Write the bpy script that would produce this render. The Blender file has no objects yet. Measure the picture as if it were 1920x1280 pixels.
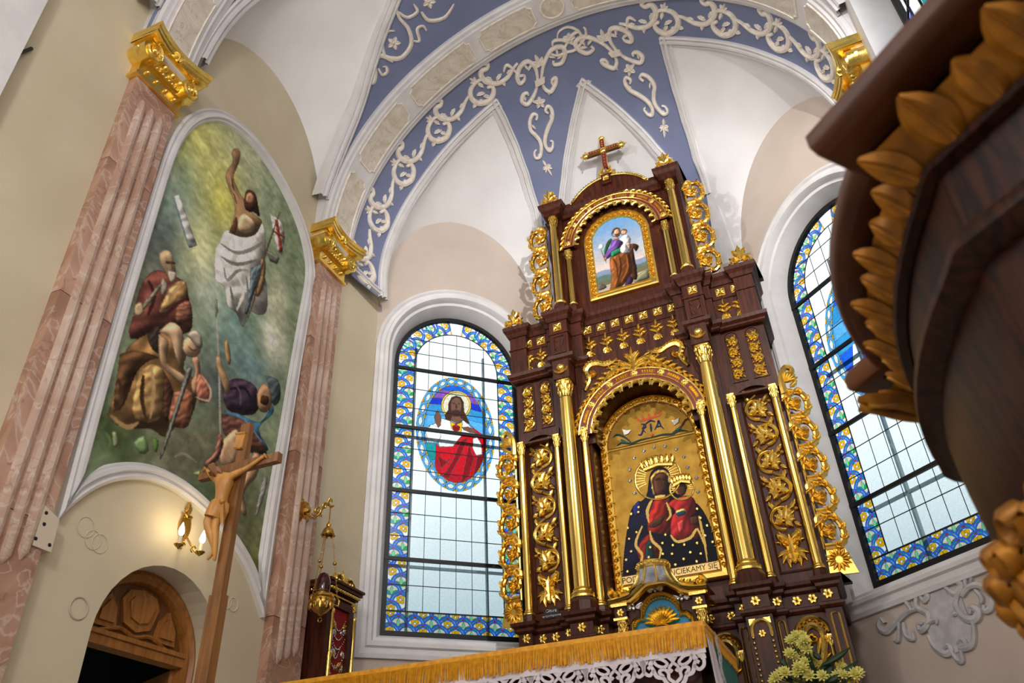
import bpy, bmesh, math, random
from mathutils import Vector, Matrix
from mathutils.geometry import tessellate_polygon
random.seed(7)
SC = bpy.context.scene
COL = SC.collection
PI = math.pi

# ---------------------------------------------------------------- camera
F_PX = 1508.5
R3 = ((0.91879257, -0.25186200, -0.30395025),
      (0.39300619, 0.51155006, 0.76410907),
      (-0.03696427, -0.82151206, 0.56899171))     # world = R3 @ (right, down, forward)
cam_d = bpy.data.cameras.new('camera')
cam = bpy.data.objects.new('camera', cam_d)
COL.objects.link(cam)
cam_d.sensor_width = 36.0
cam_d.lens = 36.0 * F_PX / 1920.0
cam_d.clip_start = 0.05
cam.matrix_world = Matrix(((R3[0][0], -R3[0][1], -R3[0][2], 0), (R3[1][0], -R3[1][1], -R3[1][2], 0),
                           (R3[2][0], -R3[2][1], -R3[2][2], 0), (0, 0, 0, 1)))
cam_d.dof.use_dof = True
cam_d.dof.focus_distance = 8.5
cam_d.dof.aperture_fstop = 4.0
SC.camera = cam

# ---------------------------------------------------------------- world (overcast sky) and view
SC.view_settings.view_transform = 'Standard'
SC.view_settings.look = 'None'
SC.view_settings.gamma = 1.0
SC.view_settings.use_curve_mapping = False
SC.view_settings.exposure = -0.16
SC.cycles.max_bounces = 8
SC.cycles.transparent_max_bounces = 16
SC.cycles.sample_clamp_indirect = 6.0
W = bpy.data.worlds.new('overcast_sky'); SC.world = W
W.use_nodes = True
nt = W.node_tree; nt.nodes.clear()
o_ = nt.nodes.new('ShaderNodeOutputWorld'); b_ = nt.nodes.new('ShaderNodeBackground')
tc = nt.nodes.new('ShaderNodeTexCoord'); sx = nt.nodes.new('ShaderNodeSeparateXYZ')
rp = nt.nodes.new('ShaderNodeValToRGB')
nt.links.new(tc.outputs['Generated'], sx.inputs[0]); nt.links.new(sx.outputs['Z'], rp.inputs[0])
rp.color_ramp.elements[0].position = 0.0; rp.color_ramp.elements[0].color = (.24, .32, .36, 1)
rp.color_ramp.elements[1].position = 0.75; rp.color_ramp.elements[1].color = (1.0, 1.0, 1.0, 1)
e_ = rp.color_ramp.elements.new(.28); e_.color = (.36, .44, .47, 1)
e_ = rp.color_ramp.elements.new(.42); e_.color = (.72, .78, .80, 1)
nt.links.new(rp.outputs[0], b_.inputs[0]); b_.inputs[1].default_value = 1.9
nt.links.new(b_.outputs[0], o_.inputs[0])

def area_light(name, loc, target, sx_, sy_, power, color):
    l = bpy.data.lights.new(name, 'AREA'); l.shape = 'RECTANGLE'; l.size = sx_; l.size_y = sy_
    l.energy = power; l.color = color
    o = bpy.data.objects.new(name, l); COL.objects.link(o); o.location = loc
    o.rotation_euler = (Vector(target) - Vector(loc)).to_track_quat('-Z', 'Y').to_euler()
    return o
def spot_light(name, loc, target, power, color, size=.12, ang=60, blend=.6):
    l = bpy.data.lights.new(name, 'SPOT'); l.energy = power; l.color = color
    l.shadow_soft_size = size; l.spot_size = math.radians(ang); l.spot_blend = blend
    o = bpy.data.objects.new(name, l); COL.objects.link(o); o.location = loc
    o.rotation_euler = (Vector(target) - Vector(loc)).to_track_quat('-Z', 'Y').to_euler()
    return o
# added area lights behind the camera, for assumed nave windows; walls have no openings
for yy in (-1.6, -4.6, -7.6):
    area_light('added_nave_area_light', (-6.3, yy, 4.6), (-1.5, yy + .8, 3.6), 1.5, 3.6, 110, (.98, .98, 1.0))
    area_light('added_nave_area_light', (3.9, yy, 4.6), (-1.5, yy + .8, 3.6), 1.5, 3.6, 100, (.98, .98, 1.0))
l_ = bpy.data.lights.new('nave_fill_light', 'POINT'); l_.energy = 420; l_.color = (1.0, .96, .9); l_.shadow_soft_size = .45  # added fill for surfaces facing the nave, not a known lamp
ch_ = bpy.data.objects.new('nave_fill_light', l_); COL.objects.link(ch_); ch_.location = (-.6, -2.2, 3.6)
# assumed altar spots, inferred from shadows, aimed at the altar and the apse
spot_light('assumed_altar_spot', (0.95, 1.95, 6.2), (-1.5, 7.2, 5.4), 880, (1.0, .97, .93), .045, 72)
spot_light('assumed_altar_spot', (-3.9, 1.95, 6.0), (-1.2, 7.2, 5.2), 330, (1.0, .97, .93), .08, 66)
spot_light('vault_fill_light', (-1.45, 1.0, 4.4), (-1.45, 6.4, 8.2), 190, (1.0, .98, .96), .25, 80)  # added fill that brightens the apse vault, no known fixture

# ---------------------------------------------------------------- pixel geometry (photo 1920 x 1280)
def ray(px, py):
    x, y, z = px - 960.0, py - 640.0, F_PX
    return Vector((R3[0][0]*x + R3[0][1]*y + R3[0][2]*z, R3[1][0]*x + R3[1][1]*y + R3[1][2]*z, R3[2][0]*x + R3[2][1]*y + R3[2][2]*z))
def on_x(px, py, X): v = ray(px, py); return v * (X / v.x)
def on_y(px, py, Y): v = ray(px, py); return v * (Y / v.y)
def on_z(px, py, Z): v = ray(px, py); return v * (Z / v.z)

class Frame:
    """a flat face: origin, u (right), v (up), n (towards the room)"""
    def __init__(s, o, u, v, n): s.o, s.u, s.v, s.n = Vector(o), Vector(u).normalized(), Vector(v).normalized(), Vector(n).normalized()
    def __call__(s, x, y, h=0.0): return s.o + s.u * x + s.v * y + s.n * h
    def px(s, a, b):
        d = ray(a, b); t = s.o.dot(s.n) / d.dot(s.n); p = d * t - s.o
        return (p.dot(s.u), p.dot(s.v))
    def moved(s, h): return Frame(s.o + s.n * h, s.u, s.v, s.n)
    def mat(s, x, y, h=0, ang=0, sc=1.0, flip=False):
        c, w = math.cos(ang), math.sin(ang)
        u = s.u * c + s.v * w; v = s.v * c - s.u * w
        if flip: u = -u
        m = Matrix((u * sc, v * sc, s.n * sc)).transposed().to_4x4(); m.translation = s(x, y, h)
        return m

# ---------------------------------------------------------------- materials
def lin(c): return tuple(((v/255.0)/12.92 if v/255.0 <= .04045 else ((v/255.0+.055)/1.055)**2.4) for v in c)
MATS = {}
def mat(name, rgb, rough=.6, metal=0.0, rgb2=None, scale=6.0, detail=4.0, bump=0.0, bscale=None, stretch=None, spec=.5, coat=0.0, ramp=(.35, .65), dist=0.0):
    m = bpy.data.materials.new(name); m.use_nodes = True; MATS[name] = m
    N = m.node_tree.nodes; L = m.node_tree.links; p = N['Principled BSDF']
    p.inputs['Base Color'].default_value = (*lin(rgb), 1); p.inputs['Roughness'].default_value = rough
    p.inputs['Metallic'].default_value = metal; p.inputs['Specular IOR Level'].default_value = spec
    if coat: p.inputs['Coat Weight'].default_value = coat; p.inputs['Coat Roughness'].default_value = .15
    if rgb2 or bump:
        t = N.new('ShaderNodeTexCoord'); mp = N.new('ShaderNodeMapping'); L.new(t.outputs['Object'], mp.inputs[0])
        if stretch: mp.inputs['Scale'].default_value = stretch
        if rgb2:
            n = N.new('ShaderNodeTexNoise'); n.inputs['Scale'].default_value = scale; n.inputs['Detail'].default_value = detail
            n.inputs['Distortion'].default_value = dist
            L.new(mp.outputs[0], n.inputs['Vector'])
            r = N.new('ShaderNodeValToRGB'); L.new(n.outputs['Fac'], r.inputs[0]); L.new(r.outputs[0], p.inputs['Base Color'])
            r.color_ramp.elements[0].position = ramp[0]; r.color_ramp.elements[0].color = (*lin(rgb), 1)
            r.color_ramp.elements[1].position = ramp[1]; r.color_ramp.elements[1].color = (*lin(rgb2), 1)
        if bump:
            n2 = N.new('ShaderNodeTexNoise'); n2.inputs['Scale'].default_value = bscale or scale * 3; n2.inputs['Detail'].default_value = 3
            L.new(mp.outputs[0], n2.inputs['Vector'])
            b = N.new('ShaderNodeBump'); b.inputs['Strength'].default_value = bump; b.inputs['Distance'].default_value = .02
            L.new(n2.outputs['Fac'], b.inputs['Height']); L.new(b.outputs[0], p.inputs['Normal'])
    return m
def paint_mat(name, rough=.6, wob=.35, scale=14.0):
    """colour comes from the painted colour attribute, with brushy variation"""
    m = bpy.data.materials.new(name); m.use_nodes = True; MATS[name] = m
    N = m.node_tree.nodes; L = m.node_tree.links; p = N['Principled BSDF']; p.inputs['Roughness'].default_value = rough
    p.inputs['Specular IOR Level'].default_value = .12
    a = N.new('ShaderNodeVertexColor'); a.layer_name = 'paint'
    t = N.new('ShaderNodeTexCoord'); n = N.new('ShaderNodeTexNoise'); n.inputs['Scale'].default_value = scale; n.inputs['Detail'].default_value = 5; n.inputs['Distortion'].default_value = 1.2
    L.new(t.outputs['Object'], n.inputs['Vector'])
    mr = N.new('ShaderNodeMapRange'); mr.inputs[1].default_value = .3; mr.inputs[2].default_value = .7; mr.inputs[3].default_value = 1 - wob; mr.inputs[4].default_value = 1 + wob
    L.new(n.outputs['Fac'], mr.inputs[0])
    vm = N.new('ShaderNodeVectorMath'); vm.operation = 'SCALE'; L.new(a.outputs['Color'], vm.inputs[0]); L.new(mr.outputs[0], vm.inputs['Scale'])
    L.new(vm.outputs[0], p.inputs['Base Color'])
    return m
def glass_mat(name, rgb, var=.25, scale=30.0):
    m = bpy.data.materials.new(name); m.use_nodes = True; MATS[name] = m
    N = m.node_tree.nodes; L = m.node_tree.links; N.remove(N['Principled BSDF'])
    out = N['Material Output']; tr = N.new('ShaderNodeBsdfTransparent'); gl = N.new('ShaderNodeBsdfGlossy'); mx = N.new('ShaderNodeMixShader')
    gl.inputs['Roughness'].default_value = .2; gl.inputs['Color'].default_value = (.6, .6, .6, 1)
    c = lin(rgb)
    t = N.new('ShaderNodeTexCoord'); n = N.new('ShaderNodeTexNoise'); n.inputs['Scale'].default_value = scale; n.inputs['Detail'].default_value = 2
    L.new(t.outputs['Object'], n.inputs['Vector'])
    r = N.new('ShaderNodeValToRGB'); r.color_ramp.elements[0].position = .35; r.color_ramp.elements[1].position = .65
    r.color_ramp.elements[0].color = tuple(v * (1 - var) for v in c) + (1,); r.color_ramp.elements[1].color = c + (1,)
    L.new(n.outputs['Fac'], r.inputs[0]); L.new(r.outputs[0], tr.inputs['Color'])
    mx.inputs[0].default_value = .04
    L.new(tr.outputs[0], mx.inputs[1]); L.new(gl.outputs[0], mx.inputs[2]); L.new(mx.outputs[0], out.inputs['Surface'])
    return m
def emit_mat(name, rgb, strength):
    m = bpy.data.materials.new(name); m.use_nodes = True; MATS[name] = m
    p = m.node_tree.nodes['Principled BSDF']; p.inputs['Emission Color'].default_value = (*lin(rgb), 1); p.inputs['Emission Strength'].default_value = strength
    p.inputs['Base Color'].default_value = (*lin(rgb), 1)
    return m
mat('plaster', (208, 194, 183), .85, rgb2=(198, 184, 172), scale=1.6, bump=.06, bscale=9)
mat('plaster_cream', (212, 201, 174), .85, rgb2=(202, 190, 162), scale=1.4, bump=.06, bscale=9)
mat('wood_ledge_lit', (98, 55, 28), .4, rgb2=(66, 34, 17), scale=5, detail=6, stretch=(1, 1, 4), spec=.35)  # pulpit wood in a brighter colour, standing for light on the ledge
mat('plaster_white', (238, 238, 240), .8, rgb2=(230, 229, 231), scale=1.8, bump=.04, bscale=8)
mat('trim_white', (228, 227, 228), .55, rgb2=(216, 214, 215), scale=4)
mat('vault_blue', (124, 133, 166), .75, rgb2=(116, 126, 160), scale=2.2)
mat('stucco', (246, 240, 230), .6, rgb2=(228, 218, 205), scale=16)
mat('stucco_grey', (205, 203, 205), .65, rgb2=(180, 178, 182), scale=12)
def marble_mat(name, c1, c2, vein, dark, scale=1.5):
    m = bpy.data.materials.new(name); m.use_nodes = True; MATS[name] = m
    N = m.node_tree.nodes; L = m.node_tree.links; p = N['Principled BSDF']; p.inputs['Roughness'].default_value = .32
    t = N.new('ShaderNodeTexCoord'); mp = N.new('ShaderNodeMapping'); L.new(t.outputs['Object'], mp.inputs[0]); mp.inputs['Rotation'].default_value = (.5, .3, .4)
    def noise(s, d, det): 
        n = N.new('ShaderNodeTexNoise'); n.inputs['Scale'].default_value = s; n.inputs['Distortion'].default_value = d; n.inputs['Detail'].default_value = det; L.new(mp.outputs[0], n.inputs['Vector']); return n.outputs['Fac']
    def ramp(src, stops):
        r = N.new('ShaderNodeValToRGB'); L.new(src, r.inputs[0]); e = r.color_ramp.elements
        for i, (pos, c) in enumerate(stops):
            q = e[i] if i < 2 else e.new(pos); q.position = pos; q.color = c
        return r.outputs[0]
    def mix(fac, ca, cb):
        x = N.new('ShaderNodeMix'); x.data_type = 'RGBA'; L.new(fac, x.inputs['Factor']); L.new(ca, x.inputs['A']); x.inputs['B'].default_value = (*lin(cb), 1); return x.outputs['Result']
    W_, K_ = (1, 1, 1, 1), (0, 0, 0, 1)
    base = ramp(noise(scale, 1.6, 6), [(.36, (*lin(c1), 1)), (.66, (*lin(c2), 1))])
    v = ramp(noise(scale*.9, 2.6, 8), [(.475, K_), (.525, K_), (.50, (.38, .38, .38, 1))]); d = ramp(noise(scale*1.4, 1.4, 7), [(.535, K_), (.565, K_), (.55, (.42, .42, .42, 1))])
    L.new(mix(d, mix(v, base, vein), dark), p.inputs['Base Color']); return m
marble_mat('marble_rose', (158, 116, 96), (198, 160, 138), (236, 226, 216), (104, 66, 50), 1.7)
marble_mat('marble_reed_lit', (182, 148, 128), (212, 190, 174), (238, 230, 222), (130, 92, 74), 1.7)  # rose marble coloured lighter, so highlights on the reeds are in the colour
marble_mat('marble_vein', (206, 196, 178), (228, 222, 210), (240, 236, 226), (150, 122, 92), 3.0)
mat('gold_pale', (240, 204, 124), .5, .3)
mat('gold', (255, 226, 130), .25, 1.0, rgb2=(246, 208, 100), scale=18, bump=.12, bscale=60)
mat('gold_panel', (170, 132, 50), .5, .7, rgb2=(142, 106, 32), scale=7, bump=.12, bscale=40)
mat('gold_smooth', (248, 214, 118), .19, 1.0)
mat('gold_matt', (246, 206, 100), .3, 1.0, rgb2=(255, 220, 122), scale=10)
mat('gold_leafwood', (178, 118, 24), .48, .45, rgb2=(120, 76, 14), scale=14, stretch=(1, 1, 1))
mat('wood_dark', (84, 38, 20), .42, rgb2=(50, 21, 10), scale=5, detail=6, stretch=(6, 6, .6), bump=.03, bscale=20, spec=.3)
mat('wood_ambo', (56, 27, 14), .45, rgb2=(24, 11, 6), scale=9, detail=7, stretch=(4, 4, .5), dist=2.0, spec=.2, ramp=(.4, .62))
mat('wood_mid', (170, 112, 52), .42, rgb2=(138, 86, 36), scale=5, detail=6, stretch=(6, 6, .6))
mat('wood_door_dark', (122, 78, 32), .45, rgb2=(96, 58, 22), scale=5, detail=6, stretch=(6, 6, .6))
mat('bar_outer', (150, 168, 174), .6)
mat('wood_cross', (140, 94, 44), .45, rgb2=(106, 66, 27), scale=5, detail=6, stretch=(7, 7, .6))
mat('wood_carved', (206, 152, 78), .48, rgb2=(178, 122, 54), scale=9, detail=5, stretch=(3, 3, .8))
mat('maroon', (112, 34, 36), .5)
mat('iron', (24, 24, 26), .5, .3)
mat('lead', (16, 17, 20), .6)
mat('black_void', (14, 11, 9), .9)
mat('brass', (200, 160, 80), .25, 1.0, bump=.15, bscale=90)
mat('silver', (205, 208, 214), .22, 1.0, bump=.1, bscale=80)
mat('red_velvet', (140, 10, 22), .7)
mat('red_glass', (58, 3, 8), .08, spec=.6)
mat('linen', (212, 204, 207), .85, rgb2=(196, 187, 192), scale=12)
mat('fringe_gold', (226, 162, 16), .6, rgb2=(200, 132, 8), scale=40)
mat('cloth_green', (16, 104, 92), .75)
mat('stone_floor', (176, 164, 150), .35, rgb2=(150, 138, 124), scale=3)
mat('blue_enamel', (24, 136, 190), .45)
mat('plaque_black', (24, 26, 28), .4)
mat('leaf_green', (40, 74, 36), .5, rgb2=(26, 54, 26), scale=20)
mat('petal_yellow', (255, 253, 190), .6, rgb2=(255, 246, 120), scale=20)
mat('candle', (238, 226, 196), .5)
mat('plate_beige', (214, 202, 180), .45)
mat('ring_grey', (190, 178, 160), .7)
paint_mat('fresco_paint', .7, .2, 9.0)
paint_mat('oil_paint', .4, .10, 30.0)
paint_mat('glass_paint', .5, .1)
emit_mat('bulb', (255, 236, 196), 14)
for nm, c in dict(g_clear=(236, 244, 246), g_blue=(36, 104, 232), g_lblue=(92, 176, 236), g_sky=(60, 158, 220), g_yellow=(238, 182, 16), g_green=(30, 164, 100), g_teal=(14, 154, 156),
                  g_lgreen=(126, 210, 156), g_red=(206, 16, 36), g_dred=(140, 8, 24), g_white=(244, 246, 238), g_cream=(226, 218, 190), g_violet=(150, 90, 190), g_brown=(70, 40, 28), g_skin=(120, 80, 62), g_deep=(36, 60, 210), g_gold=(240, 200, 70)).items():
    glass_mat(nm, c, .22 if nm != 'g_clear' else .1, 30 if nm != 'g_clear' else 55)

# ---------------------------------------------------------------- mesh builder
ORG = {}
def org(o): return ORG.get(o.name, Vector((0, 0, 0))) if o else Vector((0, 0, 0))
class MB:
    def __init__(s): s.v = []; s.f = []; s.m = []; s.c = []
    def add(s, vs, fs, m=0, col=None):
        b = len(s.v); s.v += [Vector(p) for p in vs]
        for f in fs: s.f.append(tuple(i + b for i in f)); s.m.append(m); s.c.append(col)
        return s
    def box(s, x0, x1, y0, y1, z0, z1, m=0):
        return s.add([(x0,y0,z0),(x1,y0,z0),(x1,y1,z0),(x0,y1,z0),(x0,y0,z1),(x1,y0,z1),(x1,y1,z1),(x0,y1,z1)],
                     [(0,3,2,1),(4,5,6,7),(0,1,5,4),(1,2,6,5),(2,3,7,6),(3,0,4,7)], m)
    def fbox(s, fr, x0, x1, y0, y1, h0, h1, m=0):
        P = [fr(x, y, h) for h in (h0, h1) for (x, y) in ((x0,y0),(x1,y0),(x1,y1),(x0,y1))]
        return s.add(P, [(0,3,2,1),(4,5,6,7),(0,1,5,4),(1,2,6,5),(2,3,7,6),(3,0,4,7)], m)
    def poly(s, fr, pts, h0, h1=None, m=0, col=None):
        """flat polygon at height h1 with side walls down to h0"""
        n = len(pts)
        tris = tessellate_polygon([[Vector((p[0], p[1], 0)) for p in pts]])
        if h1 is None: return s.add([fr(p[0], p[1], h0) for p in pts], [tuple(t) for t in tris], m, col)
        s.add([fr(p[0], p[1], h1) for p in pts], [tuple(t) for t in tris], m, col)
        P = [fr(p[0], p[1], h) for h in (h0, h1) for p in pts]
        return s.add(P, [(i, (i+1) % n, n + (i+1) % n, n + i) for i in range(n)], m, col)
    def holed(s, fr, outer, holes, h, m=0):
        loops = [[Vector((p[0], p[1], 0)) for p in outer]] + [[Vector((p[0], p[1], 0)) for p in hh] for hh in holes]
        allp = [p for l in loops for p in l]
        return s.add([fr(p.x, p.y, h) for p in allp], [tuple(t) for t in tessellate_polygon(loops)], m)
    def grid(s, rows, m=0, closed=False):
        """rows of equal length point lists -> quads"""
        n = len(rows[0]); fs = []
        for i in range(len(rows) - 1):
            for j in range(n if closed else n - 1):
                k = (j + 1) % n
                fs.append((i*n + j, i*n + k, (i+1)*n + k, (i+1)*n + j))
        return s.add([p for r in rows for p in r], fs, m)
    def tube(s, pts, rad, n=6, m=0, cap=True):
        pts = [Vector(p) for p in pts]; rows = []; up = None
        for i, p in enumerate(pts):
            t = (pts[min(i+1, len(pts)-1)] - pts[max(i-1, 0)]).normalized()
            if up is None:
                a = Vector((0, 0, 1)) if abs(t.z) < .9 else Vector((1, 0, 0)); up = (a - t * a.dot(t)).normalized()
            else:
                up = up - t * up.dot(t)
                up = up.normalized() if up.length > 1e-6 else t.orthogonal().normalized()
            sd = t.cross(up); r = rad[i] if isinstance(rad, (list, tuple)) else rad
            rows.append([p + (up * math.cos(2*PI*k/n) + sd * math.sin(2*PI*k/n)) * r for k in range(n)])
        b = len(s.v); s.grid(rows, m, True)
        if cap:
            for base in (b, b + (len(rows)-1) * n): s.f.append(tuple(base + k for k in range(n))); s.m.append(m); s.c.append(None)
        return s
    def lathe(s, c, prof, n=16, m=0, axis='z', sx=1.0, sy=1.0):
        rows = [[Vector(c) + Vector((r*sx*math.cos(2*PI*k/n), r*sy*math.sin(2*PI*k/n), z)) for k in range(n)] for r, z in prof]
        return s.grid(rows, m, True)
    def ball(s, c, r, m=0, n=6, sq=(1, 1, 1)):
        c = Vector(c); rows = []
        for i in range(n//2 + 2):
            a = -PI/2 + PI * i / (n//2 + 1)
            rows.append([c + Vector((r*sq[0]*math.cos(a)*math.cos(2*PI*k/n), r*sq[1]*math.cos(a)*math.sin(2*PI*k/n), r*sq[2]*math.sin(a))) for k in range(n)])
        return s.grid(rows, m, True)
    def ribbon(s, fr, pts, w, h, m=0, base=0.0, flat=False):
        """raised moulded stroke on a face: half width w and height h (numbers or per point lists)"""
        n = len(pts); rows = []
        for i, p in enumerate(pts):
            a = pts[max(i-1, 0)]; b = pts[min(i+1, n-1)]
            tx, ty = b[0]-a[0], b[1]-a[1]; l = math.hypot(tx, ty) or 1e-9; nx, ny = -ty/l, tx/l
            ww = w[i] if isinstance(w, (list, tuple)) else w; hh = h[i] if isinstance(h, (list, tuple)) else h
            prof = ((-1, 0), (-1, 1), (1, 1), (1, 0)) if flat else ((-1, 0), (-.8, .7), (0, 1), (.8, .7), (1, 0))
            rows.append([fr(p[0] + nx*ww*q[0], p[1] + ny*ww*q[0], base + hh*q[1]) for q in prof])
        return s.grid(rows, m)
    def leaf(s, fr, x, y, ang, L, Wd, h, m=0, curl=0.0, base=0.0, lobes=0):
        """a leaf lying on the face, with a ridge; tip curls sideways"""
        k = 6; rows = []
        for i in range(k + 1):
            t = i / k; a = ang + curl * t * t
            px = x + L * t * math.cos(ang + curl*t*.5); py = y + L * t * math.sin(ang + curl*t*.5)
            ww = Wd * (math.sin(PI * min(1, t*.92 + .06)) ** .8) * (1 - .25*(i % 2) * (1 if lobes else 0)); hh = h * (.35 + .65*math.sin(PI*(t*.8+.1)))
            nx, ny = -math.sin(a), math.cos(a)
            rows.append([fr(px + nx*ww*q, py + ny*ww*q, base + hh*z) for q, z in ((-1, .0), (-.55, .75), (0, .55), (.55, .75), (1, .0))])
        return s.grid(rows, m)
    def dome(s, fr, x, y, r, h, m=0, n=8, base=0.0):
        rows = [[fr(x + r*math.cos(a0)*math.cos(2*PI*k/n), y + r*math.cos(a0)*math.sin(2*PI*k/n), base + h*math.sin(a0)) for k in range(n)] for a0 in (0, .5, 1.0, 1.5)]
        return s.grid(rows, m, True)
    def build(s, name, mats, parent=None, smooth=False, origin=None, kind=None, layer=None):
        mats = [mats] if isinstance(mats, str) else mats
        o0 = Vector(origin) if origin is not None else (Vector([(min(p[i] for p in s.v) + max(p[i] for p in s.v)) / 2 for i in range(3)]) if s.v else Vector((0, 0, 0)))
        me = bpy.data.meshes.new(name); me.from_pydata([p - o0 for p in s.v], [], s.f)
        for x in mats: me.materials.append(MATS[x])
        if len(mats) > 1: me.polygons.foreach_set('material_index', s.m)
        if smooth:
            me.polygons.foreach_set('use_smooth', [True] * len(s.f))
            if smooth != 'all': me.set_sharp_from_angle(angle=math.radians(38))
        if any(c is not None for c in s.c):
            ca = me.color_attributes.new('paint', 'FLOAT_COLOR', 'CORNER'); i = 0; buf = []
            for f, c in zip(s.f, s.c):
                q = (*lin(c), 1.0) if c else (1, 1, 1, 1)
                buf += q * len(f)
            ca.data.foreach_set('color', buf)
        me.update()
        ob = bpy.data.objects.new(name, me); COL.objects.link(ob)
        ob.location = o0 - org(parent)
        if parent: ob.parent = parent
        ORG[ob.name] = o0
        if kind: ob['kind'] = kind
        return ob
def tag(o, label, cat, group=None):
    o['label'] = label; o['category'] = cat
    if group: o['group'] = group
    return o
def struct(o): o['kind'] = 'structure'; return o
def thing(name, loc, label=None, cat=None, group=None):
    o = bpy.data.objects.new(name, None); COL.objects.link(o); o.location = loc; ORG[o.name] = Vector(loc); o.empty_display_size = .1
    if label: tag(o, label, cat, group)
    return o
def put(src, m, parent=None, name=None):
    """another copy of a part mesh built about its own origin, placed by a world matrix"""
    c = bpy.data.objects.new(name or src.name.split('.')[0], src.data); COL.objects.link(c)
    if parent: c.parent = parent
    mm = m.copy(); mm.translation = m.translation - org(parent); c.matrix_local = mm
    ORG[c.name] = m.translation.copy()
    for k in ('kind',):
        if k in src: c[k] = src[k]
    return c
WORLD = Frame((0, 0, 0), (1, 0, 0), (0, 1, 0), (0, 0, 1))
def arc(cx, cy, r, a0, a1, n=16, ry=None):
    return [(cx + r*math.cos(math.radians(a0 + (a1-a0)*i/n)), cy + (ry or r)*math.sin(math.radians(a0 + (a1-a0)*i/n))) for i in range(n + 1)]
def spiral(cx, cy, r0, r1, a0, a1, n=18):
    return [(cx + (r0+(r1-r0)*i/n)*math.cos(math.radians(a0+(a1-a0)*i/n)), cy + (r0+(r1-r0)*i/n)*math.sin(math.radians(a0+(a1-a0)*i/n))) for i in range(n+1)]
def smooth_path(pts, n=5):
    """Catmull-Rom through the points"""
    out = []; P = [pts[0]] + list(pts) + [pts[-1]]
    for i in range(1, len(P) - 2):
        p0, p1, p2, p3 = P[i-1], P[i], P[i+1], P[i+2]
        for k in range(n):
            t = k / n
            out.append(tuple(.5*((2*b) + (-a+c)*t + (2*a-5*b+4*c-d)*t*t + (-a+3*b-3*c+d)*t*t*t) for a, b, c, d in zip(p0, p1, p2, p3)))
    out.append(tuple(pts[-1])); return out
def offset_path(pts, o):
    """parallel copy of an open plan polyline, moved to the right of its direction, mitred"""
    out = []; n = len(pts)
    for i in range(n):
        d1 = d2 = None
        if i > 0: d1 = (Vector(pts[i]) - Vector(pts[i-1])).normalized()
        if i < n-1: d2 = (Vector(pts[i+1]) - Vector(pts[i])).normalized()
        d1 = d1 or d2; d2 = d2 or d1
        n1 = Vector((d1.y, -d1.x)); n2 = Vector((d2.y, -d2.x)); b = (n1 + n2)
        k = 1.0 / max(.14, 1 + n1.dot(n2)); out.append((pts[i][0] + b.x*o*k, pts[i][1] + b.y*o*k))
    return out
def plan_sweep(mb, plan, prof, m=0, cap=True):
    """plan (x, y) polyline running left to right with the front on its right-hand side; prof of (out, z)"""
    rows = []
    for o, z in prof: rows.append([(x, y, z) for x, y in offset_path(plan, o)])
    return mb.grid(rows, m)
def path_sweep(mb, fr, path, prof, m=0, closed=False):
    """moulding along a flat path on a face; prof of (offset to the left of travel, height)"""
    pp = path + [path[0], path[1]] if closed else path
    rows = []
    for o, h in prof:
        q = offset_path(pp, -o)
        if closed: q = q[1:-1] + [q[1]]
        rows.append([fr(x, y, h) for x, y in q])
    return mb.grid(rows, m)
def arch_path(x0, x1, y0, ys, n=24, ry=None):
    """up the left side, over the arch, down the right side"""
    r = (x1-x0)/2; cx = (x0+x1)/2
    return [(x0, y0)] + arc(cx, ys, r, 180, 0, n, ry) + [(x1, y0)]
# ================================================================= the setting
FZ = -0.10                       # sanctuary floor
AX, SY, SZ, SR = -1.45, 5.62, 5.917, 2.74     # vault axis, start of the apse, springing, radius
XL, XR = -4.27, 1.33
A42 = math.radians(42); CU, SU = math.cos(A42), math.sin(A42)
F_LEFT = Frame((XL, 0, 0), (0, 1, 0), (0, 0, 1), (1, 0, 0))
F_WL = Frame((XL, 6.48, 0), (CU, SU, 0), (0, 0, 1), (SU, -CU, 0))
F_WR = Frame((XR, 6.48, 0), (CU, -SU, 0), (0, 0, 1), (-SU, -CU, 0))
LW = 2.4
YB = 6.48 + LW*SU
F_RIGHT = Frame((XR, 0, 0), (0, -1, 0), (0, 0, 1), (-1, 0, 0))
F_BACK = Frame((0, YB, 0), (1, 0, 0), (0, 0, 1), (0, -1, 0))
def sphere(phi, v, h=0.0):
    p, q = math.radians(phi), math.radians(v); r = SR - h
    return Vector((AX - r*math.cos(p)*math.cos(q), SY + r*math.sin(q), SZ + r*math.sin(p)*math.cos(q)))
def barrel(phi, y, h=0.0, r=SR):
    p = math.radians(phi); return Vector((AX - (r-h)*math.cos(p), y, SZ + (r-h)*math.sin(p)))
def inside(p, poly):
    x, y = p; c = False; j = len(poly) - 1
    for i in range(len(poly)):
        if (poly[i][1] > y) != (poly[j][1] > y) and x < (poly[j][0]-poly[i][0])*(y-poly[i][1])/(poly[j][1]-poly[i][1]) + poly[i][0]: c = not c
        j = i
    return c

# floors
struct(MB().box(XL, XR + .6, .6, YB, FZ - .2, FZ).build('floor', 'stone_floor'))
struct(MB().box(-6.6, 4.2, -9, .6, -.95, -.75).build('floor', 'stone_floor'))
st = MB()
for i in range(3): st.box(XL, XR, .6 - .32*(3-i), .6 - .32*(2-i), -.75, -.75 + .1625*(i+1))
struct(st.build('floor', 'stone_floor'))
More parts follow.
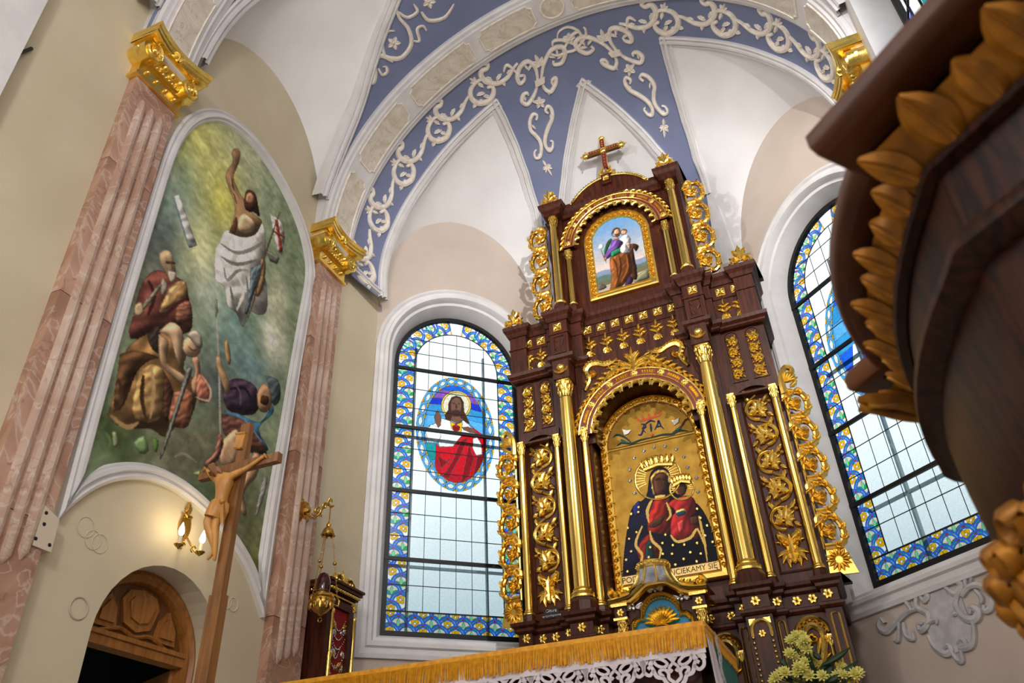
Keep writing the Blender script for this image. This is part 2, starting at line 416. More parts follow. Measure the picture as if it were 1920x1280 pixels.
# nave shell behind the camera
nv = MB(); nv.box(-6.8, -6.6, -9.2, 1.5, -.75, 9.2); struct(nv.build('wall_nave_left', 'plaster'))
nv = MB(); nv.box(4.2, 4.4, -9.2, 2.4, -.75, 9.2); struct(nv.build('wall_nave_right', 'plaster'))
nv = MB(); nv.box(-6.6, 4.2, -9.2, -9.0, -.75, 9.2); struct(nv.build('wall_nave_rear', 'plaster'))
nv = MB(); nv.box(-6.8, 4.4, -9.2, 2.6, 9.2, 9.4); struct(nv.build('ceiling', 'plaster_white'))
nv = MB(); nv.box(-6.6, XL - .15, 1.3, 1.5, -.75, 9.2); nv.box(XR + .02, 4.2, 2.4, 2.6, -.75, 9.2)
struct(nv.build('wall_triumphal_arch', 'plaster_white'))

# left wall with the doorway
DY0, DY1, DZS = 3.62, 4.74, 1.42
door_hole = [(DY1, FZ)] + arc((DY0+DY1)/2, DZS, .56, 0, 180, 18) + [(DY0, FZ)]
wl = MB()
wl.holed(F_LEFT, [(1.3, FZ), (DY0, FZ)] + list(reversed(door_hole[1:-1])) + [(DY1, FZ), (6.5, FZ), (6.5, 7.9), (1.3, 7.9)], [], 0)
rows = [[F_LEFT(y, z, h) for y, z in door_hole] for h in (0, -.33)]
wl.grid(rows)
struct(wl.build('wall_left', 'plaster_cream'))
# window walls
def win_spec(fr, cx):
    """window opening in a wall frame: centre cx; glass recessed .232"""
    return dict(cx=cx, hw=.755, z0=2.12, zs=5.26)
WSPEC = {'l': win_spec(F_WL, 1.03), 'r': win_spec(F_WR, -.915)}
def window_wall(fr, key, x0, x1, name):
    s = WSPEC[key]; hw = s['hw'] + .24
    hole = [(s['cx']-hw, s['z0']-.24)] + arc(s['cx'], s['zs'], hw, 180, 0, 28) + [(s['cx']+hw, s['z0']-.24)]
    m = MB(); m.holed(fr, [(x0, FZ), (x1, FZ), (x1, 8.2), (x0, 8.2)], [hole], 0)
    struct(m.build(name, 'plaster'))
window_wall(F_WL, 'l', 0, LW, 'wall_window_left')
window_wall(F_WR, 'r', -LW, 0, 'wall_window_right')
bx0, bx1 = XL + LW*CU, XR - LW*CU
m = MB(); m.poly(F_BACK, [(bx0, FZ), (bx1, FZ), (bx1, 8.4), (bx0, 8.4)], 0); struct(m.build('wall_back', 'plaster'))
# right wall with a window opening high up
w3 = [(-4.95, 3.2)] + arc(-4.2, 6.3, .75, 180, 0, 20) + [(-3.45, 3.2)]
m = MB(); m.holed(F_RIGHT, [(-6.5, FZ), (-2.4, FZ), (-2.4, 8.2), (-6.5, 8.2)], [w3], 0)
m.grid([[F_RIGHT(x, y, h) for x, y in w3 + [w3[0]]] for h in (0, -.3)])
struct(m.build('wall_right', 'plaster'))

# ---------------- vaults
WEB_L = [(-8, 13.2), (5, 12.4), (11, 12.2), (22, 12.5), (36, 12.8), (47, 12.5), (57, 12.2), (66.5, 11.5), (66.2, 17.3), (65, 25.4), (62.6, 33.8), (58, 43.5), (50, 52), (38, 60), (20, 62), (-8, 62)]
WEB_C = [(90, 17.4), (86, 22.8), (79, 31.6), (71.5, 40), (65.5, 45.5), (57, 52), (45, 60), (90, 75), (135, 60), (123, 52), (114.5, 45.5), (108.5, 40), (101, 31.6), (94, 22.8)]
WEB_R = [(180 - a, b) for a, b in WEB_L]
def vault_skin(mapf, u0, u1, nu, v0, v1, nv_, holes):
    m = MB(); ids = {}
    def vid(i, j):
        if (i, j) not in ids: ids[(i, j)] = len(m.v); m.v.append(mapf(u0 + (u1-u0)*i/nu, v0 + (v1-v0)*j/nv_))
        return ids[(i, j)]
    for i in range(nu):
        for j in range(nv_):
            cs = [(u0 + (u1-u0)*(i+a)/nu, v0 + (v1-v0)*(j+b)/nv_) for a, b in ((0, 0), (1, 0), (0, 1), (1, 1))]
            if any(all(inside(c, h) for c in cs) for h in holes): continue
            m.f.append((vid(i, j), vid(i, j+1), vid(i+1, j+1), vid(i+1, j))); m.m.append(0); m.c.append(None)
    return m
apse = vault_skin(sphere, -3, 183, 248, -1.5, 72, 98, [WEB_L, WEB_C, WEB_R]).build('ceiling_apse', 'vault_blue', smooth='all')
struct(apse)
def resample(pts, n):
    L = [0.0]
    for a, b in zip(pts, pts[1:]): L.append(L[-1] + (Vector(b) - Vector(a)).length)
    out = []; k = 0
    for i in range(n + 1):
        t = L[-1]*i/n
        while k < len(L) - 2 and L[k+1] < t: k += 1
        f = (t - L[k]) / max(1e-9, L[k+1]-L[k]); out.append(Vector(pts[k]).lerp(Vector(pts[k+1]), f))
    return out
def web(left_curve, right_curve, wall_left, wall_right, name, sag=.0):
    """a vault web between its outline (both curves start at the springing, meet at the tip) and the arch on the wall"""
    n = 26; m = MB(); rows_s = 10
    A = resample(left_curve, n) + list(reversed(resample(right_curve, n)))[1:]
    B = resample(wall_left, n) + list(reversed(resample(wall_right, n)))[1:]
    rows = []
    for j in range(rows_s + 1):
        s = j / rows_s
        rows.append([a.lerp(b, s) + Vector((0, 0, sag*math.sin(PI*s))) for a, b in zip(A, B)])
    m.grid(rows); return struct(m.build(name, 'plaster_white', smooth='all'))
def moulding(curve, sgn, name, mapf, w=.13, drop=.0):
    """stepped white moulding following a curve given in vault coordinates; sgn: side the moulding widens to"""
    pts = resample([Vector((a, b, 0)) for a, b in curve], 44)
    m = MB(); rows = []
    P = [mapf(p.x, p.y, 0) for p in pts]
    for i, p in enumerate(P):
        t = (P[min(i+1, len(P)-1)] - P[max(i-1, 0)]).normalized()
        nrm = (mapf(pts[i].x, pts[i].y, .1) - p).normalized()
        sd = t.cross(nrm).normalized() * sgn
        rows.append([p + sd*(w*a) + nrm*(b) for a, b in ((-.06, -.02), (-.06, .035), (.10, .045), (.16, .02), (.30, .02), (.36, .05), (.56, .05), (.62, .02), (.74, .015), (.8, .03), (1, .02), (1, -.10))])
    m.grid(rows); return struct(m.build(name, 'trim_white'))
# apse webs
def sp(l): return [sphere(a, b) for a, b in l]
wall_arch_l = lambda a0, a1, n=20: [F_WL(1.02 + 1.02*math.cos(math.radians(a)), 6.0 + 1.46*math.sin(math.radians(a)), .0) for a in [a0 + (a1-a0)*i/n for i in range(n+1)]]
WA_R = [F_WR.px(*p) for p in [(1371, 449), (1373, 387), (1388, 328), (1413, 277), (1453, 222), (1493, 182), (1537, 166), (1570, 179)]]
wall_arch_r = lambda a0, a1, n=20: [F_WR(-.92 + 1.04*math.cos(math.radians(a)), 5.95 + 1.42*math.sin(math.radians(a)), .0) for a in [a0 + (a1-a0)*i/n for i in range(n+1)]]
wall_arch_c = lambda a0, a1, n=20: [F_BACK((bx0+bx1)/2 + 1.0*math.cos(math.radians(a)), 6.2 + 1.4*math.sin(math.radians(a)), .0) for a in [a0 + (a1-a0)*i/n for i in range(n+1)]]
LE, LR = [(-3, 13.2)] + WEB_L[1:8], WEB_L[7:13]
web([Vector((XL, 6.48, 5.95))] + sp(LE[1:]), [F_WL(LW, 6.3)] + sp(list(reversed(LR))), wall_arch_l(180, 90), wall_arch_l(0, 90), 'ceiling_web_left', .06)
RE, RR = [(183, 13.2)] + WEB_R[1:8], WEB_R[7:13]
web([F_WR(-LW, 6.3)] + sp(list(reversed(RR))), [Vector((XR, 6.48, 5.95))] + sp(RE[1:]), wall_arch_r(180, 90), wall_arch_r(0, 90), 'ceiling_web_right', .06)
CL, CR = WEB_C[:6], [WEB_C[0]] + list(reversed(WEB_C[9:]))
web([F_BACK(bx0, 6.3)] + sp(list(reversed(CL))), [F_BACK(bx1, 6.3)] + sp(list(reversed(CR))), wall_arch_c(180, 90), wall_arch_c(0, 90), 'ceiling_web_centre', .06)
for crv, sg in ((LE, 1), (LR, 1), (RE, -1), (RR, -1), (CL, -1), (CR, 1)): moulding(crv, sg, 'trim_web', sphere)
moulding([(-1.5, -.5), (-1.5, 6), (-2.5, 13.5)], -1, 'trim_springing', sphere, .09); moulding([(181.5, -.5), (181.5, 6), (182.5, 13.5)], 1, 'trim_springing', sphere, .09)
# chancel bays: barrel vault with side webs
def bay(yc, y0, y1, tags):
    outl = [(-6, 1.03), (9, 1.02), (20, 1.0), (29, .94), (36, .84), (43, .67), (50, .48), (56, .32), (63, .12), (66, 0)]
    right = [(a, yc + b) for a, b in outl]; left = [(a, yc - b) for a, b in outl]
    polyL = right + list(reversed(left)); polyR = [(180-a, b) for a, b in polyL]
    s = vault_skin(barrel, -2, 182, 184, y0, y1, 70, [polyL, polyR]).build('ceiling_bay', 'vault_blue', smooth='all'); struct(s)
    ell = lambda X, a0, a1, n=20: [Vector((X, yc + 1.1*math.cos(math.radians(a)), 5.95 + 1.47*math.sin(math.radians(a)))) for a in [a0 + (a1-a0)*i/n for i in range(n+1)]]
    B = lambda l: [barrel(a, b) for a, b in l]
    web([Vector((XL, yc - 1.1, 5.9))] + B(left[1:]), [Vector((XL, yc + 1.1, 5.9))] + B(right[1:]), ell(XL, 180, 90), ell(XL, 0, 90), 'ceiling_web_bay', .05)
    mir = lambda l: [(180-a, b) for a, b in l]
    web([Vector((XR, yc - 1.1, 5.9))] + B(mir(left)[1:]), [Vector((XR, yc + 1.1, 5.9))] + B(mir(right)[1:]), ell(XR, 180, 90), ell(XR, 0, 90), 'ceiling_web_bay', .05)
    sm = lambda l: smooth_path(l[1:], 4)
    moulding(sm(right), -1, 'trim_web', barrel); moulding(sm(left), 1, 'trim_web', barrel)
    moulding(sm(mir(right)), 1, 'trim_web', barrel); moulding(sm(mir(left)), -1, 'trim_web', barrel)
bay(4.12, 3.0, 5.2, 0)
bay(1.58, 1.45, 2.72, 0)
# transverse arches with marble panels on the soffit
def notched(x0, x1, y0, y1, c, k):
    """panel with scooped corners, in (deg, y)"""
    out = []
    for (cx, cy, a0) in ((x1, y1, 270), (x0, y1, 360), (x0, y0, 90), (x1, y0, 180)):
        for i in range(5):
            a = math.radians(a0 - 90*i/4); out.append((cx + c*math.cos(a), cy + k*math.sin(a)))
    return out
def transverse_arch(y0, y1, angs, rnd=True):
    yc = (y0+y1)/2; RS = 2.655
    prof = [(y0, 3.0), (y0, 2.70), (y0+.02, 2.68), (y0+.06, 2.68), (y0+.065, RS), (y1-.09, RS), (y1-.085, 2.675), (y1-.05, 2.665), (y1-.02, 2.69), (y1+.02, 2.70), (y1+.03, 2.72), (y1+.03, 3.0)]
    m = MB(); m.grid([[barrel(-1 + 182*i/90, y, 0, r) for i in range(91)] for y, r in prof])
    t = m.build('trim_arch', 'trim_white', smooth=True); struct(t)
    struct(MB().box(XL - .1, AX - 2.66, y0 + .01, y1, 5.86, 5.93).build('trim_impost', 'trim_white')); struct(MB().box(AX + 2.66, XR + .1, y0 + .01, y1, 5.86, 5.93).build('trim_impost', 'trim_white'))
    for a0, a1 in angs:
        pts = notched(a0, a1, y0 + .10, y1 - .12, 1.1, .05)
        dens = []
        for p, q in zip(pts, pts[1:] + pts[:1]):
            k = max(1, int(abs(p[0]-q[0])/2)); dens += [(p[0] + (q[0]-p[0])*i/k, p[1] + (q[1]-p[1])*i/k) for i in range(k)]
        f = lambda a, y, h: barrel(a, y, h, RS)
        pm = MB(); cols = []
        n = 10
        for i in range(n):      # panel body as strips so that it follows the curve
            b0, b1 = a0 + (a1-a0)*i/n, a0 + (a1-a0)*(i+1)/n
            def half(b):
                e = min(b - a0, a1 - b); k = .05*math.sqrt(max(0, 1 - (e/1.1)**2)) if e < 1.1 else 0
                return y0 + .10 + k, y1 - .12 - k
            l0, h0 = half(b0); l1, h1 = half(b1)
            pm.add([f(b0, l0, .008), f(b1, l1, .008), f(b1, h1, .008), f(b0, h0, .008)], [(0, 1, 2, 3)])
        pm.build('marble_panel', 'marble_vein', t)
        em = MB(); loop = [f(a, y, .008) for a, y in dens]; em.tube(loop + [loop[0]], .011, 5); em.build('panel_edge', 'stucco', t)
    if rnd:
        c = 90.0; f = lambda a, y, h: barrel(a, y, h, RS)
        pts = [(c + 3.0*math.cos(2*PI*i/24), yc - .01 + .135*math.sin(2*PI*i/24)) for i in range(24)]
        pm = MB(); pm.add([f(a, y, .008) for a, y in pts], [tuple(range(24))]); pm.build('marble_panel', 'marble_vein', t)
        em = MB(); em.tube([f(a, y, .01) for a, y in pts] + [f(*pts[0], .01)], .012, 5); em.build('panel_edge', 'stucco', t)
pa = [(1.5, 20.5), (24, 43.5), (47, 67), (70, 85)]
transverse_arch(5.14, 5.66, pa + [(180-b, 180-a) for a, b in pa])
transverse_arch(2.62, 3.10, pa + [(180-b, 180-a) for a, b in pa])
# white pilaster of the triumphal arch at the far left
struct(MB().box(XL, XL + .12, 1.3, 1.83, FZ, 8.2).build('trim_pilaster', 'trim_white'))

# ---------------- pilasters of rose marble
def pilaster(y0, y1, fr, label):
    t = thing('fluted_pilaster', fr((y0+y1)/2, FZ), label, 'pilaster')
    zs = [FZ, .55, 1.9, 3.35, 4.6, 5.53]
    for z0, z1 in zip(zs, zs[1:]):
        m = MB(); m.fbox(fr, y0, y1, z0 + .003, z1 - .003, 0, .085); m.build('marble_block', 'marble_rose', t)
    w = (y1-y0)
    for k in range(3):
        x = y0 + w*(.27 + .23*k); m = MB(); pts = [(x, 1.55 + .05*k), (x, 1.6 + .05*k)] + [(x, 2 + .35*i) for i in range(10)] + [(x, 5.30), (x, 5.36)]
        ww = [.006, .03] + [.034]*10 + [.03, .006]
        m.ribbon(fr, pts, ww, [.004] + [.034]*12 + [.004], base=.084); m.build('reed', 'marble_reed_lit', t, smooth=True)
    return t
pilaster(5.20, 5.62, F_LEFT, 'rose marble pilaster beside the left stained-glass window')
pilaster(2.66, 3.08, F_LEFT, 'rose marble pilaster at the left edge, left of the mural')
# gilded capitals
def capital(fr, yc, z0, label):
    t = thing('gilded_capital', fr(yc, z0), label, 'capital', None)
    w = .24
    m = MB(); m.fbox(fr, yc-w-.01, yc+w+.01, z0, z0+.028, 0, .115); m.fbox(fr, yc-w+.01, yc+w-.01, z0+.028, z0+.17, 0, .10); m.fbox(fr, yc-w, yc+w, z0+.165, z0+.185, 0, .115); m.build('neck', 'gold_matt', t)
    for k in range(4): m = MB(); m.dome(fr, yc - .15 + .1*k, z0 + .10, .022, .03, base=.10); m.build('bead', 'gold', t, smooth='all')
    m = MB()
    for k in range(13): m.dome(fr, yc - .21 + .035*k, z0 + .2, .015, .022, base=.125)
    for k in range(4): m.dome(fr, yc - .13 + .087*k, z0 + .265, .036, .05, base=.13)
    m.build('egg_and_dart', 'gold', t, smooth='all')
    m = MB(); m.fbox(fr, yc-w+.02, yc+w-.02, z0+.185, z0+.37, 0, .135); m.build('bell', 'gold_matt', t)
    for s in (-1, 1):
        m = MB(); c = (yc + s*.215, z0 + .255)
        m.ribbon(fr, spiral(c[0], c[1], .085, .012, 90, 90 - s*-1*720, 40), [.020 - .012*i/40 for i in range(41)], .03, base=.18)
        m.poly(fr, arc(c[0], c[1], .095, 0, 345, 20), 0, .185)
        m.ball(fr(c[0], c[1], .20), .02)
        for k in range(4): m.leaf(fr, yc + s*.2, z0 + .36, -PI/2 - s*(-.25 + .25*k), .15, .03, .05, base=.18)
        for k in range(3): m.leaf(fr, yc + s*.24, z0 + .18 + .02*k, PI/2 + s*(.4*k - .9), .1, .025, .05, base=.10)
        m.build('volute', 'gold', t, smooth=True)
    m = MB(); ab = []
    for i in range(13):      # concave abacus in plan
        u = -1 + i/6; ab.append((u*.30, .275 - .06*(1-u*u)))
    for (za, zb, e) in ((.36, .395, 0), (.395, .43, .015), (.43, .47, .035)):
        top = [fr(yc + a*(1+e), z0 + zb, b + e) for a, b in ab]; bot = [fr(yc + a*(1+e*.6), z0 + za, b + e*.6) for a, b in ab]
        m.grid([bot, top]); m.add(bot + [fr(yc + .3, z0+za, 0), fr(yc-.3, z0+za, 0)], [tuple(range(15))])
        for s in (0, -1): m.add([bot[s], top[s], fr(yc + (-.31 if s == 0 else .31), z0+zb, 0), fr(yc + (-.31 if s == 0 else .31), z0+za, 0)], [(0, 1, 2, 3)])
    m.leaf(fr, yc, z0+.36, PI/2, .1, .04, .06, base=.21); m.leaf(fr, yc, z0+.38, PI/2 + .9, .08, .03, .05, base=.21); m.leaf(fr, yc, z0+.38, PI/2 - .9, .08, .03, .05, base=.21)
    m.build('abacus', 'gold', t)
    return t
capital(F_LEFT, 5.40, 5.53, 'gilded volute capital on the pilaster beside the left window')
capital(F_LEFT, 2.87, 5.53, 'gilded volute capital at the upper left above the fluted pilaster')
capital(F_RIGHT, -5.40, 5.53, 'gilded volute capital partly hidden behind the pulpit top')
MB().fbox(F_RIGHT, -5.62, -5.18, FZ, 5.53, 0, .085).build('pilaster_shaft', 'marble_rose')
tag(bpy.data.objects['pilaster_shaft'], 'rose marble pilaster below the right capital, behind the pulpit', 'pilaster')
# ================================================================= stucco scrollwork on the apse vault
def mir(pts): return [(180 - a, b) for a, b in pts]
def taper(n, w, end=.35): return [w * (end + (1-end)*math.sin(PI*min(1, max(0, (i/(n-1))*.9 + .08)))) for i in range(n)]
def stroke(m, fr, pts, w, h, n=5):
    p = smooth_path(pts, n); m.ribbon(fr, p, taper(len(p), w), taper(len(p), h, .6))
def flower(m, fr, x, y, r, h, n=5, a0=0.0):
    for k in range(n): m.leaf(fr, x, y, a0 + 2*PI*k/n, r, r*.36, h)
    m.dome(fr, x, y, r*.26, h*1.5)
def frieze_unit(x0, flip):
    f = (lambda x, y, h: sphere(180 - (x0+x), y, h)) if flip else (lambda x, y, h: sphere(x0+x, y, h))
    m = MB()
    C = [(.6, 7.4), (1.6, 8.4), (.8, 10), (-1.4, 10.8), (-3.9, 9.6), (-4.8, 7.3), (-3.8, 5.2), (-1.4, 4.4), (1, 4.9)]
    S = [(2.6, 1.2), (3.4, 2.0), (2.6, 2.9), (1.2, 2.6), (.4, 3.9), (.9, 6.1), (3.2, 8.2), (6.2, 8.3), (8.8, 6.9), (10.4, 6.2)]
    stroke(m, f, C, .78, .036); stroke(m, f, S, .74, .036)
    m.dome(f, .6, 7.6, .5, .04); m.dome(f, 2.7, 1.5, .5, .04)
    for (x, y, a, l) in ((-4.2, 9.0, 2.5, 1.6), (-2.6, 10.4, 4.2, 1.4), (-3.2, 7.6, .1, 2.2), (-1.8, 8.8, .6, 1.9), (4.4, 8.3, 1.2, 1.6), (3.4, 7.4, -.7, 2.0), (6.6, 7.9, -.9, 1.7), (1.0, 5.0, .6, 2.0), (-1.4, 5.0, .9, 1.9)):
        m.leaf(f, x, y, a, l*1.1, .62, .034, curl=.5, lobes=1)
    m.build('scroll_ornament', 'stucco', apse, smooth=True)
    m = MB()
    for a in (-2.0, -1.3, -2.7): m.leaf(f, -1.7, 4.2, a, 2.0 if a == -2.0 else 1.5, .38, .03)
    m.build('leaf_sprig', 'stucco', apse, smooth=True)
for k in range(5):
    for fl in (False, True): frieze_unit(4.0 + 15.4*k if k else 3.0, fl)
def pendant(fl):
    f = (lambda x, y, h: sphere(180 - x, y, h)) if fl else (lambda x, y, h: sphere(x, y, h))
    cx = lambda v: 79 - (v - 13.7)*.47
    m = MB()
    m.poly(f, [(cx(13)-1.5, 13.0), (cx(13)+1.5, 13.0), (cx(14.2)+1.4, 14.4), (cx(14.2)-1.4, 14.4)], 0, .045); m.build('ribbon_tie', 'stucco', apse)
    for s in (-1, 1):
        m = MB(); k = s
        stroke(m, f, [(cx(13.8)+k*.5, 13.8), (cx(10)+k*1.2, 10), (cx(7.5)+k*3.4, 7.2), (cx(7.2)+k*6, 7.6), (cx(9)+k*7, 9.6), (cx(11)+k*6.2, 11.6), (cx(11.5)+k*4.4, 11.2), (cx(10.5)+k*4.3, 10)], .66, .036)
        stroke(m, f, [(cx(13.6)+k*.6, 13.8), (cx(16)+k*1.5, 16), (cx(18)+k*3.6, 17.6), (cx(17)+k*5.2, 16.2), (cx(15)+k*5, 14.8), (cx(14.8)+k*3.9, 14.8), (cx(15.2)+k*3.7, 15.6)], .62, .036)
        for (dx, v, a, l) in ((2.2, 8.4, .4, 2.2), (4.6, 7.4, 1.6, 2.2), (6.6, 9.4, 2.6, 2.0), (2.6, 16.8, 1.6, 1.6), (4.4, 16.6, -1.8, 1.8)):
            m.leaf(f, cx(v)+k*dx, v, a if k > 0 else PI - a, l, .45, .03, curl=.4*k, lobes=1)
        stroke(m, f, [(cx(9)+k*6.6, 9), (cx(6.5)+k*8.6, 6.0), (cx(5)+k*10.2, 5.2), (cx(5.5)+k*11.2, 6.4)], .45, .03)
        m.build('scroll_ornament', 'stucco', apse, smooth=True)
        m = MB()
        stroke(m, f, [(cx(21.5)+k*2.0, 22.6), (cx(21)+k*1.4, 21.6), (cx(20.8)+k*2.4, 20.8), (cx(22)+k*3.6, 22), (cx(24)+k*3.7, 24.2), (cx(26)+k*2.3, 26), (cx(28)+k*1.0, 28), (cx(30)+k*.8, 30), (cx(31.6)+k*1.8, 31.8), (cx(31.6)+k*3.2, 31.4), (cx(30)+k*3.4, 30), (cx(29.6)+k*2.5, 29.6)], .62, .036)
        for (dx, v, a, l) in ((3.2, 23, PI*.6, 1.9), (2.8, 25, PI*.62, 1.6), (1.4, 31, .4, 1.4)):
            m.leaf(f, cx(v)+k*dx, v, a if k > 0 else PI - a, l, .42, .03, lobes=1)
        m.build('scroll_ornament', 'stucco', apse, smooth=True)
    m = MB()
    for a, l in ((-1.57, 3.4), (-.9, 2.5), (-2.25, 2.5), (-.35, 2.0), (-2.8, 2.0)): m.leaf(f, cx(9.6), 9.8, a, l, .6, .035)
    m.build('palmette', 'stucco', apse, smooth=True)
    m = MB(); flower(m, f, cx(18.9), 18.9, 1.7, .04); m.build('rosette', 'stucco', apse, smooth=True)
    m = MB()
    for a, l in ((1.57, 3.0), (.8, 2.0), (2.34, 2.0), (.2, 1.6), (2.94, 1.6), (-1.57, 2.0)): m.leaf(f, cx(35), 35, a, l, .5, .035)
    m.build('drop_leaf', 'stucco', apse, smooth=True)
pendant(False); pendant(True)
m = MB(); fsp = lambda x, y, h: sphere(x, y, h)
stroke(m, fsp, [(84.6, 7.8), (86, 9.2), (88.6, 9.4), (91, 9.6), (93.4, 8), (93.6, 5.2), (91.4, 3), (88.8, 3.4), (87.6, 5.6)], .4, .03)
stroke(m, fsp, [(92.6, 8.8), (94.6, 7.4), (95.4, 5.4), (95.0, 4.4)], .35, .03)
m.build('scroll_ornament', 'stucco', apse, smooth=True)
m = MB(); flower(m, fsp, 90.6, 6.2, 1.7, .04); m.build('rosette', 'stucco', apse, smooth=True)
# scroll on the blue field of the side bay
bayo = bpy.data.objects['ceiling_bay']
def pxb(x, y, h):
    d = ray(600 + x/2.741, y/2.741); r = SR - h
    e = Vector((d.x, d.z)); c = Vector((AX, SZ)); a = e.dot(e); b = e.dot(c); cc = c.dot(c) - r*r
    return d * ((b + math.sqrt(max(0, b*b - a*cc))) / a)
for pl, w in (([(255, 450), (250, 425), (275, 425), (285, 380), (278, 320), (310, 285), (360, 300), (420, 295), (468, 230), (455, 150), (410, 95), (392, 40), (405, -10)], 13), ([(300, 350), (320, 385), (345, 370), (340, 345), (322, 345)], 9),
              ([(375, 320), (335, 290), (320, 220), (345, 165), (385, 160)], 9), ([(480, 210), (510, 210), (500, 150), (530, 135), (548, 160)], 9), ([(400, 60), (450, 90), (500, 60), (480, 20)], 10), ([(520, 60), (560, 105), (640, 90), (690, 20)], 11)):
    m = MB(); p = smooth_path(pl, 5); m.ribbon(pxb, p, taper(len(p), w), .03); m.build('scroll_ornament', 'stucco', bayo, smooth=True)
for (x, y) in ((380, 222), (560, 10)):
    m = MB(); flower(m, pxb, x, y, 36, .035); m.build('rosette', 'stucco', bayo, smooth=True)

# ================================================================= stained-glass windows
def clip(poly, conv):
    out = list(poly)
    for i in range(len(conv)):
        a, b = conv[i], conv[(i+1) % len(conv)]; inp = out; out = []
        if not inp: return []
        side = lambda p: (b[0]-a[0])*(p[1]-a[1]) - (b[1]-a[1])*(p[0]-a[0])
        for j in range(len(inp)):
            p, q = inp[j-1], inp[j]; sp_, sq = side(p), side(q)
            if sq >= 0:
                if sp_ < 0: t = sp_/(sp_-sq); out.append((p[0]+(q[0]-p[0])*t, p[1]+(q[1]-p[1])*t))
                out.append(q)
            elif sp_ >= 0: t = sp_/(sp_-sq); out.append((p[0]+(q[0]-p[0])*t, p[1]+(q[1]-p[1])*t))
    return out
def piece(name, matn, parent, fr, pts, h=0.0):
    if len(pts) < 3: return None
    return MB().poly(fr, pts, h).build(name, matn, parent)
def raster(x0, x1, y0, y1, cell, idf):
    """cut an area into glass pieces: cells with the same key form a piece, cells on a boundary become lead"""
    nx, ny = int(round((x1-x0)/cell)), int(round((y1-y0)/cell))
    K = [[idf(x0 + (i+.5)*cell, y0 + (j+.5)*cell) for i in range(nx)] for j in range(ny)]
    out = {}
    def quad(key, ia, ib, j): 
        L_ = out.setdefault(key, {}); prev = L_.get((ia, ib))
        if prev and prev[-1][1] == j: prev[-1][1] = j + 1
        else: L_.setdefault((ia, ib), []).append([j, j + 1])
    for j in range(ny):
        row = []
        for i in range(nx):
            k = K[j][i]
            if k is not None and ((i + 1 < nx and K[j][i+1] != k and K[j][i+1] is not None) or (j + 1 < ny and K[j+1][i] != k and K[j+1][i] is not None)): k = ('lead_came', 'lead', 0)
            row.append(k)
        i = 0
        while i < nx:
            e = i
            while e < nx and row[e] == row[i]: e += 1
            if row[i] is not None: quad(row[i], i, e, j)
            i = e
    res = {}
    for key, runs in out.items():
        res[key] = [(x0 + ia*cell, x0 + ib*cell, y0 + a*cell, y0 + b*cell) for (ia, ib), l in runs.items() for a, b in l]
    return res
HALF = .0975
SLOT = .0925
def scale_key(dx, dy, kind, idx):
    r = math.hypot(dx, dy)
    if r > .093: return ('blue_arc', 'g_blue', idx)
    a = abs(math.degrees(math.atan2(dx, dy))); sd = 1 if dx > 0 else 0
    if r > .080: return ('red_square', 'g_red', idx) if a < 9 else (('teal_strip', 'g_teal', idx*2 + sd) if a < 40 else ('pale_arc', 'g_lblue', idx*2 + sd))
    if r > .068: return ('inner_arc', 'g_blue', idx)
    if kind:
        ey = dy - .022
        if math.hypot(dx, ey) < .0125: return ('flower_centre', 'g_white', idx)
        for q in range(4):
            aq = PI/4 + q*PI/2
            if math.hypot(dx - .025*math.cos(aq), ey - .025*math.sin(aq)) < .0225: return ('petal', 'g_yellow', idx*4 + q)
        return ('scale_pane', 'g_white', idx)
    for q, (aq, w, nm, mt) in enumerate(((PI/2, .017, 'pale_leaf', 'g_lgreen'), (.62, .021, 'green_leaf', 'g_green'), (PI-.62, .021, 'teal_leaf', 'g_teal'))):
        t = (dx*math.cos(aq) + (dy+.03)*math.sin(aq))/.095; pp = -dx*math.sin(aq) + (dy+.03)*math.cos(aq)
        if 0 < t < 1 and abs(pp) < w*math.sin(PI*t): return (nm, mt, idx)
    return ('scale_pane', 'g_cream', idx)
def border_key(x, y):
    for k in range(-2, 7):
        xc, yc = (-.046 if k % 2 == 0 else .046), k*SLOT
        if math.hypot(x-xc, y-yc) < .108: return scale_key(x-xc, y-yc, (k//2) % 2 == 0, k + 4)
    return ('ground_pane', 'g_cream', 0)
def pieces_to_units(res):
    U = []
    for key, rects in res.items():
        m = MB()
        for (xa, xb, ya, yb) in rects: m.poly(WORLD, [(xa, ya), (xb, ya), (xb, yb), (xa, yb)], .0004 if key[0] == 'lead_came' else 0.0)
        o = m.build(key[0], key[1], None, origin=(0, 0, 0)); COL.objects.unlink(o)
        if key[0] == 'lead_came': o['kind'] = 'stuff'
        U.append(o)
    return U
SLOTS = []
for q in range(4):
    SLOTS.append(pieces_to_units(raster(-HALF, HALF, 0, SLOT, .0025, lambda x, y, q=q: border_key(x, y + q*SLOT))))
